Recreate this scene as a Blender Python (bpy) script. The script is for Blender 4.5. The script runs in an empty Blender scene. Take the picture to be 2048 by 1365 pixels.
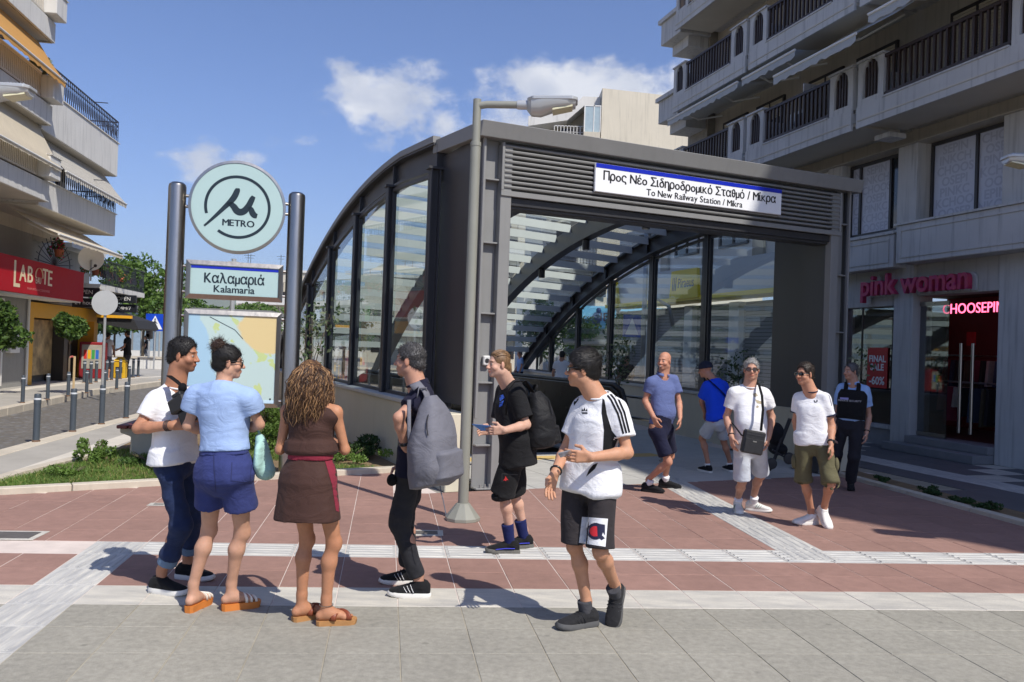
import bpy, bmesh, math, random
import numpy as np
from mathutils import Vector, Matrix, noise as mnoise
from mathutils.bvhtree import BVHTree
R = math.radians
rng = random.Random(7)
SC = bpy.context.scene
COL = SC.collection
# ---------------------------------------------------------------- camera
F_PX = 1660.0; CAM_H = 1.72; PITCH = R(0.5); ROLL = R(2.0)
cam = bpy.data.cameras.new('camera'); camo = bpy.data.objects.new('camera', cam); COL.objects.link(camo)
cam.sensor_width = 36; cam.lens = 36*F_PX/2048; cam.clip_start = .05; cam.clip_end = 20000
CM = Matrix.Translation((0,0,CAM_H)) @ Matrix.Rotation(R(90)+PITCH,4,'X') @ Matrix.Rotation(ROLL,4,'Z')
camo.matrix_world = CM; SC.camera = camo
SC.render.resolution_x = 1024; SC.render.resolution_y = 682
CR = CM.to_3x3()
def pix(x, y, Y):                      # photograph position (2048 wide) at a known distance -> point
    d = CR @ Vector(((x-1024)/F_PX, -(y-682.5)/F_PX, -1.0))
    t = Y/d.y
    return Vector((d.x*t, Y, CAM_H+d.z*t))
def gpt(x, y, z=0.0):                  # photograph position on the ground -> point
    d = CR @ Vector(((x-1024)/F_PX, -(y-682.5)/F_PX, -1.0))
    t = (z-CAM_H)/d.z
    return Vector((d.x*t, d.y*t, z))
# ---------------------------------------------------------------- world, sun, exposure
SUN_TO = Vector((.64,-.77,0)).normalized(); SUN_EL = R(50)
sun_dir = Vector((SUN_TO.x*math.cos(SUN_EL), SUN_TO.y*math.cos(SUN_EL), math.sin(SUN_EL)))
sl = bpy.data.lights.new('sun','SUN'); sl.energy = 4.7; sl.angle = R(.53); sl.color = (1,.95,.87)
so = bpy.data.objects.new('sun', sl); COL.objects.link(so)
so.rotation_euler = sun_dir.to_track_quat('Z','Y').to_euler(); so.location = (20,-20,40)
W = bpy.data.worlds.new('World'); SC.world = W; W.use_nodes = True
SC.view_settings.view_transform = 'Standard'; SC.view_settings.look = 'None'
SC.view_settings.exposure = .05; SC.view_settings.gamma = 1
def world_sky():
    nt = W.node_tree; N = nt.nodes; L = nt.links; N.clear()
    out = N.new('ShaderNodeOutputWorld'); bg = N.new('ShaderNodeBackground'); bg.inputs[1].default_value = .108
    sky = N.new('ShaderNodeTexSky'); sky.sky_type = 'NISHITA'; sky.sun_disc = False
    sky.sun_elevation = SUN_EL; sky.sun_rotation = math.atan2(SUN_TO.x, SUN_TO.y)
    sky.altitude = 0; sky.air_density = 1.0; sky.dust_density = .8; sky.ozone_density = 2.5
    tc = N.new('ShaderNodeTexCoord')
    def math_(op, a, b=None, clamp=False):
        m = N.new('ShaderNodeMath'); m.operation = op; m.use_clamp = clamp
        for i, v in enumerate((a, b)):
            if v is None: continue
            if isinstance(v, (int, float)): m.inputs[i].default_value = v
            else: L.new(v, m.inputs[i])
        return m.outputs[0]
    # cloud field: billowy noise on the direction sphere, with fair-weather cumuli low over the horizon
    mp = N.new('ShaderNodeMapping'); mp.inputs['Scale'].default_value = (1,1,1.5); L.new(tc.outputs['Generated'], mp.inputs[0])
    n1 = N.new('ShaderNodeTexNoise'); n1.inputs['Scale'].default_value = 9; n1.inputs['Detail'].default_value = 9; n1.inputs['Roughness'].default_value = .62
    L.new(mp.outputs[0], n1.inputs['Vector'])
    total = None
    clouds = [(800,225,.075,.055,1.0),(885,250,.05,.04,.9),(735,215,.05,.045,.9),(1010,235,.07,.045,1.0),(1120,215,.08,.05,1.1),(1230,215,.09,.055,1.15),(1330,240,.09,.06,1.0),
              (600,278,.035,.02,.8),(410,320,.05,.022,.85),(470,325,.04,.018,.7),(690,140,.03,.02,.5),(540,490,.05,.012,.45),(1500,280,.12,.06,1.0),(30,330,.1,.03,.8),(-500,260,.14,.06,1),(2500,250,.16,.06,1),(-1400,300,.2,.06,1)]
    for (x,y,sx,sz,a) in clouds:
        d = (CR @ Vector(((x-1024)/F_PX, -(y-682.5)/F_PX, -1.0))).normalized()
        vs = N.new('ShaderNodeVectorMath'); vs.operation = 'SUBTRACT'; L.new(tc.outputs['Generated'], vs.inputs[0]); vs.inputs[1].default_value = d
        vm = N.new('ShaderNodeVectorMath'); vm.operation = 'MULTIPLY'; L.new(vs.outputs[0], vm.inputs[0]); vm.inputs[1].default_value = (1/sx,1/sx,1/sz)
        vl = N.new('ShaderNodeVectorMath'); vl.operation = 'LENGTH'; L.new(vm.outputs[0], vl.inputs[0])
        g = math_('MULTIPLY', math_('SUBTRACT', 1.0, math_('MULTIPLY', vl.outputs['Value'], .62), True), a)
        total = g if total is None else math_('MAXIMUM', total, g)
    dens = math_('ADD', math_('MULTIPLY', total, .62), math_('MULTIPLY', math_('SUBTRACT', n1.outputs[0], .5), 1.35))
    n3 = N.new('ShaderNodeTexNoise'); n3.inputs['Scale'].default_value = 34; n3.inputs['Detail'].default_value = 6; L.new(mp.outputs[0], n3.inputs['Vector'])
    dens = math_('ADD', dens, math_('MULTIPLY', math_('SUBTRACT', n3.outputs[0], .5), .35))
    mr = N.new('ShaderNodeMapRange'); mr.interpolation_type = 'SMOOTHSTEP'; L.new(dens, mr.inputs[0]); mr.inputs[1].default_value = .22; mr.inputs[2].default_value = .52
    fac = math_('MULTIPLY', mr.outputs[0], math_('MULTIPLY', total, 3.5, True)); fac = math_('MULTIPLY', fac, .88)
    n2 = N.new('ShaderNodeTexNoise'); n2.inputs['Scale'].default_value = 14; n2.inputs['Detail'].default_value = 5; L.new(mp.outputs[0], n2.inputs['Vector'])
    cc = N.new('ShaderNodeValToRGB'); L.new(n2.outputs[0], cc.inputs[0])
    cc.color_ramp.elements[0].position = .32; cc.color_ramp.elements[0].color = (5.2,5.6,6.6,1)
    cc.color_ramp.elements[1].position = .66; cc.color_ramp.elements[1].color = (8.2,8.3,8.6,1)
    tint = N.new('ShaderNodeMix'); tint.data_type = 'RGBA'; tint.blend_type = 'MULTIPLY'; tint.inputs[0].default_value = 1
    L.new(sky.outputs[0], tint.inputs['A']); tint.inputs['B'].default_value = (.94,1.0,1.30,1)
    mx = N.new('ShaderNodeMix'); mx.data_type = 'RGBA'; L.new(fac, mx.inputs[0]); L.new(tint.outputs['Result'], mx.inputs['A']); L.new(cc.outputs[0], mx.inputs['B'])
    L.new(mx.outputs['Result'], bg.inputs[0]); L.new(bg.outputs[0], out.inputs[0])
world_sky()
SC.cycles.use_denoising = True
SC.cycles.max_bounces = 8; SC.cycles.transparent_max_bounces = 24; SC.cycles.caustics_reflective = False; SC.cycles.caustics_refractive = False
# ---------------------------------------------------------------- materials
MATS = {}
def lin(c):
    return tuple(((v/255)/12.92 if v/255 <= .04045 else (((v/255)+.055)/1.055)**2.4) for v in c)
def mat(name, col, rough=.6, metal=0.0, var=.1, scale=6.0, bump=0.0, bscale=80.0, rnd=0.0, spec=.5, streak=None, attr=None, trans=0.0, emit=None, coat=0.0, detail=5, stretch=(1,1,1), col2=None, sss=0.0, sheen=0.0, stain=0.0):
    """procedural principled surface: noise-mottled colour, per-object variation, fine bump"""
    if name in MATS: return MATS[name]
    m = bpy.data.materials.new(name); m.use_nodes = True; MATS[name] = m
    nt = m.node_tree; N = nt.nodes; L = nt.links; b = N['Principled BSDF']
    c = Vector(col)
    tc = N.new('ShaderNodeTexCoord'); mp = N.new('ShaderNodeMapping'); mp.inputs['Scale'].default_value = stretch
    L.new(tc.outputs['Object'], mp.inputs[0])
    vec = mp.outputs[0]
    if rnd:
        oi = N.new('ShaderNodeObjectInfo'); va = N.new('ShaderNodeVectorMath'); va.operation = 'ADD'
        cx = N.new('ShaderNodeCombineXYZ'); ml = N.new('ShaderNodeMath'); ml.operation = 'MULTIPLY'; ml.inputs[1].default_value = 57.0
        L.new(oi.outputs['Random'], ml.inputs[0]); L.new(ml.outputs[0], cx.inputs[0]); L.new(ml.outputs[0], cx.inputs[1])
        L.new(vec, va.inputs[0]); L.new(cx.outputs[0], va.inputs[1]); vec = va.outputs[0]
    n = N.new('ShaderNodeTexNoise'); n.inputs['Scale'].default_value = scale; n.inputs['Detail'].default_value = detail; n.inputs['Roughness'].default_value = .65
    L.new(vec, n.inputs['Vector'])
    mr = N.new('ShaderNodeMapRange'); L.new(n.outputs[0], mr.inputs[0]); mr.inputs[1].default_value = .28; mr.inputs[2].default_value = .72
    mx = N.new('ShaderNodeMix'); mx.data_type = 'RGBA'; L.new(mr.outputs[0], mx.inputs[0])
    lo = col2 if col2 is not None else c*(1-var)
    mx.inputs['A'].default_value = (*lo,1); mx.inputs['B'].default_value = (*(min(1,v) for v in c*(1+var)),1)
    colo = mx.outputs['Result']
    if attr:
        at = N.new('ShaderNodeAttribute'); at.attribute_name = attr
        m2 = N.new('ShaderNodeMix'); m2.data_type = 'RGBA'; m2.blend_type = 'MULTIPLY'; m2.inputs[0].default_value = 1
        L.new(colo, m2.inputs['A']); L.new(at.outputs['Color'], m2.inputs['B']); colo = m2.outputs['Result']
    if rnd:
        mr2 = N.new('ShaderNodeMapRange'); L.new(oi.outputs['Random'], mr2.inputs[0]); mr2.inputs[3].default_value = 1-rnd; mr2.inputs[4].default_value = 1+rnd
        hs = N.new('ShaderNodeHueSaturation'); L.new(mr2.outputs[0], hs.inputs['Value']); L.new(colo, hs.inputs['Color']); colo = hs.outputs[0]
    if stain:                                  # traffic grime across neighbouring slabs, small dark spots, pale scuffs
        ge = N.new('ShaderNodeNewGeometry'); s1 = N.new('ShaderNodeTexNoise'); s1.inputs['Scale'].default_value = .9; s1.inputs['Detail'].default_value = 7; s1.inputs['Roughness'].default_value = .7; L.new(ge.outputs['Position'],s1.inputs['Vector'])
        q1 = N.new('ShaderNodeMapRange'); L.new(s1.outputs[0],q1.inputs[0]); q1.inputs[1].default_value = .3; q1.inputs[2].default_value = .7; q1.inputs[3].default_value = 1-stain; q1.inputs[4].default_value = 1+stain*.5
        s2 = N.new('ShaderNodeTexVoronoi'); s2.inputs['Scale'].default_value = 3.1; L.new(ge.outputs['Position'],s2.inputs['Vector']); q2 = N.new('ShaderNodeMapRange'); L.new(s2.outputs['Distance'],q2.inputs[0]); q2.inputs[1].default_value = .035; q2.inputs[2].default_value = .075; q2.inputs[3].default_value = 1-stain*1.6
        s3 = N.new('ShaderNodeTexNoise'); s3.inputs['Scale'].default_value = 240; s3.inputs['Detail'].default_value = 2; L.new(ge.outputs['Position'],s3.inputs['Vector']); q3 = N.new('ShaderNodeMapRange'); L.new(s3.outputs[0],q3.inputs[0]); q3.inputs[1].default_value = .3; q3.inputs[2].default_value = .7; q3.inputs[3].default_value = .82; q3.inputs[4].default_value = 1.16
        m_a = N.new('ShaderNodeMath'); m_a.operation = 'MULTIPLY'; L.new(q1.outputs[0],m_a.inputs[0]); L.new(q2.outputs[0],m_a.inputs[1]); m_b = N.new('ShaderNodeMath'); m_b.operation = 'MULTIPLY'; L.new(m_a.outputs[0],m_b.inputs[0]); L.new(q3.outputs[0],m_b.inputs[1])
        h2 = N.new('ShaderNodeHueSaturation'); L.new(m_b.outputs[0],h2.inputs['Value']); L.new(colo,h2.inputs['Color']); colo = h2.outputs[0]
    if streak:                                 # rain streaks and grime: vertical-stretched noise
        sm = N.new('ShaderNodeMapping'); sm.inputs['Scale'].default_value = (9,9,.55); L.new(tc.outputs['Object'], sm.inputs[0])
        sn = N.new('ShaderNodeTexNoise'); sn.inputs['Scale'].default_value = 1.4; sn.inputs['Detail'].default_value = 6; L.new(sm.outputs[0], sn.inputs['Vector'])
        sr = N.new('ShaderNodeMapRange'); L.new(sn.outputs[0], sr.inputs[0]); sr.inputs[1].default_value = .52; sr.inputs[2].default_value = .75; sr.inputs[4].default_value = streak
        m3 = N.new('ShaderNodeMix'); m3.data_type = 'RGBA'; L.new(sr.outputs[0], m3.inputs[0]); L.new(colo, m3.inputs['A']); m3.inputs['B'].default_value = (*(c*.45),1); colo = m3.outputs['Result']
    L.new(colo, b.inputs['Base Color'])
    rr = N.new('ShaderNodeMapRange'); L.new(n.outputs[0], rr.inputs[0]); rr.inputs[3].default_value = max(0,rough-.08); rr.inputs[4].default_value = min(1,rough+.08)
    L.new(rr.outputs[0], b.inputs['Roughness'])
    b.inputs['Metallic'].default_value = metal; b.inputs['Specular IOR Level'].default_value = spec
    if coat: b.inputs['Coat Weight'].default_value = coat
    if sss: b.inputs['Subsurface Weight'].default_value = sss; b.inputs['Subsurface Radius'].default_value = (.012,.005,.003); b.inputs['Subsurface Scale'].default_value = 1
    if sheen: b.inputs['Sheen Weight'].default_value = sheen
    if trans:                                  # thin leaf or cloth: light passes through
        tr = N.new('ShaderNodeBsdfTranslucent'); L.new(colo, tr.inputs[0]); ms = N.new('ShaderNodeMixShader'); ms.inputs[0].default_value = trans
        L.new(b.outputs[0], ms.inputs[1]); L.new(tr.outputs[0], ms.inputs[2]); L.new(ms.outputs[0], N['Material Output'].inputs[0])
    if emit: b.inputs['Emission Color'].default_value = (*emit[:3],1); b.inputs['Emission Strength'].default_value = emit[3]
    if bump:
        bn = N.new('ShaderNodeTexNoise'); bn.inputs['Scale'].default_value = bscale; bn.inputs['Detail'].default_value = 4; L.new(vec, bn.inputs['Vector'])
        bm = N.new('ShaderNodeBump'); bm.inputs['Strength'].default_value = bump; bm.inputs['Distance'].default_value = .01
        L.new(bn.outputs[0], bm.inputs['Height']); L.new(bm.outputs[0], b.inputs['Normal'])
    return m
def glass(name, tint=(.8,.9,.88), alpha=.25, rough=.02, dirt=0.0):
    """thin architectural pane: mostly see-through, mirrors at grazing angles"""
    if name in MATS: return MATS[name]
    m = bpy.data.materials.new(name); m.use_nodes = True; MATS[name] = m
    N = m.node_tree.nodes; L = m.node_tree.links; N.remove(N['Principled BSDF'])
    t = N.new('ShaderNodeBsdfTransparent'); t.inputs[0].default_value = (*tint,1)
    g = N.new('ShaderNodeBsdfGlossy'); g.inputs['Roughness'].default_value = rough; g.inputs['Color'].default_value = (.95,.97,1,1)
    # Schlick term on |N.I|, the same from both faces of the thin pane
    ge = N.new('ShaderNodeNewGeometry'); dt = N.new('ShaderNodeVectorMath'); dt.operation = 'DOT_PRODUCT'; L.new(ge.outputs['Normal'],dt.inputs[0]); L.new(ge.outputs['Incoming'],dt.inputs[1])
    ab = N.new('ShaderNodeMath'); ab.operation = 'ABSOLUTE'; L.new(dt.outputs['Value'],ab.inputs[0]); om = N.new('ShaderNodeMath'); om.operation = 'SUBTRACT'; om.inputs[0].default_value = 1; L.new(ab.outputs[0],om.inputs[1])
    pw = N.new('ShaderNodeMath'); pw.operation = 'POWER'; L.new(om.outputs[0],pw.inputs[0]); pw.inputs[1].default_value = 4.2; f = N.new('ShaderNodeMath'); f.operation = 'MULTIPLY_ADD'; L.new(pw.outputs[0],f.inputs[0]); f.inputs[1].default_value = .9; f.inputs[2].default_value = .055
    ma = N.new('ShaderNodeMath'); ma.operation = 'MULTIPLY_ADD'; L.new(f.outputs[0], ma.inputs[0]); ma.inputs[1].default_value = 1.15; ma.inputs[2].default_value = alpha; ma.use_clamp = True
    ms = N.new('ShaderNodeMixShader'); L.new(ma.outputs[0], ms.inputs[0]); L.new(t.outputs[0], ms.inputs[1]); L.new(g.outputs[0], ms.inputs[2])
    last = ms.outputs[0]
    if dirt:
        d = N.new('ShaderNodeBsdfDiffuse'); d.inputs[0].default_value = (.55,.55,.52,1)
        nz = N.new('ShaderNodeTexNoise'); nz.inputs['Scale'].default_value = 3; tc = N.new('ShaderNodeTexCoord'); L.new(tc.outputs['Object'], nz.inputs['Vector'])
        mm = N.new('ShaderNodeMath'); mm.operation = 'MULTIPLY'; L.new(nz.outputs[0], mm.inputs[0]); mm.inputs[1].default_value = dirt
        m2 = N.new('ShaderNodeMixShader'); L.new(mm.outputs[0], m2.inputs[0]); L.new(last, m2.inputs[1]); L.new(d.outputs[0], m2.inputs[2]); last = m2.outputs[0]
    L.new(last, N['Material Output'].inputs[0])
    return m
# ---------------------------------------------------------------- mesh building
class MB:
    """collects shapes, then links them as ONE mesh object"""
    def __init__(s): s.v = []; s.f = []; s.m = []; s.cm = 0
    def add(s, vs, fs):
        o = len(s.v); s.v += [tuple(v) for v in vs]; s.f += [tuple(i+o for i in f) for f in fs]; s.m += [s.cm]*len(fs); return s
    def box(s, x0, x1, y0, y1, z0, z1, M=None):
        v = [Vector((x,y,z)) for z in (z0,z1) for y in (y0,y1) for x in (x0,x1)]
        if M is not None: v = [M @ p for p in v]
        return s.add(v, [(0,2,3,1),(4,5,7,6),(0,1,5,4),(2,6,7,3),(0,4,6,2),(1,3,7,5)])
    def hexa(s, bot, top):
        return s.add(list(bot)+list(top), [(3,2,1,0),(4,5,6,7)]+[(i,(i+1)%4,4+(i+1)%4,4+i) for i in range(4)])
    def prism(s, poly, z0, z1, M=None):      # poly in xy, extruded in z
        n = len(poly); v = [Vector((*p,z)) for z in (z0,z1) for p in poly]
        if M is not None: v = [M @ p for p in v]
        return s.add(v, [tuple(range(n-1,-1,-1)), tuple(range(n,2*n))]+[(i,(i+1)%n,n+(i+1)%n,n+i) for i in range(n)])
    def tube(s, pts, r, n=8, caps=True, closed=False, flat=None):
        pts = [Vector(p) for p in pts]; k = len(pts); rs = r if isinstance(r,(list,tuple)) else [r]*k
        rings = []; up = None
        for i in range(k):
            if closed: t = pts[(i+1)%k]-pts[i-1]
            else: t = pts[min(i+1,k-1)]-pts[max(i-1,0)]
            t.normalize()
            if up is None: up = Vector((0,0,1)) if abs(t.z)<.9 else Vector((0,1,0))
            a = t.cross(up); 
            if a.length < 1e-4: a = t.orthogonal()
            a.normalize(); b = a.cross(t).normalized(); up = b
            q = flat or 1
            rings.append([pts[i]+(a*math.cos(2*math.pi*j/n)+b*math.sin(2*math.pi*j/n)*q)*rs[i] for j in range(n)])
        v = [p for g in rings for p in g]; f = []
        for i in range(k if closed else k-1):
            i2 = (i+1)%k
            f += [(i*n+j, i2*n+j, i2*n+(j+1)%n, i*n+(j+1)%n) for j in range(n)]
        if caps and not closed: f += [tuple(range(n)), tuple((k-1)*n+j for j in range(n-1,-1,-1))]
        return s.add(v, f)
    def cyl(s, p0, p1, r0, r1=None, n=12): return s.tube([p0,p1],[r0, r0 if r1 is None else r1],n)
    def lathe(s, prof, n=24, M=None):         # prof [(r,z)]
        v = [Vector((r*math.cos(2*math.pi*j/n), r*math.sin(2*math.pi*j/n), z)) for r,z in prof for j in range(n)]
        if M is not None: v = [M @ p for p in v]
        k = len(prof); f = [(i*n+j,i*n+(j+1)%n,(i+1)*n+(j+1)%n,(i+1)*n+j) for i in range(k-1) for j in range(n)]
        f += [tuple(range(n-1,-1,-1)), tuple((k-1)*n+j for j in range(n))]
        return s.add(v, f)
    def sphere(s, c, r, n=10, k=6):
        r = r if isinstance(r,(tuple,list)) else (r,r,r); c = Vector(c); v = []; 
        for i in range(1,k):
            a = math.pi*i/k
            v += [c+Vector((r[0]*math.sin(a)*math.cos(2*math.pi*j/n), r[1]*math.sin(a)*math.sin(2*math.pi*j/n), r[2]*math.cos(a))) for j in range(n)]
        v += [c+Vector((0,0,r[2])), c-Vector((0,0,r[2]))]; t = len(v)-2
        f = [(i*n+j,(i+1)*n+j,(i+1)*n+(j+1)%n,i*n+(j+1)%n) for i in range(k-2) for j in range(n)]
        f += [(t,j,(j+1)%n) for j in range(n)]+[(t+1,(k-2)*n+(j+1)%n,(k-2)*n+j) for j in range(n)]
        return s.add(v, f)
    def sheet(s, pts, t, nrm):               # polygon with thickness t along nrm
        n = len(pts); nrm = Vector(nrm).normalized(); pts = [Vector(p) for p in pts]
        return s.add(pts+[p+nrm*t for p in pts], [tuple(range(n-1,-1,-1)), tuple(range(n,2*n))]+[(i,(i+1)%n,n+(i+1)%n,n+i) for i in range(n)])
    def mesh(s, name):
        me = bpy.data.meshes.new(name); me.from_pydata(s.v, [], s.f)
        if any(s.m): me.polygons.foreach_set('material_index', s.m)
        return me
    def build(s, name, material, parent=None, smooth=False, bevel=0, **kw):
        me = s.mesh(name); ms = material if isinstance(material,(list,tuple)) else [material]
        for m in ms: me.materials.append(m)
        bm = bmesh.new(); bm.from_mesh(me); bmesh.ops.recalc_face_normals(bm, faces=bm.faces)
        if bevel:
            es = [e for e in bm.edges if len(e.link_faces)==2 and e.calc_face_angle(0) > .6]
            bmesh.ops.bevel(bm, geom=es, offset=bevel, segments=1, affect='EDGES', clamp_overlap=True)
        bm.to_mesh(me); bm.free()
        o = bpy.data.objects.new(name, me); COL.objects.link(o); o.parent = parent
        if smooth: shade(me, smooth)
        if kw: tag(o, **kw)
        return o
def shade(me, ang=True):
    me.polygons.foreach_set('use_smooth', [True]*len(me.polygons))
    if ang is not True: me.set_sharp_from_angle(angle=R(ang))
def tag(o, label=None, cat=None, group=None, kind=None):
    if label: o['label'] = label
    if cat: o['category'] = cat
    if group: o['group'] = group
    if kind: o['kind'] = kind
    return o
def thing(name, label, cat, loc=(0,0,0), rz=0.0, group=None):
    o = bpy.data.objects.new(name, None); COL.objects.link(o); o.location = loc; o.rotation_euler = (0,0,rz); o.empty_display_size = .1
    return tag(o, label, cat, group)
def link(name, me, parent=None, loc=(0,0,0), rot=None, scale=None):   # an object on shared mesh data
    o = bpy.data.objects.new(name, me); COL.objects.link(o); o.parent = parent; o.location = loc
    if rot is not None: o.rotation_euler = rot
    if scale is not None: o.scale = scale
    return o
def dup(o, loc=None, rz=None, label=None, parent=None):
    c = o.copy(); COL.objects.link(c); c.parent = parent
    if loc is not None: c.location = loc
    if rz is not None: c.rotation_euler = (0,0,rz)
    if label: c['label'] = label
    for ch in list(o.children): dup(ch, parent=c)
    return c
def meshed(me, *ms):
    for m in ms: me.materials.append(m)
    return me
def text_mesh(txt, size=1.0, depth=.0, align='CENTER', sx=1.0, res=3, spacing=1.0, bold=0.0):
    cu = bpy.data.curves.new('lettering','FONT'); cu.body = txt; cu.size = size; cu.extrude = depth; cu.align_x = align; cu.align_y = 'CENTER'
    cu.resolution_u = res; cu.space_character = spacing; cu.offset = bold
    o = bpy.data.objects.new('lettering', cu); COL.objects.link(o)
    dg = bpy.context.evaluated_depsgraph_get(); dg.update()
    me = bpy.data.meshes.new_from_object(o.evaluated_get(dg)); bpy.data.objects.remove(o); bpy.data.curves.remove(cu)
    me.name = 'lettering'; me.materials.clear()
    if sx != 1: me.transform(Matrix.Diagonal((sx,1,1,1)))
    return me
def text(name, txt, size, m, parent, M, depth=.002, fit=None, **kw):   # lettering standing in the local plane of M (x right, y up, z out)
    me = text_mesh(txt, size, depth, **kw); me.materials.append(m)
    if fit:                            # scale the line to a given width
        xs = [v.co.x for v in me.vertices]; me.transform(Matrix.Diagonal((fit/(max(xs)-min(xs)),1,1,1)))
    me.transform(M)
    o = bpy.data.objects.new(name, me); COL.objects.link(o); o.parent = parent
    return o
def sign_line(name, txt, size, m, parent, M, fit, thick=.010):
    """a line of Greek or Latin lettering set letter by letter, stroke weight built up from shifted copies"""
    V = []; Fc = []; x = 0.0; cache = {}
    for ch in txt:
        if ch == ' ': x += .30*size; continue
        if ch not in cache:
            base = {'δ':'o','θ':'0','κ':'K','Κ':'K','Μ':'M','Ν':'N','ο':'o'}.get(ch,ch); me = text_mesh(base,size,0,align='LEFT'); v = [q.co.copy() for q in me.vertices]; f = [tuple(p.vertices) for p in me.polygons]; bpy.data.meshes.remove(me)
            lo = min(q.x for q in v); v = [Vector((q.x-lo,q.y,0)) for q in v]; y0 = min(q.y for q in v); w = max(q.x for q in v); top = max(q.y for q in v)
            if ch == 'κ': v = [Vector((q.x*.82,y0+(q.y-y0)*.74,0)) for q in v]; w *= .82
            if ch == 'θ': v = [Vector((q.x*.88,q.y,0)) for q in v]; w *= .88; o = len(v); ym = (y0+top)/2; h = size*.032; v += [Vector((w*.12,ym-h,0)),Vector((w*.88,ym-h,0)),Vector((w*.88,ym+h,0)),Vector((w*.12,ym+h,0))]; f.append((o,o+1,o+2,o+3))
            if ch == 'δ':
                P = [(w*.86,y0+(top-y0)*.78),(w*.66,top+.06*size),(w*.34,top+.13*size),(w*.25,top+.20*size),(w*.42,top+.25*size),(w*.82,top+.24*size)]; o = len(v); h = size*.034
                for i in range(len(P)):
                    a = P[max(i-1,0)]; e = P[min(i+1,len(P)-1)]; d = Vector((e[0]-a[0],e[1]-a[1],0)).normalized(); n = Vector((-d.y,d.x,0))*h; p = Vector((*P[i],0)); v += [p+n,p-n]
                f += [(o+2*i,o+2*i+1,o+2*i+3,o+2*i+2) for i in range(len(P)-1)]
            cache[ch] = (v,f,w)
        v,f,w = cache[ch]
        for k,dx in enumerate((-.5,0,.5)):
            o = len(V); V += [Vector((q.x+x+dx*thick,q.y+(.25*thick if k == 1 else 0),.0002*k)) for q in v]; Fc += [tuple(i+o for i in g) for g in f]
        x += w+.075*size
    s_ = fit/x; me = bpy.data.meshes.new('lettering'); me.from_pydata([M @ Vector((q.x*s_-fit/2,q.y,q.z)) for q in V],[],Fc); me.materials.append(m)
    return link(name,me,parent)
def face_M(origin, right, up=(0,0,1)):
    r = Vector(right).normalized(); u = Vector(up).normalized(); n = r.cross(u)
    return Matrix(((r.x,u.x,n.x,origin[0]),(r.y,u.y,n.y,origin[1]),(r.z,u.z,n.z,origin[2]),(0,0,0,1)))
# ================================================================ ground, plaza, streets
ST_ROT = R(24.9); ST_O = Vector((-.39,10.0,0))
ST_M = Matrix.Translation(ST_O) @ Matrix.Rotation(ST_ROT,4,'Z'); ST_I = ST_M.inverted()
def st(u, s, z=0): return ST_M @ Vector((u,s,z))
PIT = (.55,3.45,3.1,12.6)              # escalator opening in station coordinates
m_soil = mat('ground_earth', lin((150,145,135)), .9, var=.15, scale=.6, bump=.3)
def ground():
    big = 6000; c = [(-big,-big),(big,-big),(big,big),(-big,big)]
    u0,u1,s0,s1 = PIT; h = [st(u0,s0),st(u1,s0),st(u1,s1),st(u0,s1)]
    b = MB(); v = [(x,y,-.05) for x,y in c]+[(p.x,p.y,-.05) for p in h]
    mid = [(-70,-70,-.05),(70,-70,-.05),(70,90,-.05),(-70,90,-.05)]; v = v[:4]+mid+v[4:]
    b.add(v, [(i,(i+1)%4,4+(i+1)%4,4+i) for i in range(4)]+[(4+i,4+(i+1)%4,8+(i+1)%4,8+i) for i in range(4)])
    b.build('ground', m_soil, kind='structure')
ground()
E1 = Vector((.996,.09,0)).normalized(); E2 = Vector((-.148,.989,0)).normalized(); T1 = .41; T2 = .42
PO = gpt(796,1213); PO.z = 0
m_red = mat('red_paver', lin((154,120,108)), .88, var=.13, scale=9, bump=.25, bscale=160, rnd=.055, detail=9, stain=.12)
m_grey = mat('grey_granite_paver', lin((158,154,142)), .88, var=.20, scale=22, bump=.35, bscale=190, rnd=.05, detail=12, stain=.16)
m_white = mat('white_marble_paver', lin((212,206,192)), .65, var=.06, scale=2.2, rnd=.04, bump=.08, stretch=(1,4,1), col2=lin((176,173,166)), stain=.07)
m_tact = mat('tactile_marble', lin((206,203,194)), .65, var=.07, scale=3.0, rnd=.05, bump=.1, stretch=(.6,7,1), col2=lin((160,160,160)))
m_tact2 = mat('tactile_marble_long', lin((206,203,194)), .65, var=.07, scale=3.0, rnd=.05, bump=.1, stretch=(7,.6,1), col2=lin((160,160,160)))
m_mortar = mat('mortar', lin((214,200,190)), .9, var=.12, scale=4)
m_mortar2 = mat('sandy_joint', lin((164,156,138)), .9, var=.2, scale=4)
m_kerb = mat('kerb_concrete', lin((196,186,168)), .85, var=.1, scale=3, bump=.3, rnd=.04, streak=.25)
m_conc = mat('sidewalk_concrete', lin((170,165,155)), .85, var=.1, scale=1.2, bump=.25, detail=9, stain=.14)
def clip(poly, p, n):                  # keep the side where (x-p).n <= 0
    out = []; k = len(poly)
    for i in range(k):
        a, b = poly[i], poly[(i+1)%k]; da = (a-p).dot(n); db = (b-p).dot(n)
        if da <= 0: out.append(a)
        if (da < 0 < db) or (db < 0 < da): out.append(a+(b-a)*(da/(da-db)))
    return out
def area(poly): return abs(sum(poly[i].x*poly[(i+1)%len(poly)].y-poly[(i+1)%len(poly)].x*poly[i].y for i in range(len(poly))))/2
KB0, KB1 = Vector((-5.55,8.52,0)), Vector((-1.45,11.18,0)); KBN = Vector((-(KB1-KB0).y,(KB1-KB0).x,0)).normalized()
KR0, KR1 = Vector((5.62,8.6,0)), Vector((4.75,13.0,0)); KRN = Vector((1,.198,0)).normalized()
SFN = Vector((-.42,.907,0)); SFP = ST_O+SFN*(-.08)
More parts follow.
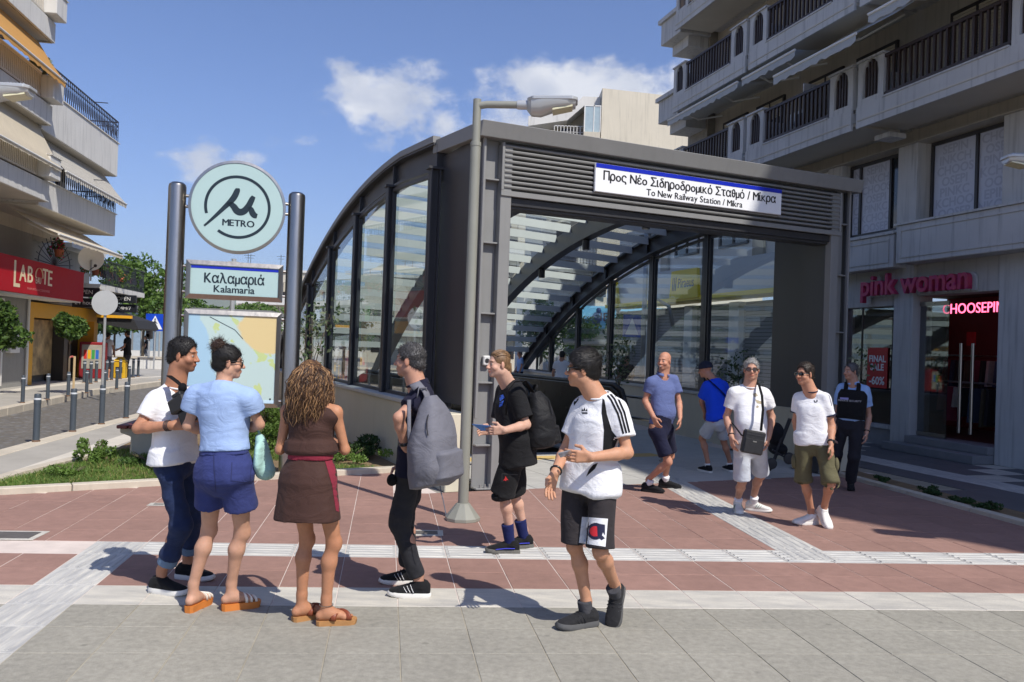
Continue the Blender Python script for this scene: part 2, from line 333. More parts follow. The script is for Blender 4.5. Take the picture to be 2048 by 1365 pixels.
def slab_mesh(poly, m, t=.04, ribs=None):
    c = sum(poly, Vector())/len(poly)
    inner = [c+(p-c)*(1-.0075/max(.05,(p-c).length)) for p in poly]; q = [c+(p-c)*(1-.0040/max(.05,(p-c).length)) for p in poly]
    n = len(poly); v = [(p.x,p.y,-t) for p in q]+[(p.x,p.y,-.003) for p in q]+[(p.x,p.y,0) for p in inner]
    f = [(i,(i+1)%n,n+(i+1)%n,n+i) for i in range(n)]+[(n+i,n+(i+1)%n,2*n+(i+1)%n,2*n+i) for i in range(n)]+[tuple(range(2*n,3*n))]
    b = MB(); b.add(v,f)
    if ribs:
        d, w, off = ribs                # rib direction, cross direction
        for k in range(5):
            o = c+w*((k-2)*.077); a = o-d*.178; e = o+d*.178; h = w*.021; h2 = w*.013
            b.add([a-h,a+h,e+h,e-h,a-h2+Vector((0,0,.006)),a+h2+Vector((0,0,.006)),e+h2+Vector((0,0,.006)),e-h2+Vector((0,0,.006))],[(4,5,6,7),(0,1,5,4),(1,2,6,5),(2,3,7,6),(3,0,4,7)])
    me = b.mesh('paver'); me.materials.append(m); return me
def cell(i,j,o=PO,a=None,b=None):
    a = a or E1*T1; b = b or E2*T2; p = o+a*i+b*j; return [p,p+a,p+a+b,p+b]
SHARED = {}
def pave(i,j,key,m,parent,clips=(),ribs=None,name='paver'):
    poly = cell(i,j); full = area(poly); q = poly
    for p,n in clips:
        q = clip(q,p,n)
        if len(q) < 3: return
    ar = area(q)
    if ar < .008: return
    c = poly[0]
    if abs(ar-full) < 1e-5:
        if key not in SHARED: SHARED[key] = slab_mesh([p-c for p in poly], m, ribs=ribs)
        return link(name, SHARED[key], parent, loc=(c.x,c.y,rng.uniform(-.0012,.0012)))
    return link(name, slab_mesh([p-c for p in q], m), parent, loc=(c.x,c.y,rng.uniform(-.001,.001)))
def plaza():
    # mortar beds under the tiles
    def bed(name, pts, m, z): 
        b = MB(); b.add([(p.x,p.y,z) for p in pts],[tuple(range(len(pts)))]); return b.build(name, m, kind='structure')
    G = lambda i,j: PO+E1*T1*i+E2*T2*j
    red = bed('red_plaza', [G(-22,0), G(40,0), G(40,8), Vector((7.2,8.6,0)), Vector((5.9,9.2,0)), Vector((4.9,13.4,0)), st(6.6,-.08), st(-.5,-.08), st(-.5,1.2), Vector((-1.45,11.18,0)), KB0, G(-22,8)], m_mortar, -.0032)
    grey = bed('grey_plaza', [G(-40,-24), G(46,-24), G(46,0), G(-40,0)], m_mortar2, -.0036)
    # grey granite field towards the camera
    for j in range(-6,0):
        for i in range(-14,17):
            if i == -6: continue
            p = cell(i,j)[0]
            if p.y < 3.4: continue
            pave(i,j,'g',m_grey,grey)
    for j in range(-6,4):
        pave(-6,j,'tv',m_tact2,grey if j<0 else red,ribs=(E2,E1,0),name='tactile_paver')
    for i in range(-16,18):
        if i != -6: pave(i,0,'w',m_white,red,name='marble_paver')
        if i > -6: pave(i,3,'th',m_tact,red,ribs=(E1,E2,0),name='tactile_paver')
    # second guide strip running from the first towards the station mouth
    d = Vector((-.115,.993,0)).normalized(); w = Vector((d.y,-d.x,0)); o = gpt(1640,1124); o.z = 0
    me = None
    for k in range(0,13):
        p = o+d*(.04+k*.42)
        if me is None:
            poly = [Vector(),w*.44,w*.44+d*.42,d*.42]; me = slab_mesh([q-w*.22 for q in poly], m_tact2, ribs=None)
            b = MB(); v = [x.co[:] for x in me.vertices]; b.add(v,[tuple(f.vertices) for f in me.polygons])
            for q in range(5):
                a = w*((q-2)*.082)+d*.012; e = a+d*.396; h = w*.022; h2 = w*.013; zz = Vector((0,0,.006))
                b.add([a-h,a+h,e+h,e-h,a-h2+zz,a+h2+zz,e+h2+zz,e-h2+zz],[(4,5,6,7),(0,1,5,4),(1,2,6,5),(2,3,7,6),(3,0,4,7)])
            me = b.mesh('tactile_paver'); me.materials.append(m_tact2)
        lp = ST_I @ p
        if lp.y > .4: break
        link('tactile_paver', me, red, loc=(p.x,p.y,.0035))
    # red field
    n = 0
    for j in list(range(1,3))+list(range(4,20)):
        for i in range(-18,18):
            if i == -6 and j < 4: continue
            c = sum(cell(i,j),Vector())/4; lp = ST_I @ c
            if abs(c.x)/max(c.y,.1) > .72 or c.y > 14: continue
            cl = [(KB0,KBN),(KR0,KRN)]
            if lp.x > -.75: cl.append((SFP,SFN))
            if lp.x > 6.6 and lp.y > .9: continue
            if n < 296 and pave(i,j,'r',m_red,red,cl): n += 1
    # pale apron of the station: light granite slabs, yellow strip at the stair head
    m_ap = mat('station_floor_granite', lin((186,184,178)), .7, var=.08, scale=5, bump=.1, bscale=150, rnd=.04)
    m_ylw = mat('warning_strip', lin((214,184,118)), .75, var=.08, scale=6, rnd=.05)
    b = MB(); u0,u1,s0,s1 = PIT; z = -.0108
    for (a0,a1,c0,c1) in ((.2,6.1,-.08,s0),(.2,u0,s0,s1),(u1,9.4,s0,s1),(.2,9.4,s1,18)):
        b.add([st(a0,c0,z),st(a1,c0,z),st(a1,c1,z),st(a0,c1,z)],[(0,1,2,3)])
    ap = b.build('station_floor', m_mortar, kind='structure')
    dx,dy = Vector((math.cos(ST_ROT),math.sin(ST_ROT),0)), Vector((-math.sin(ST_ROT),math.cos(ST_ROT),0))
    me = slab_mesh([Vector(),dx*.595,dx*.595+dy*.395,dy*.395], m_ap); me2 = slab_mesh([Vector(),dx*.595,dx*.595+dy*.395,dy*.395], m_ylw)
    for a in range(14):
        for c in range(0,16):
            uu = .2+a*.6; ss = -.08+c*.4
            if uu+.3 > u0 and uu+.3 < u1+.05 and ss+.3 > s0: continue
            if uu+.5 > 6.0+.19*max(0,ss): continue
            p = st(uu,ss); yl = (c == 6 and uu < 4.0)
            link('floor_slab', me2 if yl else me, ap, loc=(p.x,p.y,0))
    # kerbs of the planted bed and of the shop-side strip
    def kerb(name, pts, w, h, lab):
        t = MB()
        for k in range(len(pts)-1):
            a, e = Vector(pts[k]), Vector(pts[k+1]); L_ = (e-a).length; d = (e-a)/L_; nn = Vector((-d.y,d.x,0)); m = max(1,round(L_/1.0))
            root = t
            for q in range(m):
                p0 = a+d*(L_*q/m+.004); p1 = a+d*(L_*(q+1)/m-.004)
                KERB.append((name,[p0,p1,p1+nn*w,p0+nn*w],h))
    KERB = []
    bedroot = thing('planter_kerb','low pale concrete kerb along the weedy bed beside the station','kerb')
    kerb('kerb_stone',[(KB0.x,KB0.y,0),(KB1.x,KB1.y,0)],.14,.07,'')
    kerb('kerb_stone',[KB0+Vector((-.05,.1,0)), Vector((-5.75,9.9,0)), Vector((-5.72,11.6,0))],.14,.06,'')
    for nme,q,h in KERB:
        t = MB(); t.prism([(p.x,p.y) for p in q],-.05,h); t.build(nme,m_kerb,bedroot,bevel=.008)
    KERB.clear()
    kerb('kerb_stone',[KR0+Vector((.6,-3.0,0)),KR0,KR1],-.13,.05,'')
    r2 = thing('strip_kerb','thin concrete kerb in the shade between the red paving and the shop pavement','kerb')
    for nme,q,h in KERB:
        t = MB(); t.prism([(p.x,p.y) for p in q],-.05,h); t.build(nme,m_kerb,r2,bevel=.006)
    # earth of the two beds
    m_bed = mat('bed_soil', lin((128,108,80)), .95, var=.25, scale=5, bump=.6, bscale=60)
    b = MB(); pts = [KB0+Vector((.05,.12,0)), KB1+Vector((0,.1,0)), st(-.34,1.3), st(-.34,13), Vector((-8.3,25,0)), Vector((-5.7,11.6,0)), Vector((-5.7,9.9,0))]
    nx = 40; tri = [(p.x,p.y,.02) for p in pts]; b.add(tri,[tuple(range(len(tri)))]); b.build('planted_bed', m_bed, kind='structure')
    b = MB(); k0 = KR0+Vector((.6,-3,0)); pts = [k0+Vector((.1,0,0)),k0+Vector((.62,0,0)),KR0+Vector((.62,.1,0)),KR1+Vector((.6,.1,0)),KR1+Vector((.0,3,0)),KR1+Vector((-.5,3,0)),KR1+Vector((.1,0,0)),KR0+Vector((.1,0,0))]
    b.add([(p.x,p.y,.012) for p in pts],[tuple(range(8))]); b.build('weed_strip_soil', m_bed, kind='structure')
    # shop-side pavement, dark granite with pale bands, running along the right-hand building
    m_dk = mat('dark_granite', lin((98,98,100)), .6, var=.12, scale=5, bump=.15, bscale=150, rnd=.05)
    b = MB(); b.add([(p.x,p.y,-.012) for p in (Vector((6.0,4,0)),Vector((16,4,0)),Vector((3,50,0)),Vector((-2,50,0)),KR1+Vector((-.5,3.2,0)),KR1+Vector((.55,0,0)))],[(0,1,2,3,4,5)])
    rp = b.build('shop_pavement', m_mortar2, kind='structure')
    f1 = Vector((-.276,.961,0)); f2 = Vector((.961,.276,0)); o = Vector((8.5,14.5,0))
    me = slab_mesh([Vector(),f2*.6,f2*.6+f1*.6,f1*.6], m_dk); mw = slab_mesh([Vector(),f2*.6,f2*.6+f1*.6,f1*.6], m_white); mt = slab_mesh([Vector(),f2*.6,f2*.6+f1*.6,f1*.6], m_tact2)
    for a in range(-6,1):
        for c in range(-9,8):
            p = o+f2*(a*.6)+f1*(c*.6)
            if (p-KR0).dot(KRN) < .62 or p.x/p.y > .72: continue
            link('granite_slab', mt if a == -4 else (mw if (c-a)%6 == 0 and a>-4 else me), rp, loc=(p.x,p.y,rng.uniform(-.002,.002)))
plaza()
def left_street():
    # near sidewalk, road of small setts, far sidewalk
    sd = Vector((-.135,.991,0)).normalized()
    A = Vector((-7.15,12.9,0)); B = lambda t: A+sd*t
    far = [Vector((-8.6,8,0)),Vector((-9.9,14.5,0)),Vector((-10.45,17.2,0)),Vector((-11.9,23.6,0)),Vector((-12.4,30,0)),Vector((-11.8,35,0)),Vector((-14,40,0)),Vector((-20,44,0))]
    b = MB(); pts = [B(-4.3),B(12),B(13.5),B(40),B(40)+Vector((4,0,0)),Vector((-8.25,25,0)),Vector((-5.75,11.7,0)),Vector((-5.78,9.9,0)),KB0+Vector((-.05,.05,0))]
    b.add([(p.x,p.y,.0) for p in pts],[tuple(range(len(pts)))]); b.build('near_sidewalk', m_conc, kind='structure')
    root = thing('street_kerb','pale kerb of stone blocks on the bollard side of the paved street','kerb')
    for k in range(-8,38):
        p0 = B(k+.004); p1 = B(k+.996); nn = Vector((-sd.y,sd.x,0))
        t = MB(); t.prism([(q.x,q.y) for q in (p0,p1,p1+nn*.28,p0+nn*.28)],-.2,.012); t.build('kerb_stone',m_kerb,root,bevel=.01)
    m_band = mat('pale_band', lin((205,198,184)), .8, var=.08, scale=3, rnd=.04)
    rb = thing('pale_paving_band','pale stone band laid lengthwise in the near sidewalk behind the bench','paving band')
    for k in range(-7,20):
        p0 = B(k*.8)+Vector((.72,0,0)); p1 = p0+sd*.79
        t = MB(); t.prism([(q.x,q.y) for q in (p0,p1,p1+Vector((.36,.05,0)),p0+Vector((.36,.05,0)))],-.01,.006); t.build('band_slab',m_band,rb,bevel=.003)
    # road of setts
    m = bpy.data.materials.new('granite_setts'); m.use_nodes = True; nt = m.node_tree; N = nt.nodes; L = nt.links; bs = N['Principled BSDF']
    tc = N.new('ShaderNodeTexCoord'); mp = N.new('ShaderNodeMapping'); mp.inputs['Rotation'].default_value = (0,0,R(8)); mp.inputs['Scale'].default_value = (8,8,8); L.new(tc.outputs['Object'],mp.inputs[0])
    vo = N.new('ShaderNodeTexVoronoi'); vo.inputs['Scale'].default_value = 1; vo.inputs['Randomness'].default_value = .35; L.new(mp.outputs[0],vo.inputs['Vector'])
    ve = N.new('ShaderNodeTexVoronoi'); ve.feature = 'DISTANCE_TO_EDGE'; ve.inputs['Scale'].default_value = 1; ve.inputs['Randomness'].default_value = .35; L.new(mp.outputs[0],ve.inputs['Vector'])
    cr = N.new('ShaderNodeValToRGB'); L.new(vo.outputs['Color'],cr.inputs[0]); cr.color_ramp.elements[0].color = (.11,.105,.1,1); cr.color_ramp.elements[1].color = (.24,.235,.225,1)
    er = N.new('ShaderNodeMapRange'); L.new(ve.outputs['Distance'],er.inputs[0]); er.inputs[1].default_value = .02; er.inputs[2].default_value = .12
    mx = N.new('ShaderNodeMix'); mx.data_type = 'RGBA'; L.new(er.outputs[0],mx.inputs[0]); mx.inputs['A'].default_value = (.14,.125,.1,1); L.new(cr.outputs[0],mx.inputs['B']); L.new(mx.outputs['Result'],bs.inputs['Base Color'])
    bm = N.new('ShaderNodeBump'); bm.inputs['Distance'].default_value = .012; L.new(er.outputs[0],bm.inputs['Height']); L.new(bm.outputs[0],bs.inputs['Normal']); bs.inputs['Roughness'].default_value = .7
    b = MB(); nn = Vector((-sd.y,sd.x,0)); road = [B(-9)+nn*.28,B(44)+nn*.28]+[Vector((-22,60,0)),Vector((-28,46,0))]+far[::-1]
    near = [B(t)+nn*.28 for t in (-9,-2,2,6,12,19,26,34)]; fr_ = far[:]
    b.add([(p.x,p.y,-.035) for p in near+fr_],[(i,i+1,len(near)+i+1,len(near)+i) for i in range(7)]); b.build('road', m, kind='structure')
    # far sidewalk, 12 cm up
    b = MB(); fs = far+[Vector((-26,46,0)),Vector((-24,20,0)),Vector((-16,8,0))]
    b.prism([(p.x,p.y) for p in fs],-.1,.12); b.build('far_sidewalk', m_conc, kind='structure')
    r3 = thing('far_kerb','raised pale kerb of the far sidewalk below the shop with the red sign','kerb')
    for k in range(len(far)-2):
        a,e = far[k],far[k+1]; Ln = (e-a).length; d = (e-a)/Ln; n2 = Vector((d.y,-d.x,0)); mm = max(1,round(Ln/1.0))
        for q in range(mm):
            p0 = a+d*(Ln*q/mm+.004); p1 = a+d*(Ln*(q+1)/mm-.004)
            t = MB(); t.prism([(w.x,w.y) for w in (p0,p1,p1-n2*.2,p0-n2*.2)],-.1,.128,Matrix.Translation(n2*.06)); t.build('kerb_stone',m_kerb,r3,bevel=.012)
    rb2 = thing('pale_paving_band','pale stone band in the far sidewalk in front of the shops','paving band')
    for k in range(2,5):
        a,e = far[k]+Vector((-1.5,0,0)),far[k+1]+Vector((-1.5,0,0)); Ln=(e-a).length; d=(e-a)/Ln
        for q in range(int(Ln/.8)):
            p0=a+d*q*.8; p1=p0+d*.79; t = MB(); t.prism([(w.x,w.y) for w in (p0,p1,p1+Vector((-.4,0,0)),p0+Vector((-.4,0,0)))],.1,.126); t.build('band_slab',m_band,rb2)
    t = MB(); m_or = mat('orange_tactile', lin((206,160,92)), .8, var=.12, scale=4)
    for q in range(6):
        p = Vector((-11.6+q*.02,30.2+q*.6,0)); t = MB(); t.prism([(p.x,p.y),(p.x-1.2,p.y),(p.x-1.2,p.y+.58),(p.x,p.y+.58)],.1,.135); 
        if q == 0: ro = thing('crossing_warning_paving','sand coloured warning paving at the far crossing','paving band')
        t.build('warning_slab',m_or,ro)
left_street()
# ================================================================ metro entrance
m_steel = mat('station_grey_paint', lin((134,134,132)), .45, metal=.0, var=.05, scale=2.5, streak=.12, spec=.5, bump=.02, bscale=30)
m_steel_d = mat('station_shaded_paint', lin((62,63,66)), .45, var=.06, scale=2, streak=.1)  # dark paint, deepened so the colour carries shade on sides and interior
m_slat = mat('roof_slat', lin((205,208,206)), .5, var=.05, scale=3, rnd=.03)
m_basew = mat('cream_base_wall', lin((208,200,178)), .85, var=.05, scale=1.2, streak=.12, bump=.1)
m_cope = mat('coping_stone', lin((196,194,188)), .7, var=.06, scale=3)
m_glass = glass('station_glass', (.80,.87,.86), .0, dirt=.015)
m_chrome = mat('brushed_steel', (.40,.38,.35), .30, metal=1, var=.06, scale=20, stretch=(1,1,.08), bump=.02)
m_black = mat('black_rubber', (.02,.02,.022), .5, var=.1)
def arc(s): 
    return 4.42+.18*min(1,s/3) if s < 3 else 4.6-.0275*(s-3)**2
def station():
    r = thing('metro_entrance','grey steel and glass metro entrance with an arched roof and white direction sign','metro entrance',ST_O,ST_ROT)
    B = lambda n, b, m=m_steel, bev=.004, sm=False: b.build(n, m, r, bevel=bev, smooth=sm)
    WZ = .96
    # base walls
    for (u0,u1,nm) in ((-.32,.0,'base_wall'),(5.95,6.27,'base_wall')):
        b = MB(); b.box(u0,u1,.16,14.6,-.05,WZ-.06); B(nm,b,m_basew,.01)
        b = MB(); b.box(u0-.03,u1+.03,1.55,14.65,WZ-.059,WZ); B('coping',b,m_cope,.008)
    # portal columns: side panel, channel with stiffeners, flange
    for sgn,u in ((1,0.0),(-1,5.95)):
        F = lambda a: u+sgn*a
        def bx(n, a0,a1,s0,s1,z0,z1,m=m_steel,bev=.004):
            b = MB(); x0,x1 = sorted((F(a0),F(a1))); b.box(x0,x1,s0,s1,z0,z1); return B(n,b,m,bev)
        bx('side_panel',-.03,.0,.03,1.5,WZ+.02 if sgn>0 else .0,4.30,m_steel_d)
        bx('column_web',.0,.22,.10,.13,0,4.25,m_steel)
        bx('corner_angle',-.035,-.003,-.02,.028,WZ-.1,4.3)
        bx('column_flange',.20,.345,-.02,.098,0,4.2)
        bx('column_return',.31,.343,.102,.5,0,4.0,m_steel_d)
        for z in (.52,1.28,2.12,2.98,3.75): bx('stiffener',.004,.197,.012,.097,z,z+.022)
        bx('base_plate',.0,.36,-.05,.09,0.003,.025)
        for k in range(3):
            b = MB(); b.cyl((F(.06+.06*k),-.03,.025),(F(.06+.06*k),-.03,.07),.014,n=6); B('anchor_bolt',b,m_steel,0)
    # key switch box on the near column
    b = MB(); b.box(.075,.165,.03,.098,1.5,1.62); kb = B('key_switch',b,mat('pale_plastic',lin((214,214,210)),.5),.012)
    b = MB(); b.lathe([(.028,0),(.028,.006),(.02,.008)],16,face_M((.12,.029,1.56),(1,0,0))); b.build('key_hole',m_black,kb)
    # header: cap, frame, louvres, soffit beam
    b = MB(); b.prism([(-.10,4.24),(-.16,4.42),(1.62,4.54),(1.62,4.36)],-.12,6.1,Matrix(((0,0,1,0),(1,0,0,0),(0,1,0,0),(0,0,0,1)))); B('header_cap',b,m_steel,.006)
    b = MB(); b.box(.2,5.78,-.04,.0,3.57,3.635); b.box(.2,.235,-.04,0,3.636,4.22); b.box(5.745,5.78,-.04,0,3.636,4.22); B('louvre_frame',b)
    b = MB(); b.box(.23,5.75,.03,.05,3.6,4.24); B('louvre_back',b,m_steel_d)
    for k in range(9):
        z = 3.665+k*.062; b = MB()
        b.prism([(.022,z),(-.034,z+.006),(-.04,z+.022),(-.03,z+.034),(.022,z+.05)],.237,5.743,Matrix(((0,0,1,0),(1,0,0,0),(0,1,0,0),(0,0,0,1))))
        B('louvre_slat',b,m_steel,0)
    b = MB(); b.box(.3,5.7,.06,.3,3.44,3.6); B('lintel_beam',b,m_steel_d); 
    b = MB(); b.box(.34,5.62,.02,.058,3.47,3.566); B('shutter_guide',b,mat('charcoal_metal',(.03,.03,.033),.4))
    # direction sign
    m_sw = mat('sign_white', lin((240,241,242)), .3, var=.015, scale=2); m_sb = mat('sign_blue', lin((16,40,176)), .35, var=.03); m_st = mat('sign_text_black', lin((22,22,26)), .4, var=.05)
    b = MB(); b.box(1.48,4.56,-.085,-.045,3.755,4.12); sg = B('direction_sign',b,m_sw,.006)
    sg['label'] = 'white direction sign with a blue stripe and black Greek and English lettering'
    b = MB(); b.box(1.485,4.555,-.0885,-.0862,4.062,4.117); b.build('blue_stripe',m_sb,sg)
    Mx = lambda u,z,s=-.0875: face_M((u,s,z),(1,0,0))
    sign_line('sign_lettering','Προς Νέο Σιδηροδρομικό Σταθμό / Μίκρα',.165,m_st,sg,Mx(3.03,3.965),2.86,.008)
    sign_line('sign_lettering','To New Railway Station / Mikra',.122,m_st,sg,Mx(3.06,3.826),1.6,.005)
    # arched beams (four, running along the tunnel), posts, glazing
    S = [i*.5 for i in range(3,31)]
    def beam(u, w, d, nm, dz=0, m=m_steel_d):
        b = MB(); P = []
        for s in S:
            z = arc(s)+dz; P.append([(u-w,s,z-d),(u+w,s,z-d),(u+w,s,z),(u-w,s,z)])
        v = [p for q in P for p in q]; f = [(4*i+k,4*i+(k+1)%4,4*i+4+(k+1)%4,4*i+4+k) for i in range(len(P)-1) for k in range(4)]
        b.add(v,f+[(0,1,2,3),(len(v)-1,len(v)-2,len(v)-3,len(v)-4)]); return B(nm,b,m,0,40)
    for u in (-.02,5.97):
        beam(u,.13,.05,'arch_top_flange',.0); beam(u,.035,.30,'arch_web',-.052); beam(u,.10,.04,'arch_bottom_flange',-.353)
    for u in (2.0,4.0):
        beam(u,.10,.40,'roof_rib',-.05)
    # roof edge trim
    for u in (-.15,6.02): beam(u+.04,.055,.09,'roof_edge',.07,m_steel)
    for u,off in ((-.14,-1),(6.09,1)):
        for k in range(6):
            s = 1.45+k*2.05; z1 = arc(s)-.40; b = MB()
            a = -.05 if off<0 else -.05
            b.box(u-.07,u+.07,s-.012,s+.012,WZ,z1); b.box(u-.07,u-.05,s-.07,s+.07,WZ,z1); b.box(u+.05,u+.07,s-.07,s+.07,WZ,z1)
            B('post',b,m_steel_d,0)
            b = MB(); b.box(u-.11,u+.12,s-.08,s+.08,z1,z1+.035); B('post_cap',b,m_steel_d,0)
            b = MB(); uu = -.02 if off<0 else 5.97; b.box(uu-.1,uu+.1,s-.012,s+.012,z1+.05,arc(s)-.05); B('web_stiffener',b,m_steel_d,0)
        for k in range(6):
            s0 = 1.53+k*2.05; s1 = s0+1.89
            if k == 5: s1 = s0+1.2
            zt = lambda s: max(WZ+.15,arc(s)-.44)
            ug = u+.02*-off
            n = 6; ss = [s0+(s1-s0)*i/n for i in range(n+1)]
            # frame of each pane
            b = MB(); fr = .05
            b.box(ug-.03,ug+.03,s0,s0+fr,WZ,zt(s0)); b.box(ug-.03,ug+.03,s1-fr,s1,WZ,zt(s1)); b.box(ug-.03,ug+.03,s0+fr,s1-fr,WZ,WZ+fr)
            for i in range(n):
                a,c = ss[i],ss[i+1]
                b.hexa([(ug-.03,a,zt(a)-fr),(ug+.03,a,zt(a)-fr),(ug+.03,c,zt(c)-fr),(ug-.03,c,zt(c)-fr)],[(ug-.03,a,zt(a)),(ug+.03,a,zt(a)),(ug+.03,c,zt(c)),(ug-.03,c,zt(c))])
            w = B('window_frame',b,m_steel_d,0)
            b = MB(); pts = [(ug,s0+fr,WZ+fr),(ug,s1-fr,WZ+fr)]+[(ug,s,zt(s)-fr) for s in ([s1-fr]+ss[-2:0:-1]+[s0+fr])]
            b.add(pts,[tuple(range(len(pts)))]); b.build('pane',m_glass,w)
    # sun slats across the roof between the ribs, roof panes above
    for (a0,a1) in ((.10,1.90),(2.10,3.90),(4.10,5.85)):
        s = 1.75; k = 0
        while s < 13.4:
            z = arc(s); sl_ = (arc(s+.05)-arc(s-.05))/.1; b = MB()
            t = Vector((0,1,sl_)).normalized(); n_ = Vector((0,-sl_,1)).normalized(); c = Vector((0,s,z-.05))
            q = [Vector((0,s-.012,z-.17)),Vector((0,s+.012,z-.17)),Vector((0,s+.03,z-.0)),Vector((0,s+.006,z-.0))]
            b.hexa([Vector((a0,p.y,p.z)) for p in q],[Vector((a1,p.y,p.z)) for p in q]); B('roof_slat',b,m_slat,0)
            s += .74/math.sqrt(1+sl_*sl_); k += 1
    for (a0,a1) in ((.02,1.98),(2.02,3.98),(4.02,5.93)):
        for i in range(6):
            s0 = 1.65+i*2.0; ss = [s0+j*.5 for j in range(5)]; v = []; 
            for s in ss: v += [(a0,s,arc(s)+.03),(a1,s,arc(s)+.03)]
            b = MB(); b.add(v,[(2*j,2*j+1,2*j+3,2*j+2) for j in range(4)]); b.build('roof_pane',m_glass,r)
    # lamps hanging under the ribs
    for u in (2.0,4.0):
        for s in (2.6,4.9,7.2): 
            b = MB(); b.lathe([(.07,0),(.075,.02),(.075,.2),(.03,.21),(.03,.3)],14,Matrix.Translation((u,s,arc(s)-.66))); l = B('ceiling_spot',b,m_steel_d,0,30)
            b = MB(); b.lathe([(.06,-.002),(.06,.002)],14,Matrix.Translation((u,s,arc(s)-.662))); b.build('spot_lens',mat('lens_white',(.7,.7,.68),.3),l)
    # the right-hand side splays outwards and runs longer than the left
    seen = set()
    def splay(o):
        for c in o.children:
            if c.type == 'MESH' and c.data.name not in seen:
                seen.add(c.data.name)
                for v in c.data.vertices:
                    f = max(0,v.co.x)/5.95*max(0,v.co.y-.15); v.co.x += .257*f; v.co.y += .325*f
            splay(c)
    splay(r)
    return r
STN = station()
def escalator():
    u0,u1,s0,s1 = PIT
    r = thing('escalator_well','dark escalator well with steel parapet and stairs under the arched roof','escalator',ST_O,ST_ROT)
    m_in = mat('well_steel', (.11,.11,.105), .3, metal=.8, var=.1, scale=6); m_cw = mat('well_concrete', lin((120,116,108)), .8)
    b = MB()
    b.add([(u0,s0,-.05),(u1,s0,-.05),(u1,s1,-5.2),(u0,s1,-5.2)],[(0,1,2,3)])
    b.add([(u0,s0,-.05),(u0,s1,-.05),(u0,s1,-5.2)],[(0,1,2)]); b.add([(u1,s0,-.05),(u1,s1,-5.2),(u1,s1,-.05)],[(0,1,2)]); b.add([(u0,s1,-.05),(u1,s1,-.05),(u1,s1,-5.2),(u0,s1,-5.2)],[(0,1,2,3)])
    b.build('well_lining',m_cw,r)
    for k in range(26):
        s = s0+.02+k*.34; b = MB(); b.box(u0+.02,u1-.02,s,s+.34,-.05-.18*(k+1)-.03,-.05-.18*k-.02); b.build('step',m_in,r)
    # parapets with rounded front ends, black handrail on top
    for (a,fr) in ((u1+.02,s0-.85),(u0-.16,s0-.85),(2.0,s0-.5)):
        prof = [(fr+.35,0.0),(fr+.12,.45),(fr,.62),(fr-.0,.85),(fr+.12,1.05),(fr+.34,1.14),(fr+4.6,1.14),(fr+8.5,.2 if a != 2.0 else -1.0),(fr+8.5,0),]
        b = MB(); b.prism(prof,a,a+.14,Matrix(((0,0,1,0),(1,0,0,0),(0,1,0,0),(0,0,0,1)))); b.build('parapet',m_in,r,bevel=.01)
        b = MB(); b.tube([(a+.07,fr+.12,.42),(a+.07,fr-.03,.62),(a+.07,fr-.035,.86),(a+.07,fr+.1,1.09),(a+.07,fr+.34,1.17),(a+.07,fr+4.6,1.17)],.04,8); b.build('handrail',m_black,r,smooth=True)
    # crowd barrier: steel posts and rails beside the parapet
    for (u,s) in ((3.95,1.75),(3.95,3.5),(3.95,5.2)):
        b = MB(); b.cyl((u,s,0),(u,s,.98),.021,n=12); b.lathe([(.05,0.002),(.05,.02)],16,Matrix.Translation((u,s,0))); b.build('rail_post',m_chrome,r,smooth=30)
    for z in (.97,.62): 
        b = MB(); b.tube([(3.95,1.6,z),(3.95,5.4,z)],.022,10); b.build('rail',m_chrome,r,smooth=True)
    for u in (.85,2.3):
        b = MB(); b.lathe([(.11,0.002),(.11,.02),(.048,.022),(.048,.86),(.03,.88)],18,Matrix.Translation((u,1.75,0))); b.tube([(u,1.75,.8),(u+.22,1.75,.82)],.022,8); b.build('steel_stub_post',m_chrome,r,smooth=30)
escalator()
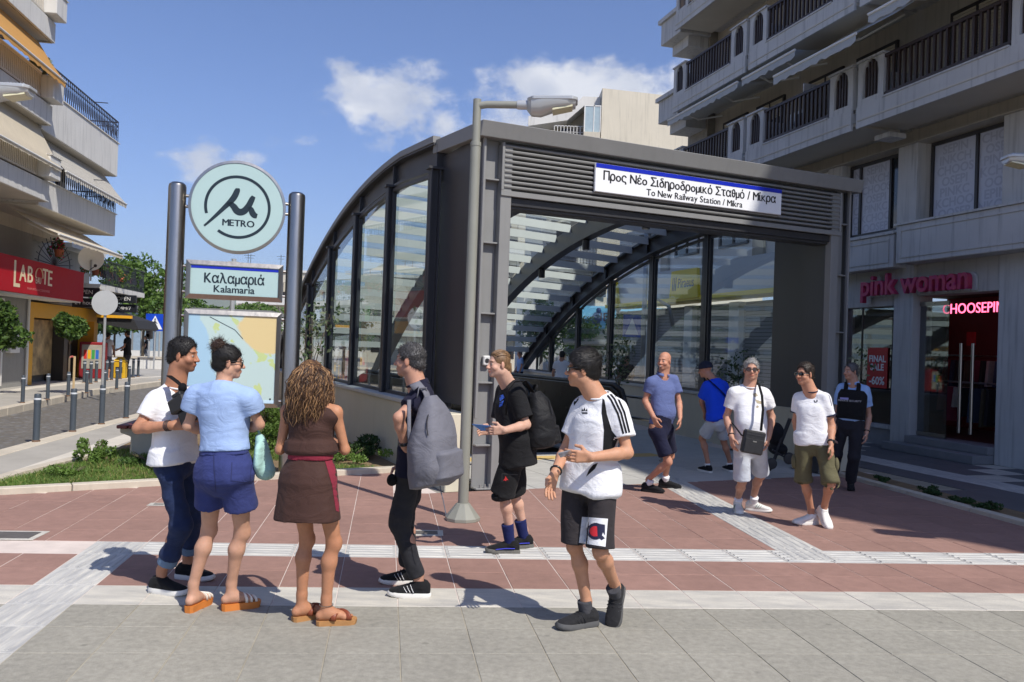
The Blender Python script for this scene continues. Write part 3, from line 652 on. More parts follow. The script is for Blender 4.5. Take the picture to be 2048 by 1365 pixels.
# ================================================================ metro totem
def totem():
    p0 = pix(343,690,10.2); p1 = pix(583,690,10.62); d = Vector((p1.x-p0.x,p1.y-p0.y,0)); W_ = d.length; rz = math.atan2(d.y,d.x)
    r = thing('metro_totem','round metro sign over station name and map between two steel posts','sign',(p0.x,p0.y,0),rz)
    m_pg = mat('backlit_panel', lin((172,198,196)), .35, var=.02, scale=2); m_dk = mat('totem_ink', lin((20,38,48)), .4, var=.04)
    for x in (0,W_):
        b = MB(); b.lathe([(.105,0),(.105,3.56),(.098,3.59),(.07,3.615),(.0,3.625)],28,Matrix.Translation((x,0,0))); b.build('post',m_chrome,r,smooth=35)
    cx = W_/2; cz = 3.36; RR = .56
    Mf = face_M((cx,-.02,cz),(1,0,0))
    b = MB(); b.lathe([(RR+.015,-.09),(RR+.02,0),(RR+.02,.055),(RR-.012,.06),(RR-.014,.05),(RR-.014,-.09)],64,Mf); b.build('disc_rim',m_chrome,r,smooth=40)
    b = MB(); b.lathe([(RR-.013,-.07),(RR-.013,.052)],64,Mf); disc = b.build('disc',m_pg,r,smooth=30)
    # circled mu emblem
    b = MB(); pts = []
    for k in range(49):
        a = R(233)+R(322)*k/48 if False else R(-128)+R(330)*k/48
        pts.append(a)
    pts = [R(-126)+R(322)*k/60 for k in range(61)]
    ro,ri = .395,.36; v = []
    for a in pts: v += [(ro*math.cos(a),ro*math.sin(a),.0545),(ri*math.cos(a),ri*math.sin(a),.0545)]
    b.add([Mf @ Vector(q) for q in v],[(2*i,2*i+1,2*i+3,2*i+2) for i in range(60)]); b.build('emblem_ring',m_dk,disc)
    def stroke(P, n='emblem_stroke'):
        # variable-width ribbon through (x,y,halfwidth), smoothed
        def cr(p0,p1,p2,p3,t): return tuple(.5*((2*p1[i])+(-p0[i]+p2[i])*t+(2*p0[i]-5*p1[i]+4*p2[i]-p3[i])*t*t+(-p0[i]+3*p1[i]-3*p2[i]+p3[i])*t**3) for i in range(3))
        Q = []
        for i in range(len(P)-1):
            a = P[max(i-1,0)]; dd = P[min(i+2,len(P)-1)]
            Q += [cr(a,P[i],P[i+1],dd,t/8) for t in range(8)]
        Q.append(P[-1]); v = []
        for i,q in enumerate(Q):
            a = Q[max(i-1,0)]; e = Q[min(i+1,len(Q)-1)]; t = Vector((e[0]-a[0],e[1]-a[1])).normalized(); nn = Vector((-t.y,t.x))*q[2]
            v += [Mf @ Vector((q[0]+nn.x,q[1]+nn.y,.0548)), Mf @ Vector((q[0]-nn.x,q[1]-nn.y,.0548))]
        b = MB(); b.add(v,[(2*i,2*i+1,2*i+3,2*i+2) for i in range(len(Q)-1)]); return b.build(n,m_dk,disc)
    stroke([(-.385,-.262,.012),(-.30,-.175,.017),(-.16,-.02,.026),(-.06,.10,.036),(-.015,.20,.034),(-.012,.235,.022)])
    stroke([(-.13,.03,.012),(-.085,.03,.03),(-.045,.0,.038),(-.01,-.045,.042),(.035,-.06,.042),(.085,-.035,.04),(.13,.03,.037),(.165,.11,.033),(.185,.15,.024)])
    stroke([(.12,.0,.012),(.155,-.01,.03),(.175,-.055,.037),(.20,-.085,.036),(.235,-.095,.028)])
    sign_line('emblem_lettering','METRO',.115,m_dk,disc,Mf @ Matrix.Translation((.02,-.205,.0545)),.385,.007)
    for z in (3.46,3.33):
        for (a,e) in ((0,cx-RR+.01),(cx+RR-.01,W_)):
            b = MB(); b.cyl((a,0,z),(e,0,z),.02,n=10); b.build('bracket',m_chrome,r,smooth=30)
    def panel(z0,z1,name):
        x0,x1 = .135,W_-.135; f = .055; y0,y1 = -.075,.06
        b = MB()
        for (pa,pb,pc,pd) in (((x0,z1),(x1,z1),(x1-f,z1-f),(x0+f,z1-f)),((x0,z0),(x0+f,z0+f),(x1-f,z0+f),(x1,z0)),((x0,z0),(x0,z1),(x0+f,z1-f),(x0+f,z0+f)),((x1,z0),(x1-f,z0+f),(x1-f,z1-f),(x1,z1))):
            q = [pa,pb,pc,pd]; o_ = [q[0],q[1],q[2],q[3]]
            out = lambda p: (abs(p[0]-x0)<1e-6 or abs(p[0]-x1)<1e-6 or abs(p[1]-z0)<1e-6 or abs(p[1]-z1)<1e-6)
            front = [Vector((p[0],(y0+.035 if out(p) else y0),p[1])) for p in q]; back = [Vector((p[0],y1,p[1])) for p in q]
            b.hexa(back,front)
        fr = b.build(name+'_frame',m_chrome,r)
        b = MB(); b.box(x0+f,x1-f,y0+.018,y1-.01,z0+f,z1-f); pn = b.build(name+'_face',m_pg,r)
        for z in (z0+.08,z1-.08):
            for (a,e) in ((.09,x0+.01),(x1-.01,W_-.09)):
                b = MB(); b.cyl((a,0,z),(e,0,z),.018,n=10); b.build('bracket',m_chrome,r,smooth=30)
        return pn, x0+f, x1-f, y0+.016
    pn,a0,a1,y = panel(2.20,2.675,'name_panel')
    b = MB(); b.box(a0+.005,a1-.005,y-.001,y+.001,2.575,2.61); b.build('blue_stripe',MATS['sign_blue'],pn)
    sign_line('panel_lettering','Καλαμαριά',.175,m_dk,pn,face_M((cx,y-.001,2.455),(1,0,0)),.72,.009)
    sign_line('panel_lettering','Kalamaria',.125,m_dk,pn,face_M((cx,y-.001,2.325),(1,0,0)),.49,.006)
    b = MB(); b.lathe([(.014,0),(.014,.004),(.006,.005)],12,face_M((.16,-.045,2.4),(1,0,0))); b.build('lock',m_chrome,r)
    pn,a0,a1,y = panel(.86,2.065,'map_panel')
    # printed map: sea, land, parks
    m = bpy.data.materials.new('printed_map'); m.use_nodes = True; N = m.node_tree.nodes; L = m.node_tree.links; bs = N['Principled BSDF']; bs.inputs['Roughness'].default_value = .25
    tc = N.new('ShaderNodeTexCoord'); nz = N.new('ShaderNodeTexNoise'); nz.inputs['Scale'].default_value = 2.6; nz.inputs['Detail'].default_value = 5; L.new(tc.outputs['Object'],nz.inputs['Vector'])
    sx = N.new('ShaderNodeSeparateXYZ'); L.new(tc.outputs['Object'],sx.inputs[0])
    def mth(op,a,b_):
        q = N.new('ShaderNodeMath'); q.operation = op
        for i,vv in enumerate((a,b_)):
            if isinstance(vv,(int,float)): q.inputs[i].default_value = vv
            else: L.new(vv,q.inputs[i])
        return q.outputs[0]
    coast = mth('ADD',mth('ADD',sx.outputs[0],mth('MULTIPLY',mth('SUBTRACT',nz.outputs[0],.5),.5)),mth('MULTIPLY',sx.outputs[2],.26))
    cr = N.new('ShaderNodeValToRGB'); L.new(coast,cr.inputs[0]); e = cr.color_ramp.elements; e[0].position = .0; e[0].color = (*lin((160,194,214)),1); e[1].position = 1.0; e[1].color = (*lin((184,206,202)),1)
    x = e.new(.86); x.color = (*lin((160,194,214)),1); x = e.new(.88); x.color = (*lin((184,206,202)),1); cr.color_ramp.interpolation = 'LINEAR'
    n2 = N.new('ShaderNodeTexNoise'); n2.inputs['Scale'].default_value = 5.5; n2.inputs['Detail'].default_value = 2; L.new(tc.outputs['Object'],n2.inputs['Vector'])
    gr = N.new('ShaderNodeMapRange'); L.new(n2.outputs[0],gr.inputs[0]); gr.inputs[1].default_value = .60; gr.inputs[2].default_value = .62
    land = N.new('ShaderNodeMapRange'); L.new(coast,land.inputs[0]); land.inputs[1].default_value = .95; land.inputs[2].default_value = 1.0
    mx = N.new('ShaderNodeMix'); mx.data_type = 'RGBA'; L.new(mth('MULTIPLY',gr.outputs[0],land.outputs[0]),mx.inputs[0]); L.new(cr.outputs[0],mx.inputs['A']); mx.inputs['B'].default_value = (*lin((188,204,142)),1)
    vs = N.new('ShaderNodeVectorMath'); vs.operation = 'DISTANCE'; L.new(tc.outputs['Object'],vs.inputs[0]); vs.inputs[1].default_value = (cx+.42,-.06,1.88)
    dist = mth('ADD',vs.outputs['Value'],mth('MULTIPLY',mth('SUBTRACT',nz.outputs[0],.5),.35))
    yr = N.new('ShaderNodeMapRange'); L.new(dist,yr.inputs[0]); yr.inputs[1].default_value = .36; yr.inputs[2].default_value = .33
    m2 = N.new('ShaderNodeMix'); m2.data_type = 'RGBA'; L.new(yr.outputs[0],m2.inputs[0]); L.new(mx.outputs['Result'],m2.inputs['A']); m2.inputs['B'].default_value = (*lin((214,194,142)),1)
    L.new(m2.outputs['Result'],bs.inputs['Base Color'])
    pn.data.materials[0] = m
    b = MB(); b.tube([(cx-.28,y-.001,1.98),(cx-.12,y-.001,1.9),(cx+.02,y-.001,1.83),(cx+.12,y-.001,1.72)],.003,4); b.build('map_route',m_dk,pn)
    b = MB(); b.lathe([(.012,0),(.012,.003)],10,face_M((a1-.05,y,.97),(1,0,0))); b.build('map_symbol',m_dk,pn)
    b = MB(); b.box(a0,a1,y-.001,y+.003,.916,.955); b.build('map_footer',mat('map_footer_blue',lin((196,222,236)),.3),pn)
totem()
# ================================================================ street lamps
m_pole = mat('lamp_pole_paint', lin((142,142,132)), .45, var=.05, scale=4, streak=.15); m_lamp = mat('lamp_casting', lin((190,192,192)), .35, metal=.3, var=.04); m_lens = mat('lamp_lens', lin((222,216,178)), .15, var=.1, scale=30, coat=.6)
def street_lamp(loc, rz, label):
    r = thing('street_lamp',label,'street lamp',loc,rz,'street lamps on the square')
    b = MB(); b.lathe([(.176,0.002),(.176,.03),(.080,.15),(.068,.165),(.056,.17)],10,None); b.build('base_cover',m_pole,r,smooth=25)
    b = MB(); b.lathe([(.053,.0),(.053,.6),(.050,3.72),(.054,3.72),(.054,3.76),(.042,3.765),(.040,4.19),(.0,4.2)],20); b.build('pole',m_pole,r,smooth=30)
    b = MB(); b.tube([(-.02,0,4.12),(.1,0,4.14),(.52,0,4.14)],.036,14); b.build('arm',m_pole,r,smooth=40)
    b = MB(); b.lathe([(.042,0),(.046,.02),(.046,.14),(.04,.15)],16,face_M((.40,0,4.14),(0,1,0),(0,0,1)) ); b.build('arm_sleeve',m_lamp,r,smooth=30)
    # lamp head: flat top, belly that thins towards the tip
    top = 4.185; secs = [(.50,.045,.08,.06),(.545,.11,.135,.085),(.64,.125,.14,.09),(.755,.13,.095,.09),(.90,.125,.065,.085),(.98,.09,.05,.07)]; v = []; n = 12
    for (x,w,dp,_) in secs:
        for k in range(n):
            a = math.pi*k/(n-1); v.append((x,-w*math.cos(a),top-.02-dp*math.sin(a)**.6))
        
    b = MB(); f = [(i*n+k,i*n+k+1,(i+1)*n+k+1,(i+1)*n+k) for i in range(len(secs)-1) for k in range(n-1)]+[tuple(range(n)),tuple((len(secs)-1)*n+k for k in range(n))]+[(i*n,(i+1)*n,(i+1)*n+n-1,i*n+n-1) for i in range(len(secs)-1)]
    b.add(v,f); hd = b.build('lamp_head',m_lamp,r,smooth=40)
    b = MB(); b.prism([(.5,-.05),(.56,-.125),(.95,-.135),(1.0,-.09),(1.0,.09),(.95,.135),(.56,.125),(.5,.05)],top-.02,top+.018); b.build('lamp_lid',m_lamp,r,bevel=.008)
    for k in range(6):
        b = MB(); b.add([(.78+k*.03,-.09,top+.019),(.79+k*.03,-.09,top+.019),(.79+k*.03,.09,top+.019),(.78+k*.03,.09,top+.019),(.785+k*.03,-.09,top+.04),(.785+k*.03,.09,top+.04)],[(0,1,4),(1,2,5,4),(2,3,5),(3,0,4,5)]); b.build('cooling_fin',m_lamp,hd)
    b = MB(); b.add([(.755,-.105,top-.118),(.95,-.095,top-.076),(.95,.095,top-.076),(.755,.105,top-.118),(.755,-.105,top-.10),(.95,-.095,top-.06),(.95,.095,top-.06),(.755,.105,top-.10)],[(3,2,1,0),(4,5,6,7),(0,1,5,4),(1,2,6,5),(2,3,7,6),(3,0,4,7)]); b.build('lens',m_lens,hd)
    return r
LP = gpt(925,1040)
street_lamp((LP.x,LP.y,0), R(-4), 'grey street lamp in front of the metro entrance, its arm over the roof')
street_lamp((-5.95,8.3,0), R(8), 'grey street lamp whose head juts in before the orange awning')
street_lamp((6.75,9.75,0), R(176), 'grey street lamp whose head pokes in before the shop windows')
street_lamp((6.95,5.5,0), R(168), 'grey street lamp past the edge of the picture that shades the red paving')
# ================================================================ buildings
m_plw = mat('white_plaster_aged', lin((214,212,206)), .85, var=.06, scale=1.4, streak=.45, bump=.12, bscale=40)
m_plb = mat('beige_plaster', lin((206,198,180)), .88, var=.06, scale=.9, streak=.3, bump=.12, bscale=40)
m_rpw = mat('shaded_grimy_white_plaster', lin((194,193,190)), .88, var=.08, scale=1.2, streak=.6, bump=.15, bscale=40)  # white plaster copy for the right block: shade darkened in, plus grime streaks
m_rpb = mat('shaded_grimy_beige_plaster', lin((178,171,157)), .9, var=.08, scale=.9, streak=.4, bump=.15, bscale=40)  # beige counterpart, its colour likewise lowered to carry the block's shade
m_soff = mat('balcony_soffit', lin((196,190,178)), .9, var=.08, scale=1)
m_rail = mat('dark_brown_rail', lin((58,44,38)), .5, var=.1)
m_shut = mat('roller_shutter', lin((196,186,164)), .6, var=.06, scale=3, rnd=.06)
m_dkfr = mat('dark_frame', lin((46,42,40)), .4)
m_wing = mat('window_glass_dark', (.03,.035,.04), .06, var=.2, scale=1.5, coat=.5)
m_stone = mat('stone_cladding', lin((142,136,124)), .85, var=.25, scale=5, bump=.6, bscale=12)
m_awn = mat('awning_cloth_grey', lin((200,200,196)), .9, var=.05, scale=3, trans=.25)
m_awc = mat('awning_cloth_cream', lin((226,214,190)), .9, var=.04, scale=3, trans=.3)
m_awo = mat('awning_cloth_orange', lin((222,168,96)), .9, var=.05, scale=3, trans=.35)
m_wpaint = mat('white_metal_paint', lin((228,226,220)), .45, var=.04)
def striped(name, a, b, freq):
    m = bpy.data.materials.new(name); m.use_nodes = True; N = m.node_tree.nodes; L = m.node_tree.links; bs = N['Principled BSDF']; bs.inputs['Roughness'].default_value = .9
    tc = N.new('ShaderNodeTexCoord'); w = N.new('ShaderNodeTexWave'); w.bands_direction = 'Y'; w.inputs['Scale'].default_value = freq; L.new(tc.outputs['Object'],w.inputs['Vector'])
    cr = N.new('ShaderNodeValToRGB'); cr.color_ramp.interpolation = 'CONSTANT'; cr.color_ramp.elements[0].color = (*a,1); cr.color_ramp.elements[1].color = (*b,1); cr.color_ramp.elements[1].position = .5; L.new(w.outputs[0],cr.inputs[0]); L.new(cr.outputs[0],bs.inputs['Base Color'])
    tr = N.new('ShaderNodeBsdfTranslucent'); L.new(cr.outputs[0],tr.inputs[0]); ms = N.new('ShaderNodeMixShader'); ms.inputs[0].default_value = .25; L.new(bs.outputs[0],ms.inputs[1]); L.new(tr.outputs[0],ms.inputs[2]); L.new(ms.outputs[0],N['Material Output'].inputs[0])
    MATS[name] = m; return m
m_aws = striped('awning_cloth_striped', lin((232,226,212)), lin((150,146,138)), 1.9)
def part(parent, name, m, *boxes, bev=0):
    b = MB()
    for q in boxes: b.box(*q)
    return b.build(name, m, parent, bevel=bev)
def awning(root, x0, z0, x1, z1, l0, l1, m, arms=2, sgn=-1, val=.2, wob=.03):
    """cloth from the wall (x0,z0) out to the bar (x1,z1), scalloped valance, folding arms"""
    b = MB(); n = max(4,int((l1-l0)/.14)); v = []; f = []
    for i in range(n+1):
        l = l0+(l1-l0)*i/n
        for k in range(5):
            t = k/4; sag = -.05*math.sin(math.pi*t)
            v.append((x0+(x1-x0)*t, l, z0+(z1-z0)*t+sag))
        v.append((x1+.004*sgn, l, z1-val*(.72+.28*abs(math.sin(i*1.35)))+wob*math.sin(i*2.1)*.3))
    f = [(i*6+k,i*6+k+1,i*6+7+k,i*6+6+k) for i in range(n) for k in range(5)]
    b.add(v,f); c = b.build('awning_cloth',m,root,smooth=True)
    b = MB(); b.cyl((x1,l0,z1-.01),(x1,l1,z1-.01),.028,n=8); b.build('front_bar',m_wpaint,root,smooth=30)
    for k in range(arms):
        l = l0+(l1-l0)*(k+.5)/arms if arms > 1 else (l0+l1)/2
        b = MB(); xm = (x0+x1)/2; b.tube([(x0+.02*sgn,l,z0-.22),(xm,l+.28,(z0+z1)/2-.2),(x1-.02*sgn,l,z1-.03)],.022,6); b.build('folding_arm',m_wpaint,root)
def arch_panel(root, x0, x1, l0, l1, z0, z1, m, ow=.42, oz=.12, oh=.72):
    lc = (l0+l1)/2; r = ow/2; zt = z0+oz; zs = z0+oz+oh-r*1.25
    P = [(lc-r,zt),(lc-r,zs)]+[(lc-r*math.cos(a),zs+r*1.25*math.sin(a)) for a in (R(30),R(60))]+[(lc,zs+r*1.25)]
    left = [(l0,z0),(lc,z0),(lc,zt)]+P+[(lc,z1),(l0,z1)]
    right = [(2*lc-a,c) for a,c in left][::-1]
    Mx = Matrix(((0,0,1,0),(1,0,0,0),(0,1,0,0),(0,0,0,1))); b = MB(); b.prism(left,x0,x1,Mx); b.prism(right,x0,x1,Mx)
    o = b.build('arch_panel',m,root)
    b = MB()
    for k in range(5):
        l = lc-r+(k+.5)*ow/5; b.box((x0+x1)/2-.015,(x0+x1)/2+.015,l-.018,l+.018,zt,zs+r*1.2*math.sqrt(max(0,1-((l-lc)/r)**2)))
    b.build('arch_bars',m_rail,o)
    b = MB(); b.box(x0-.04,x1+.04,l0-.02,l1+.02,z1,z1+.04); b.build('panel_cap',m,o)
def baluster_rail(root, x, l0, l1, z0, z1, step=.13, m=None, bw=.024):
    m = m or m_rail; b = MB(); b.box(x-.035,x+.035,l0,l1,z1-.06,z1); o = b.build('top_rail',m,root)
    b = MB(); b.box(x-.03,x+.03,l0,l1,z0,z0+.05); b.build('bottom_rail',m,root)
    n = int((l1-l0)/step); bm = SHARED.get(('bal',m.name,round(z1-z0,2)))
    if bm is None:
        q = MB(); q.box(-.022,.022,-bw,bw,.05,z1-z0-.06); bm = q.mesh('baluster'); bm.materials.append(m); SHARED[('bal',m.name,round(z1-z0,2))] = bm
    for k in range(n): link('baluster',bm,root,(x,l0+(k+.5)*(l1-l0)/n,z0))
def window(root, x, l0, l1, z0, z1, shut=.5, out=-1, frame=None, sh_m=None):
    fr = frame or m_dkfr; d = .06*out; a,c = sorted((x,x+d)); t = .06
    w = part(root,'window',fr,(a,c,l0,l0+t,z0,z1),(a,c,l1-t,l1,z0,z1),(a,c,l0+t,l1-t,z1-t,z1),(a,c,l0+t,l1-t,z0,z0+t),(a,c,(l0+l1)/2-.025,(l0+l1)/2+.025,z0+t,z1-t))
    xx = x+.02*out; a,c = sorted((xx,xx-.004*out))
    part(w,'pane',m_wing,(a,c,l0+t,l1-t,z0+t,z1-t))
    if shut > 0:
        zb = z1-t-(z1-z0-2*t)*shut; k = 0; b = MB(); z = z1-t
        while z > zb+.05:
            b.box(min(x+.03*out,x+.05*out),max(x+.03*out,x+.05*out),l0+t,l1-t,z-.05,z-.006); z -= .056
        b.build('shutter',sh_m or m_shut,w)
RB_ROT = R(16); RB_O = (8.5,14.5,0)
def right_building():
    r = thing('apartment_block','aged white apartment block with arched balcony panels above the pink lettered shop','building',RB_O,RB_ROT)
    L0,L1,TOP = -18.0,11.3,20.2
    Z = [6.2,8.58,10.95,13.3,15.5]
    part(r,'facade_wall',m_rpb,(0,8,L0,-4,6.05,TOP)); part(r,'facade_wall',m_rpb,(0,8,-3.999,L1,6.05,13.6)); part(r,'unseen_setback',m_rpb,(3,8,-3.999,L1-1,13.6,TOP))  # upper storey out of view, stepped back so sun reaches the roof slats
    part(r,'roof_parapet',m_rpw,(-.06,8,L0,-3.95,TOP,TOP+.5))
    part(r,'corner_pier',m_stone,(-.25,-.002,10.1,11.28,6.1,13.5))
    # mezzanine and ground floor piers, beams, infill
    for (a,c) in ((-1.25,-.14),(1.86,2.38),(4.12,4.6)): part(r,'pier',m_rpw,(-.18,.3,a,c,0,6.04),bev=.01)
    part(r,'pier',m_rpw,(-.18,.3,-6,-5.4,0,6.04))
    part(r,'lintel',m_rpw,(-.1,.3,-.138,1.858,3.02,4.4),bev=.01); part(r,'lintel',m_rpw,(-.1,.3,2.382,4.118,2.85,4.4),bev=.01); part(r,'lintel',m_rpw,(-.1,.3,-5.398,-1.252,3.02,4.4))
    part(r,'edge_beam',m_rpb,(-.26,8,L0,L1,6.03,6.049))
    for (a,c,z0,z1,xo) in ((-6.5,1.88,3.62,4.36,-.6),(2.06,4.7,3.58,4.24,-.5)):
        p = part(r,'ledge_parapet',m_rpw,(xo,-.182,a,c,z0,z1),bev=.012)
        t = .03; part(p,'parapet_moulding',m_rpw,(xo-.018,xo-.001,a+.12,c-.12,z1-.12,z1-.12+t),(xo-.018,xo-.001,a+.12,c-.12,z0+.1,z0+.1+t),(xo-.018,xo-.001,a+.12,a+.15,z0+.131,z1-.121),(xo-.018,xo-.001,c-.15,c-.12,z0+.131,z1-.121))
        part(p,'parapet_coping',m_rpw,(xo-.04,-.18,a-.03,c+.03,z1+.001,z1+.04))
    # mezzanine windows with frosted film printed with pale lettering
    m_film = mat('frosted_film', lin((196,198,208)), .35, var=.03, scale=1); m_flet = mat('film_lettering', lin((176,178,190)), .4, var=.03)
    def film(l0,l1,mull,dark=None):
        z0,z1 = 4.42,6.0; w = part(r,'mezzanine_window',m_dkfr,(.02,.1,l0,l0+.06,z0,z1),(.02,.1,l1-.06,l1,z0,z1),(.02,.1,l0+.06,l1-.06,z1-.07,z1),(.02,.1,l0+.06,l1-.06,z0,z0+.05),*[(.02,.1,q-.03,q+.03,z0+.05,z1-.07) for q in mull])
        e = [l0+.06]+mull+[l1-.06]
        for i in range(len(e)-1):
            a,c = e[i]+(.03 if i else 0), e[i+1]-(.03 if i < len(e)-2 else 0)
            pn = part(w,'pane',m_wing if (dark is not None and i == dark) else m_film,(.06,.064,a,c,z0+.05,z1-.07))
            if dark is not None and i == dark: continue
            nch = int((c-a)/.17)
            for k in range(7):
                s_ = ('CHOOSEPINK'*3)[(k*3+i*4)%10:][:nch]
                text('film_lettering',s_,.235,m_flet,pn,face_M((.0585,(a+c)/2,z1-.2-k*.205),(0,-1,0)),.0005,sx=1.05,bold=.006)
    film(2.42,4.08,[2.82,3.75],0)
    film(-.55,1.72,[.62]); film(-4.9,-1.4,[-3.2])
    # pink letters standing off the lintel on a pale backing
    m_pk = mat('pink_letter_film', lin((150,34,92)), .4, var=.4, scale=9, col2=lin((196,70,92)), detail=2); m_bk = mat('letter_backing', lin((205,206,210)), .5)
    for wd,l,sz in (('pink',2.72,.60),('woman',1.2,.60)):
        me = text_mesh(wd,sz,.05,sx=1.0,bold=.012); bx = max(v.co.x for v in me.vertices)-min(v.co.x for v in me.vertices)
        tw = 1.02 if wd == 'pink' else 1.68; me.transform(Matrix.Diagonal((tw/bx,1,1,1))); me.materials.append(m_pk); me.transform(face_M((-.28,l,3.26),(0,-1,0)))
        sg = link('shop_lettering',me,r)
        me2 = text_mesh(wd,sz,.02,bold=.03); me2.transform(Matrix.Diagonal((tw/bx*1.0,1,1,1))); me2.materials.append(m_bk); me2.transform(face_M((-.14,l,3.26),(0,-1,0))); link('letter_backing',me2,sg)
    # shop window: frame, glass, sale poster, shelves behind
    w = part(r,'shop_window',m_rpw,(-.02,.12,2.382,2.43,.42,2.85),(-.02,.12,4.07,4.118,.42,2.85)); part(w,'sill',m_rpw,(-.1,.2,2.382,4.118,.34,.42)); part(w,'plinth',mat('granite_plinth',lin((140,140,142)),.5),(-.06,.25,2.382,4.118,0,.34))
    m_sg = glass('shop_glass',(.55,.6,.6),.10); part(w,'pane',m_sg,(.03,.036,2.43,4.07,.42,2.85)); part(w,'mullion',m_dkfr,(.02,.05,3.52,3.56,.42,2.85))
    m_rp = mat('sale_poster_red', lin((196,34,44)), .4); po = part(w,'sale_poster',m_rp,(.0,.012,2.72,3.32,1.16,2.0)); po['label'] = 'red sale poster with white lettering'
    m_wt = mat('poster_white', lin((238,236,236)), .5)
    for t_,z,s_ in (('FINAL',1.76,.19),('SALE',1.585,.19),('-60%',1.30,.23)): text('poster_lettering',t_,s_,m_wt,po,face_M((-.002,3.02,z),(0,-1,0)),.001,sx=1.0,bold=.006)
    # shop interior
    m_rm = mat('shop_interior', lin((120,110,104)), .8); m_rk = mat('shop_back_wall', lin((150,60,60)), .8, var=.1)
    b = MB(); b.box(.31,7.9,-5.3,5.6,.0,.16); b.build('shop_floor',m_rm,r); b = MB(); b.box(.31,7.9,-5.3,5.6,3.35,3.55); b.build('shop_ceiling',m_rm,r)
    part(r,'shop_back_wall',m_rk,(4.2,4.3,-5.3,5.6,.16,3.35)); part(r,'shop_side_wall',m_rm,(.3,4.2,5.6,5.7,.0,3.0)); part(r,'shop_side_wall',m_rm,(.3,4.2,-5.4,-5.3,0,3.0))
    # door opening: steps, open glass leaf, handle bars, neon lettering, clothes rails
    part(r,'door_step',mat('step_granite',lin((128,128,130)),.6),(-.62,.25,-.13,2.1,0.002,.155),bev=.01); part(r,'door_step',MATS['step_granite'],(-.3,.3,-.13,1.85,.156,.30),bev=.01)
    dl = part(r,'glass_door',m_chrome,(-.02,.02,1.12,1.84,.31,.38),(-.02,.02,1.12,1.84,2.82,2.9)); part(dl,'pane',m_sg,(-.006,.006,1.12,1.84,.38,2.82))
    for l in (.82,.55): 
        b = MB(); b.cyl((-.0,l,.45),(-.0,l,2.1),.03,n=10); b.build('door_handle',m_chrome,r,smooth=30)
    m_neon = mat('neon_pink', lin((255,90,130)), .4, emit=(1,.12,.24,3.4))
    text('neon_lettering','CHOOSEPINK',.30,m_neon,r,face_M((1.5,2.0,2.86),(0,-1,0)),.006,fit=1.75)
    part(r,'notice_board',m_rp,(1.6,1.62,2.1,2.32,2.1,2.38))
    cl = [lin(c) for c in ((50,46,48),(190,180,170),(150,60,80),(70,80,100),(210,160,150),(90,80,60),(30,30,34))]
    for row,(x,z) in enumerate(((2.2,1.9),(3.2,1.2),(1.2,1.35))):
        b = MB(); b.cyl((x,-3,z),(x,4,z),.02,n=8); rk = b.build('clothes_rail',m_chrome,r)
        for k in range(34):
            l = -2.9+k*.2+rng.uniform(-.05,.05); c = rng.choice(range(7)); h = rng.uniform(.5,.85); b = MB()
            b.add([(x-.2,l,z-.1),(x+.2,l+.02,z-.1),(x+.24,l+.03,z-h),(x-.24,l,z-h),(x-.2,l+.06,z-.1),(x+.2,l+.08,z-.1),(x+.24,l+.1,z-h),(x-.24,l+.07,z-h)],[(0,1,2,3),(4,7,6,5),(0,4,5,1),(1,5,6,2),(2,6,7,3),(3,7,4,0)])
            b.build('garment',mat('garment_%d'%c,cl[c],.9,var=.15),rk)
    # bank: shutters, pale piers, grey fascia with yellow edge and logo box
    m_pier = mat('pale_stone_pier', lin((222,220,214)), .6, var=.04, scale=2); m_shd = mat('grey_shutter', lin((150,150,150)), .45, var=.05); m_fas = mat('bank_fascia', lin((186,188,192)), .35, var=.02); m_yel = mat('bank_yellow', lin((246,214,30)), .45, var=.03); m_ink = mat('bank_ink', lin((40,44,60)), .4)
    edges = [4.6,5.9,8.3,10.9,13.6,16.2]
    for i,l in enumerate(edges): part(r,'pier',m_pier,(-.12,.3,l+(0.003 if i == 0 else 0),l+.5,0,3.2),bev=.01)
    for i in range(5):
        a,c = edges[i]+.5,edges[i+1]; b = MB(); z = .06
        while z < 3.1: b.box(.06,.09,a,c,z,z+.082); z += .096
        b.build('roller_shutter',m_shd,r); part(r,'shutter_back',m_dkfr,(.1,.3,a,c,0,3.2))
    part(r,'bank_fascia',m_fas,(-.5,.3,4.62,16.7,3.42,4.3),bev=.01); part(r,'fascia_edge',m_yel,(-.56,.3,4.62,16.7,3.3,3.418))
    for (a,c) in ((9.7,11.5),(15.4,16.1)):
        b = MB(); b.prism([(a,3.36),(c,3.36),(c-.12,4.22),(a+.12 if a<10 else a+.3,4.22)],-.60,-.504,Matrix(((0,0,1,0),(1,0,0,0),(0,1,0,0),(0,0,0,1)))); lb = b.build('logo_box',m_yel,r)
        if a < 10:
            text('logo_lettering','Piraeus',.40,m_ink,lb,face_M((-.603,10.45,3.82),(0,-1,0)),.001,sx=.86,bold=.006)
            for k in range(3):
                b = MB(); l = 11.32-k*.1; b.sheet([(-.603,l,3.62),(-.603,l-.06,3.62),(-.603,l-.1,4.02),(-.603,l-.04,4.02)],.002,(-1,0,0)); b.build('logo_bar',m_ink,lb)
    part(r,'mezzanine_wall',m_pier,(-.05,.3,4.602,16.7,4.302,6.028))
    for l in (5.3,8.0,10.7,13.4): window(r,-.051,l,l+1.5,4.75,5.8,0)
    for l in (7.2,9.9,12.6): part(r,'stone_pilaster',m_rpb,(-.14,-.052,l,l+.5,4.31,6.02))
    # balconies: unit = arch panel, rail, arch panel, repeated on every floor
    X = -1.42
    units = [(-10.0,-6.2),(-6.05,-2.3),(-2.15,2.05),(2.2,6.0),(6.15,9.95)]
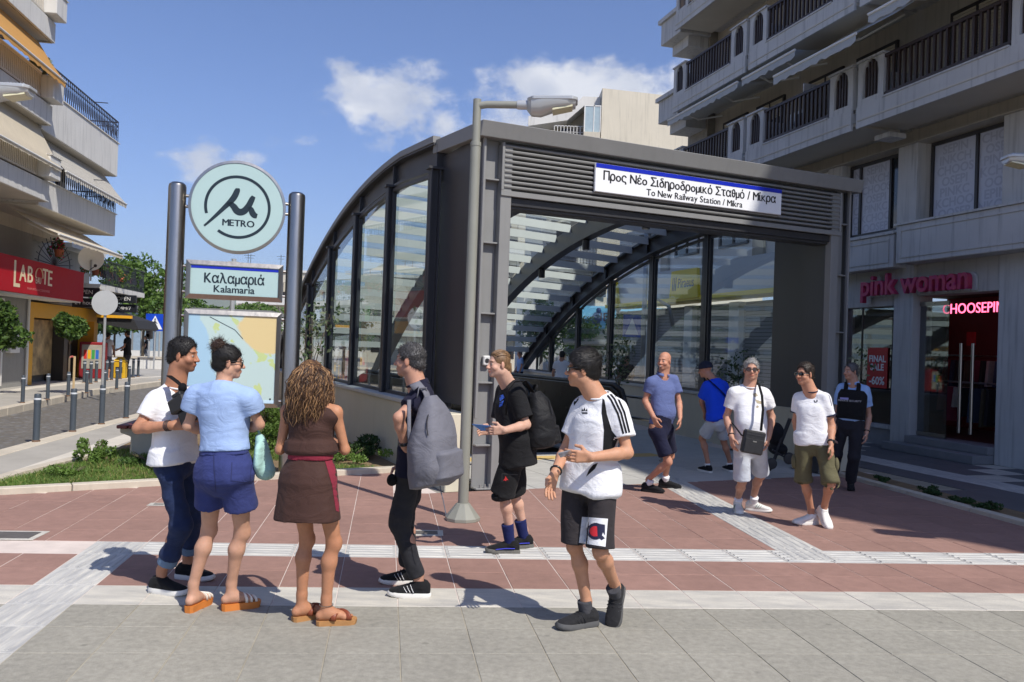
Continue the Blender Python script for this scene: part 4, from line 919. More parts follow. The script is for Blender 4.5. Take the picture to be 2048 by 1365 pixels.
    for fi,z in enumerate(Z):
        far = fi > 3
        for ui,(a,c) in enumerate(units):
            if z > 12 and ui > 1: continue
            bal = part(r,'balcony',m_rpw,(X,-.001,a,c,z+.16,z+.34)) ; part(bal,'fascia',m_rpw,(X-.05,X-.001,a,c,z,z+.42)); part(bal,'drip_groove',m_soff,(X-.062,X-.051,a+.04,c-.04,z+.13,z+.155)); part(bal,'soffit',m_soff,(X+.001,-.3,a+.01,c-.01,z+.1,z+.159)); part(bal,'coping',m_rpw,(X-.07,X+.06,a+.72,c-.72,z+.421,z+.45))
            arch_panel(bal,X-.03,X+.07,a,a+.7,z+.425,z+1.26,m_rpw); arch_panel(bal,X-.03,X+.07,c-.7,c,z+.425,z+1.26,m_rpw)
            if ui >= 1: baluster_rail(bal,X+.02,a+.7,c-.7,z+.48,z+1.24,.135)
            else: part(bal,'rail_screen',m_rail,(X,X+.03,a+.7,c-.7,z+.48,z+1.24))
            for s_ in (a,c-.06): part(bal,'end_cheek',m_rpw,(X+.071,-.001,s_,s_+.06,z+.345,z+1.2))
            if ui >= 2 and fi < 4:
                window(r,-.002,a+.45,a+1.7,z+.45,z+2.15,rng.choice((.45,.8,1,.3))); window(r,-.002,a+2.15,min(a+3.4,c-.3),z+.45,z+2.15,rng.choice((.6,1,0)))
        if z > 12: continue
        # stepped planter at the far corner
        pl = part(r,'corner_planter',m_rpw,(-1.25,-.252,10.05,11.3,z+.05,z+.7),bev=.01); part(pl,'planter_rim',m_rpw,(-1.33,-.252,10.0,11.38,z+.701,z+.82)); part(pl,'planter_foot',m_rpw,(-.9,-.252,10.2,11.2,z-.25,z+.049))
    # awnings: one let down, the others rolled out flat under the slabs
    aw = bpy.data.objects.new('open_awning',None)
    for (l0,l1,x1,dz,fi) in ((1.0,3.55,-2.35,-1.0,1),(-2.3,.75,-2.3,-.75,1),(3.9,6.0,-1.62,-.22,1),(6.2,9.9,-1.62,-.22,1),(2.3,5.9,-1.6,-.2,2)):
        a = bpy.data.objects.new('awning',None); COL.objects.link(a); a.parent = r
        awning(a,-.75 if dz<-.5 else -.4,Z[fi]+.02,x1,Z[fi]+dz,l0,l1,m_awn,2)
    # air-conditioning units, wall lamp box
    for (l,z) in ((7.6,6.9),(9.4,9.2),(4.9,6.95)):
        a = part(r,'air_conditioner',m_wpaint,(-.5,-.1,l,l+.85,z+.0,z+.6),bev=.02); b = MB(); b.lathe([(.22,0),(.22,.01),(.05,.012)],20,face_M((-.501,l+.36,z+.3),(0,-1,0))); b.build('fan_grille',m_dkfr,a)
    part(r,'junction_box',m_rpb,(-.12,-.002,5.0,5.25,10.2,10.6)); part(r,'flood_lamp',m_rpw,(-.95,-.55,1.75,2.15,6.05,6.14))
    part(r,'divider_screen',m_rpw,(-1.3,-.05,4.0,4.03,6.62,7.7)); 
right_building()
LB_ROT = R(9); LB_O = (-13.9,22.0,0)
def scroll_rail(root, x, l0, l1, z0, z1, m):
    b = MB(); b.box(x-.02,x+.02,l0,l1,z1-.03,z1); b.build('top_rail',m,root); b = MB(); b.box(x-.012,x+.012,l0,l1,z0,z0+.02); b.box(x-.012,x+.012,l0,l1,z1-.17,z1-.155); b.build('bottom_rail',m,root)
    n = int((l1-l0)/.15); key = ('scroll',round(z1-z0,2)); me = SHARED.get(key)
    if me is None:
        q = MB(); h = z1-z0-.03; q.box(-.01,.01,-.008,.008,0,h); q.tube([(0,.03+.035*math.cos(a)*1.0,h*.45+.14*math.sin(a)) for a in [2*math.pi*k/10 for k in range(10)]],.008,4,closed=True); q.tube([(0,.03+.03*math.cos(a),h*.82+.035*math.sin(a)) for a in [2*math.pi*k/8 for k in range(8)]],.007,4,closed=True)
        me = q.mesh('scroll_baluster'); me.materials.append(m); SHARED[key] = me
    for k in range(n): link('scroll_baluster',me,root,(x,l0+k*(l1-l0)/n,z0))
def left_building():
    r = thing('apartment_block','white apartment block with cream and orange awnings over the red shop sign','building',LB_O,LB_ROT)
    m_ir = mat('wrought_iron', lin((40,42,54)), .5); m_pv = mat('balcony_bars_pale', lin((206,198,184)), .6)
    m_gw = mat('grey_shop_wall', lin((150,148,142)), .8, var=.06, streak=.2)
    part(r,'facade_wall',m_plb,(-9,0,-14,-1.2,4.6,13.0)); part(r,'facade_wall',m_plb,(-9,0,-1.199,5.0,4.6,8.0)); part(r,'ground_wall',m_gw,(-9,0,-14,2.55,.1,4.599)); part(r,'ground_wall',m_gw,(-9,-.6,2.55,9.4,.1,4.599))
    part(r,'party_wall',m_plw,(-9,-.05,5.9,9.4,4.6,4.75))
    Zb = [5.02,6.97,9.08,11.1]
    for fi,z in enumerate(Zb):
        # near balcony: solid band, pale vertical bars, planter box at the end
        a = part(r,'balcony',m_plw,(0.001,1.75,-13,-1.22,z+.1,z+.3)); part(a,'fascia',m_plw,(1.751,1.82,-13,-1.18,z,z+.5),bev=.01); part(a,'end_fascia',m_plw,(.05,1.749,-1.219,-1.16,z,z+.5))
        part(a,'soffit',m_soff,(.002,1.7,-12.9,-1.25,z+.03,z+.099))
        if fi < 3:
            baluster_rail(a,1.74,-9,-1.8,z+.56,z+1.16,.10,m_pv,.03); part(a,'rail_top',m_wpaint,(1.70,1.78,-9,-1.8,z+1.161,z+1.19))
            p = part(a,'planter_box',m_plw,(1.25,2.05,-1.78,-1.1,z+.56,z+1.1),bev=.015); part(p,'planter_soil',m_rail,(1.3,2.0,-1.73,-1.15,z+1.101,z+1.14)); part(p,'planter_rim',m_plw,(1.22,2.08,-1.8,-1.08,z+1.1,z+1.12))
        for l in (-8.5,-6,-3.4,.3,2.8):
            if (fi < 3 and l < -2) or fi == 0: window(r,.002,l,l+1.5,z+.35,z+1.95,rng.choice((.2,.5,.8)),out=1,frame=mat('brown_frame',lin((92,52,40)),.5))
        ft = (.62,1.0,.7,.7)[fi]
        # far balcony with scroll ironwork
        if fi > 1: continue
        b_ = part(r,'balcony',m_plw,(0.001,1.5,-1.15,5.0,z-.02,z+.18)); part(b_,'fascia',m_plw,(1.501,1.57,-1.15,5.0,z-.08,z+ft),bev=.01); part(b_,'end_fascia',m_plw,(.02,1.499,5.001,5.06,z-.08,z+ft)); part(b_,'soffit',m_soff,(.003,1.48,-1.1,4.95,z-.07,z-.021)); part(b_,'coping',m_plw,(1.48,1.6,-1.15,5.08,z+ft+.001,z+ft+.03))
        if fi < 2:
            scroll_rail(b_,1.54,-1.1,5.0,z+ft+.031,z+ft+.72,m_ir)
            q = bpy.data.objects.new('side_rail',None); COL.objects.link(q); q.parent = b_; q.location = (1.54,5.02,0); q.rotation_euler = (0,0,R(90)); scroll_rail(q,0,0,1.5,z+ft+.031,z+ft+.72,m_ir)
            part(b_,'flag_holder',m_ir,(1.55,1.95,2.6,2.63,z+ft+.68,z+ft+.70))

    def aw(l0,l1,x0,z0,x1,z1,m,n=2,val=.18):
        a = bpy.data.objects.new('awning',None); COL.objects.link(a); a.parent = r; awning(a,x0,z0,x1,z1,l0,l1,m,n,1,val)
    aw(-9,-1.45,1.55,8.98,2.2,8.05,m_awo,3,.16); aw(-9,-1.2,1.5,6.98,2.1,5.9,m_awc,3,.10)
    aw(-.5,4.8,1.25,6.86,1.95,5.98,m_aws,3,.16); aw(-.8,4.6,.8,4.86,1.95,4.28,m_awc,3,.14)
    
    # plants on the top planter
    # red shop sign
    m_rs = mat('red_shop_sign', lin((178,22,34)), .6, var=.03, spec=.15); m_gold = mat('sign_cream_letter', lin((238,214,172)), .4)
    s = part(r,'shop_sign',m_rs,(.35,1.05,-7.6,3.87,2.70,3.62),bev=.01); s['label'] = 'red shop sign with cream lettering'
    part(s,'sign_underside',m_wpaint,(.1,1.0,-7.6,3.8,2.66,2.719))
    Mf = lambda l,z: face_M((1.0525,l,z),(0,1,0))
    # lettering spelled as in the photograph: tall L, A, B, ring O with small EAU, T, E
    for ch,l,z,sz,sx in (('L',-.92,3.14,.98,.6),('A',-.58,3.2,.62,.7),('B',-.12,3.2,.62,.7),('T',.86,3.22,.62,.66),('E',1.22,3.2,.62,.72)):
        sign_line('sign_lettering',ch,sz,m_gold,s,Mf(l,z),{'L':.42,'A':.46,'B':.36,'T':.40,'E':.32}[ch],.035)
    b = MB(); P = [(.40+.24*math.cos(a),3.22+.23*math.sin(a)) for a in [R(-10)+R(200)*k/24 for k in range(25)]]
    b.tube([(1.0535,l,z) for l,z in P],.03,4,flat=.1); b.build('sign_ring',m_gold,s)
    sign_line('sign_lettering','EAU',.25,m_gold,s,Mf(.40,3.1),.36,.012)
    text('sign_lettering','PARFUMS & ACCESSORIES',.085,mat('sign_small_letter',lin((214,130,120)),.5),s,Mf(.45,2.85),.001,fit=1.5)
    # ground floor: perfume poster window, meter box, yellow convenience shop
    m_post = mat('shop_poster', lin((150,120,104)), .4, var=.6, scale=2.2, col2=lin((52,44,44)), detail=3)
    w = part(r,'shop_window',m_wpaint,(.001,.1,-6,-5.9,.2,2.6),(.001,.1,.6,.7,.2,2.6),(.001,.1,-5.9,.6,2.5,2.6)); part(w,'poster',m_post,(.02,.04,-5.9,.6,.5,2.5)); part(w,'window_base',m_wpaint,(.02,.06,-5.9,.6,.2,.5))
    mb = part(r,'meter_box',m_wpaint,(.002,.14,1.1,1.7,1.1,1.9),bev=.01); part(mb,'meter_door',m_dkfr,(.141,.15,1.16,1.4,1.2,1.8))
    b = MB(); b.cyl((.06,2.4,.12),(.06,2.4,2.7),.04,n=8); b.build('drain_pipe',m_wpaint,r)
    m_yf = mat('yellow_shop_frame', lin((226,166,40)), .5, var=.04)
    y = part(r,'yellow_shopfront',m_yf,(-.599,.02,2.56,2.9,.12,2.6),(-.599,.02,2.9,9.3,2.15,2.6),(-.599,.02,8.2,8.6,.12,2.15)); part(y,'shop_poster',mat('coffee_poster',lin((176,150,104)),.4,var=.7,scale=1.6,col2=lin((70,52,34)),detail=3),(-.4,-.36,2.95,5.4,.35,2.1)); part(y,'dark_doorway',m_dkfr,(-.58,-.5,5.5,8.15,.13,2.12)); part(y,'side_pier',m_dkfr,(-.45,0,5.42,5.75,.13,2.12))
    m_fg = mat('grey_fascia', lin((120,122,126)), .5); f = part(r,'shop_fascia',m_fg,(-.5,.35,3.9,9.6,2.62,3.2)); part(f,'fascia_panel',m_wpaint,(.352,.37,4.5,6.4,2.7,3.12),(.352,.37,7.5,8.6,2.7,3.12)); part(f,'fascia_stripe',mat('green_stripe',lin((70,180,60)),.5),(.352,.372,6.6,6.75,2.62,3.2),(.352,.372,6.8,6.95,2.62,3.2))
    m_bs = mat('black_sign', lin((30,32,38)), .4)
    for l,tx in ((4.7,('OPEN','24 hours')),(8.8,('OPEN','24H/7'))):
        for k,t_ in enumerate(tx):
            o = part(r,'projecting_sign',m_bs,(.4,1.25,l+k*.12,l+k*.12+.1,2.9-k*.34,3.2-k*.34),bev=.01); text('sign_lettering',t_,.19,m_wpaint,o,face_M((.82,l+k*.12-.004,3.05-k*.34),(1,0,0)),.001)
    a = bpy.data.objects.new('black_canopy',None); COL.objects.link(a); a.parent = r
    b = MB(); b.prism([(.36,2.62),(1.6,2.25),(1.75,1.95),(1.6,1.9),(.36,2.1)],7.4,10.2,Matrix(((1,0,0,0),(0,0,1,0),(0,1,0,0),(0,0,0,1)))); b.build('canopy_cloth',mat('black_awning',lin((40,40,42)),.8),a); part(a,'canopy_edge',m_yf,(.36,1.55,7.3,7.39,2.3,2.4))
    # first floor terrace above the shops: railings, plants, fan-shaped iron guard, satellite dish
    t = part(r,'terrace',m_plw,(-.4,.9,5.95,11.2,3.22,3.4)); scroll_rail(t,.88,6.0,11.2,3.41,4.25,m_ir)
    fg = bpy.data.objects.new('fan_guard',None); COL.objects.link(fg); fg.parent = r; b = MB()
    for k in range(13):
        an = R(4+k*14); b.tube([(.9,1.9,3.66),(.9,1.9-1.0*math.cos(an)*1.4,3.66+.8*math.sin(an))],.012,4)
    b.tube([(.9,1.9-1.4*.85*math.cos(R(q)),3.66+.8*.85*math.sin(R(q))) for q in range(0,181,12)],.012,4); b.build('iron_fan',m_ir,fg)
    part(r,'iron_window_guard',m_ir,*[(.3,.33,-1.6+k*.12,-1.57+k*.12,3.7,4.5) for k in range(9)],(.3,.33,-1.6,-.5,3.9,3.93),(.3,.33,-1.6,-.5,4.3,4.33))
    d = bpy.data.objects.new('satellite_dish',None); COL.objects.link(d); d.parent = r; d.location = (1.35,3.5,4.05)
    Md = face_M((0,0,0),Vector((.8,.6,0)),Vector((.1,-.13,.98))); b = MB(); b.lathe([(.0,-.07),(.16,-.06),(.30,-.02),(.38,.03),(.385,.035),(.30,-.01),(.16,-.05),(.0,-.06)],28,Md); b.build('dish',m_wpaint,d,smooth=40); b = MB(); b.tube([Md@Vector((0,-.36,.0)),Md@Vector((0,-.2,.42))],.014,6); b.sphere(Md@Vector((0,-.18,.44)),.05); b.build('receiver_arm',m_dkfr,d); b = MB(); b.cyl((0,.05,-.05),(0,.05,-.7),.025); b.build('mast',m_chrome,d)
    # flowers: geranium on the iron guard
    return r
left_building()
def far_buildings():
    # block straight behind the station: white, arched windows, blue shop sign, penthouse on top
    r = thing('corner_building','white building behind the station with blue shop sign and beige blank gable','building',(0,0,0),0)
    b = MB(); b.prism([(3.75,38.0),(12,40.0),(12,52),(3.4,52)],0,13.8); b.build('gable_wall',m_plb,r)
    b = MB(); b.prism([(1.2,39.2),(3.74,38.6),(3.74,52),(.6,52)],5.0,11.6); b.build('facade_wall',m_plw,r)
    b = MB(); b.prism([(.5,39.5),(3.74,38.55),(3.74,50),(.2,50)],0,4.99); b.build('ground_wall',m_plw,r)
    # penthouse terrace: canted roof, bay window, railings
    b = MB(); b.add([(.4,38.2,12.0),(2.2,38.3,12.35),(2.2,44,12.35),(.4,44,12.0),(.4,38.2,12.45),(2.2,38.3,12.8),(2.2,44,12.8),(.4,44,12.45)],[(0,1,2,3),(4,7,6,5),(0,4,5,1),(1,5,6,2),(2,6,7,3),(3,7,4,0)])
    b.add([(2.2,38.3,12.35),(3.0,38.35,13.1),(3.72,38.4,13.1),(3.72,44,13.1),(3.0,44,13.1),(2.2,44,12.35),(2.2,38.3,12.8),(2.9,38.35,13.5),(3.72,38.4,13.5),(3.72,44,13.5),(2.9,44,13.5),(2.2,44,12.8)],[(0,1,2,3,4,5),(6,11,10,9,8,7),(0,6,7,1),(1,7,8,2),(3,9,10,4),(4,10,11,5)])
    b.build('penthouse_roof',m_plw,r); part(r,'penthouse_wall',m_plb,(1.0,3.72,39.6,44,11.6,13.09)); part(r,'terrace_parapet',m_plb,(2.95,3.7,37.9,38.5,10.4,11.75))
    w = part(r,'bay_window',m_wpaint,(2.95,3.0,38.0,38.05,11.76,13.0),(3.68,3.72,38.0,38.05,11.76,13.0),(3.38,3.42,38.0,38.05,11.76,13.0),(3.0,3.68,38.0,38.05,12.95,13.0)); part(w,'pane',mat('pale_glass',lin((170,186,190)),.1,coat=.5),(3.0,3.68,38.02,38.03,11.76,12.95))
    b = MB(); 
    for k in range(9): b.box(1.6+k*.15,1.63+k*.15,38.3,38.33,11.2,12.1)
    b.box(1.6,2.95,38.3,38.33,12.07,12.1); b.box(1.6,2.95,38.3,38.33,11.8,11.82); b.build('terrace_rail',m_wpaint,r)
    for k in range(3):
        x = 3.9+k*1.15; wv = bpy.data.objects.new('arched_window',None); COL.objects.link(wv); wv.parent = r
        b = MB(); b.prism([(x-.32,4.2),(x+.32,4.2)]+[(x+.32*math.cos(R(a)),5.2+.35*math.sin(R(a))) for a in range(0,181,20)],37.9+.24*(x-3.75),37.95+.24*(x-3.75),Matrix(((1,0,0,0),(0,0,1,0),(0,1,0,0),(0,0,0,1)))); b.build('pane',m_wing,wv)
    for fi in range(3):
        z = 5.4+fi*2.4; bb = part(r,'balcony',m_plw,(1.4,3.7,37.6,38.8,z,z+.2)); b = MB()
        for k in range(16): b.box(1.42+k*.14,1.45+k*.14,37.62,37.65,z+.2,z+1.1)
        b.box(1.4,3.7,37.61,37.66,z+1.1,z+1.14); b.build('railing',MATS['wrought_iron'],bb); part(r,'window',m_dkfr,(1.9,3.2,39.0-.2,39.02-.2,z+.3,z+1.9))
    m_bl = mat('pale_blue_sign', lin((120,190,226)), .4); s = part(r,'shop_sign',m_bl,(2.9,6.9,37.3,37.5,2.75,3.75)); text('sign_lettering','HE  BIRD BAT',.55,mat('sign_dark_red',lin((96,30,44)),.5),s,face_M((5.3,37.29,3.25),(1,0,0)),.002)
    b = MB(); b.sphere((3.75,37.3,3.15),(.2,.05,.33),10,6); b.sphere((3.85,37.3,3.55),(.12,.05,.14),8,5); b.build('sign_bird',m_bs if False else mat('bird_blue',lin((24,60,110)),.5),s)
    aw = bpy.data.objects.new('shop_awning',None); COL.objects.link(aw); aw.parent = r
    b = MB(); b.add([(2.2,37.4,2.6),(7.2,37.4,2.6),(7.2,35.2,2.1),(2.2,35.2,2.1),(2.2,37.4,2.5),(7.2,37.4,2.5),(7.2,35.2,1.95),(2.2,35.2,1.95)],[(0,1,2,3),(4,7,6,5),(0,3,7,4),(1,5,6,2),(2,6,7,3)]); b.build('awning_cloth',mat('sand_awning',lin((176,164,140)),.9),aw)
    part(r,'dark_shopfront',m_dkfr,(2.4,7.0,37.45,37.55,0,2.5))
    # apartment blocks seen over and through the glass roof, and low roofs past the totem
    def block(x0,x1,y,d,h,lab,m,fl=3.0,cols=5,red=False):
        q = thing('apartment_block',lab,'building',(0,0,0)); part(q,'wall',m,(x0,x1,y,y+d,-.05,h)); part(q,'roof_slab',m_plw,(x0-.2,x1+.2,y-.2,y+d,h,h+.25))
        n = int(h/fl)
        for i in range(n):
            z = i*fl+.9
            bl = part(q,'balcony',m_plw,(x0+.3,x1-.3,y-1.1,y-.001,i*fl+2.75,i*fl+2.95)) if i < n-1 else None
            if bl: part(bl,'parapet',m_plw,(x0+.3,x1-.3,y-1.1,y-1.02,i*fl+2.951,i*fl+3.7))
            for c in range(cols):
                xx = x0+.6+(x1-x0-1.2)*(c+.15)/cols; ww = (x1-x0-1.2)/cols*.62
                wd = part(q,'window',m_dkfr,(xx,xx+ww,y-.03,y-.002,z,z+1.5)); part(wd,'shutter',m_shut,(xx+.05,xx+ww-.05,y-.05,y-.031,z+1.5*rng.uniform(.1,.7),z+1.47))
        b = MB()
        for k in range(4):
            xx = rng.uniform(x0,x1); b.cyl((xx,y+2,h),(xx,y+2,h+2.2),.03,n=5); b.cyl((xx-.5,y+2,h+2),(xx+.5,y+2,h+2),.02,n=4); b.cyl((xx-.35,y+2,h+1.7),(xx+.35,y+2,h+1.7),.02,n=4)
        b.build('roof_aerials',m_dkfr,q)
        return q
    block(-5,1.0,64,12,12.5,'pale apartment block seen through the glazed roof of the entrance',m_plb)
    block(-32,-24,96,12,9.6,'low cream block on the skyline right behind the metro totem',m_plb,cols=6)
    block(-23.6,-15,104,12,8.6,'grey-white block on the skyline between totem and entrance arch',m_plw,cols=6)
    block(-14,-6.5,78,12,8.0,'cream apartment block seen low through the side glazing',m_plb,cols=5)
    # modern glass pavilion past the crossing
    g = thing('glass_pavilion','small grey glass pavilion beyond the zebra sign on the left street','pavilion',(-22.5,56,0),R(8))
    part(g,'base',m_plw,(-6,6,0,6,0,.7)); m_pg = mat('pavilion_glass',lin((140,160,176)),.1,coat=.5)
    for k in range(8): part(g,'glass_panel',m_pg,(-5.8+k*1.45,-4.45+k*1.45,.05,.1,.71,3.4))
    for k in range(9): part(g,'mullion',m_steel,(-5.9+k*1.45,-5.8+k*1.45,0,.16,.7,3.45))
    part(g,'roof',m_steel,(-6.1,6.1,-.4,6,3.45,3.7))
    # low walls
    for (x,y,w,h,lab) in ((-19.5,44,5,.55,'low pale retaining wall behind the zebra crossing sign'),(-17.5,40,2.0,.6,'short pale wall block beside the yellow bin')):
        q = thing('retaining_wall',lab,'wall',(x,y,0),R(8)); part(q,'wall_body',m_plw,(-w/2,w/2,0,.4,0,h),bev=.02); part(q,'wall_cap',m_kerb,(-w/2-.04,w/2+.04,-.04,.44,h+.001,h+.06))
    q = thing('plaza_wall','long low white wall behind the station seen through its glass','wall',(3.0,31.5,0),R(4)); part(q,'wall_body',m_plw,(-9,2.2,0,.4,0,.75),bev=.02); part(q,'wall_cap',m_kerb,(-9.05,2.25,-.05,.45,.751,.82))
    # distant hill
    b = MB(); n = 80; v = []; 
    for j in range(7):
        for i in range(n+1):
            x = -4200+i*90; t = j/6; h = (150+230*math.exp(-((x+1850)/700)**2)+60*mnoise.noise(Vector((x*.0018,3.1,0)))+25*mnoise.noise(Vector((x*.007,1.1,0))))
            z = h*math.sin(math.pi/2*t)**.9; v.append((x,4200+j*200+60*mnoise.noise(Vector((x*.004,j*.7,5))),z-3))
    b.add(v,[(j*(n+1)+i,j*(n+1)+i+1,(j+1)*(n+1)+i+1,(j+1)*(n+1)+i) for j in range(6) for i in range(n)])
    b.build('hill',mat('hill_scrub',lin((112,116,84)),.95,var=.2,scale=.004),smooth=True,kind='structure')
far_buildings()
def haze():
    # summer air: thin even haze round the whole place, the sky outside it
    m = bpy.data.materials.new('summer_haze'); m.use_nodes = True; N = m.node_tree.nodes; N.remove(N['Principled BSDF']); v = N.new('ShaderNodeVolumePrincipled'); v.inputs['Color'].default_value = (.72,.84,1,1); v.inputs['Density'].default_value = .00010; v.inputs['Anisotropy'].default_value = .1
    m.node_tree.links.new(v.outputs[0],N['Material Output'].inputs['Volume'])
    b = MB(); b.box(-6200,6200,-6200,6200,-6.8,560); o = b.build('haze',m,kind='stuff'); tag(o,'thin blue summer haze over the distant hill','haze')
haze()
# ================================================================ street furniture and plants
m_bol = mat('bollard_paint', lin((70,78,86)), .45, var=.06, scale=5)
def bollards():
    q = MB(); q.lathe([(.05,0),(.05,.60),(.054,.60),(.054,.66),(.05,.665),(.05,.74),(.043,.755),(0,.76)],16); body = meshed(q.mesh('bollard_body'),m_bol); shade(body,30)
    q = MB(); q.lathe([(.0515,.655),(.0525,.665),(.0525,.678),(.0515,.69)],16); ring = meshed(q.mesh('reflective_ring'),mat('reflector',lin((210,214,218)),.3)); q = MB(); q.lathe([(.062,0),(.06,.03),(.0505,.035)],16); foot = meshed(q.mesh('foot'),mat('rusty_foot',lin((110,84,64)),.8,var=.3))
    def put(p,lab,s=1.0):
        r = thing('bollard',lab,'bollard',p,0,'dark bollards along the paved street'); r.scale = (s,s,s)
        link('body',body,r); link('ring',ring,r); link('foot',foot,r)
    near = [(72,885),(145,865),(203,850),(252,838)]; nl = ['nearest of the dark bollards at the near kerb','second dark bollard at the near kerb, beyond the nearest','third dark bollard at the near kerb, before the sign pole','fourth dark bollard at the near kerb, next to the man with the camera']
    for (x,y),l in zip(near,nl): put(gpt(x,y),l)
    far = [(45,807),(95,800),(136,793),(173,787),(208,786),(233,779),(258,772)]; fl = ['leftmost dark bollard on the far sidewalk under the poster window','dark bollard on the far sidewalk left of the small round tree','dark bollard right beside the stake of the small round tree','dark bollard on the far kerb between round tree and sign pole','dark bollard just in front of the grey sign pole','dark bollard on the far kerb before the yellow bin','dark bollard at the corner of the far kerb']
    for (x,y),l in zip(far,fl): put(gpt(x,y,.12),l,.82)
    row = [(168,766),(181,768),(192,765),(213,762),(223,761),(240,759),(250,757),(266,756),(276,754)]
    for i,(x,y) in enumerate(row): put(gpt(x,y,.12),'%s small dark bollard from the left in the row before the yellow shop'%('first second third fourth fifth sixth seventh eighth ninth'.split()[i]),.95)
bollards()
def bench():
    p = gpt(262,917); r = thing('bench','concrete street bench with dark red wooden slats at the edge of the weedy bed','bench',(p.x+.05,p.y+.2,0),R(8))
    m_bc = mat('bench_concrete', lin((186,178,156)), .8, var=.06, scale=4, bump=.2); m_wd = mat('bench_wood', lin((112,52,44)), .5, var=.2, scale=3, stretch=(8,1,8))
    for y in (0.0,1.5):
        b = MB(); b.prism([(-.16,0),(.16,0),(.15,.28),(.30,.33),(.30,.40),(-.30,.40),(-.30,.33),(-.15,.28)],y,y+.3,Matrix(((1,0,0,0),(0,0,1,0),(0,1,0,0),(0,0,0,1)))); b.build('support',m_bc,r,bevel=.015)
    for k in range(4):
        b = MB(); b.box(-.31+k*.16,-.17+k*.16,-.12,1.95,.401,.45); b.build('seat_slat',m_wd,r,bevel=.008)
bench()
m_leafs = [mat('leaf_a',lin((74,104,40)),.6,var=.3,scale=2,trans=.35),mat('leaf_b',lin((104,132,58)),.6,var=.3,scale=2,trans=.35),mat('leaf_c',lin((52,78,34)),.6,var=.3,scale=2,trans=.3)]
m_olive = mat('olive_leaf',lin((120,132,100)),.6,var=.25,scale=3,trans=.3); m_bark = mat('bark',lin((110,96,78)),.9,var=.3,scale=6,bump=.6,bscale=20)
def leaf_cloud(pts, size, rs, flat=.0, elong=1.7):
    """one small folded leaf per point, random bearing"""
    b = MB()
    for p in pts:
        p = Vector(p); d = Vector((rs.gauss(0,1),rs.gauss(0,1),rs.gauss(0,1)*(1-flat)+.3)).normalized(); a = d.orthogonal().normalized(); a.rotate(Matrix.Rotation(rs.uniform(0,6.3),3,d)); n = d.cross(a)
        s = size*rs.uniform(.6,1.3); L_ = a*s*elong*.5; w = n*s*.5
        b.add([p-L_,p+w*.9+d*s*.12,p+L_,p-w*.9+d*s*.12],[(0,1,2),(0,2,3)])
    return b
def crown_points(blobs, n, rs):
    """points through the volume of several clumps, denser near their skins, with gaps"""
    out = []
    tot = sum(r[0]*r[1]*r[2] for c,r in blobs)
    for c,r in blobs:
        for k in range(int(n*r[0]*r[1]*r[2]/tot)):
            d = Vector((rs.gauss(0,1),rs.gauss(0,1),rs.gauss(0,1))).normalized(); q = rs.uniform(.45,1)**.5
            q *= 1+.28*mnoise.noise(Vector(c)*3+d*2.6)
            out.append(Vector(c)+Vector((d.x*r[0]*q,d.y*r[1]*q,d.z*r[2]*q)))
    return out
def tree(name, label, base, trunk_h, blobs, n, size, seed, mats=None, trunk_r=.12, lean=(0,0), group=None, stake=False):
    rs = random.Random(seed); r = thing(name,label,'tree',base,0,group); mats = mats or m_leafs
    b = MB(); top = Vector((lean[0],lean[1],trunk_h)); b.tube([(0,0,0),(lean[0]*.3,lean[1]*.3,trunk_h*.5),top],[trunk_r,trunk_r*.85,trunk_r*.65],8)
    for c,rr in blobs:
        c = Vector(c); mid = top.lerp(c,.5)+Vector((rs.uniform(-.1,.1),rs.uniform(-.1,.1),.05))*rr[0]; b.tube([top-Vector((0,0,.1)),mid,c],[trunk_r*.5,trunk_r*.3,trunk_r*.12],5)
        for k in range(3):
            e = c+Vector((rs.uniform(-1,1)*rr[0],rs.uniform(-1,1)*rr[1],rs.uniform(-.5,1)*rr[2]))*.8; b.tube([mid.lerp(c,.6),mid.lerp(e,.6),e],[trunk_r*.2,trunk_r*.13,trunk_r*.05],4)
    b.build('trunk',m_bark,r,smooth=True)
    P = crown_points(blobs,n,rs); rs.shuffle(P); k = len(P)//len(mats)
    cr = None
    for i,m in enumerate(mats):
        o = leaf_cloud(P[i*k:(i+1)*k],size,rs).build('crown' if i == 0 else 'leaf_mass',m,r if i == 0 else cr); o['kind'] = 'stuff'
        if i == 0: cr = o
    if stake:
        b = MB(); b.cyl((.16,-.05,-.1),(.16,-.05,1.0),.03,n=6); st_ = b.build('stake',mat('stake_wood',lin((196,170,128)),.8),r); b = MB(); b.tube([(.16,-.05,.97),(.05,.02,.99),(0,0,.96)],.025,5); b.build('tie',mat('red_white_tape',lin((214,120,110)),.6),r)
    return r
def blobs_round(rx, rz, z, n, rs, k=.5):
    return [((rs.uniform(-1,1)*rx*.55,rs.uniform(-1,1)*rx*.55,z+rs.uniform(-1,1)*rz*.55),(rx*rs.uniform(.4,.6),rx*rs.uniform(.4,.6),rz*rs.uniform(.4,.6))) for i in range(n)]
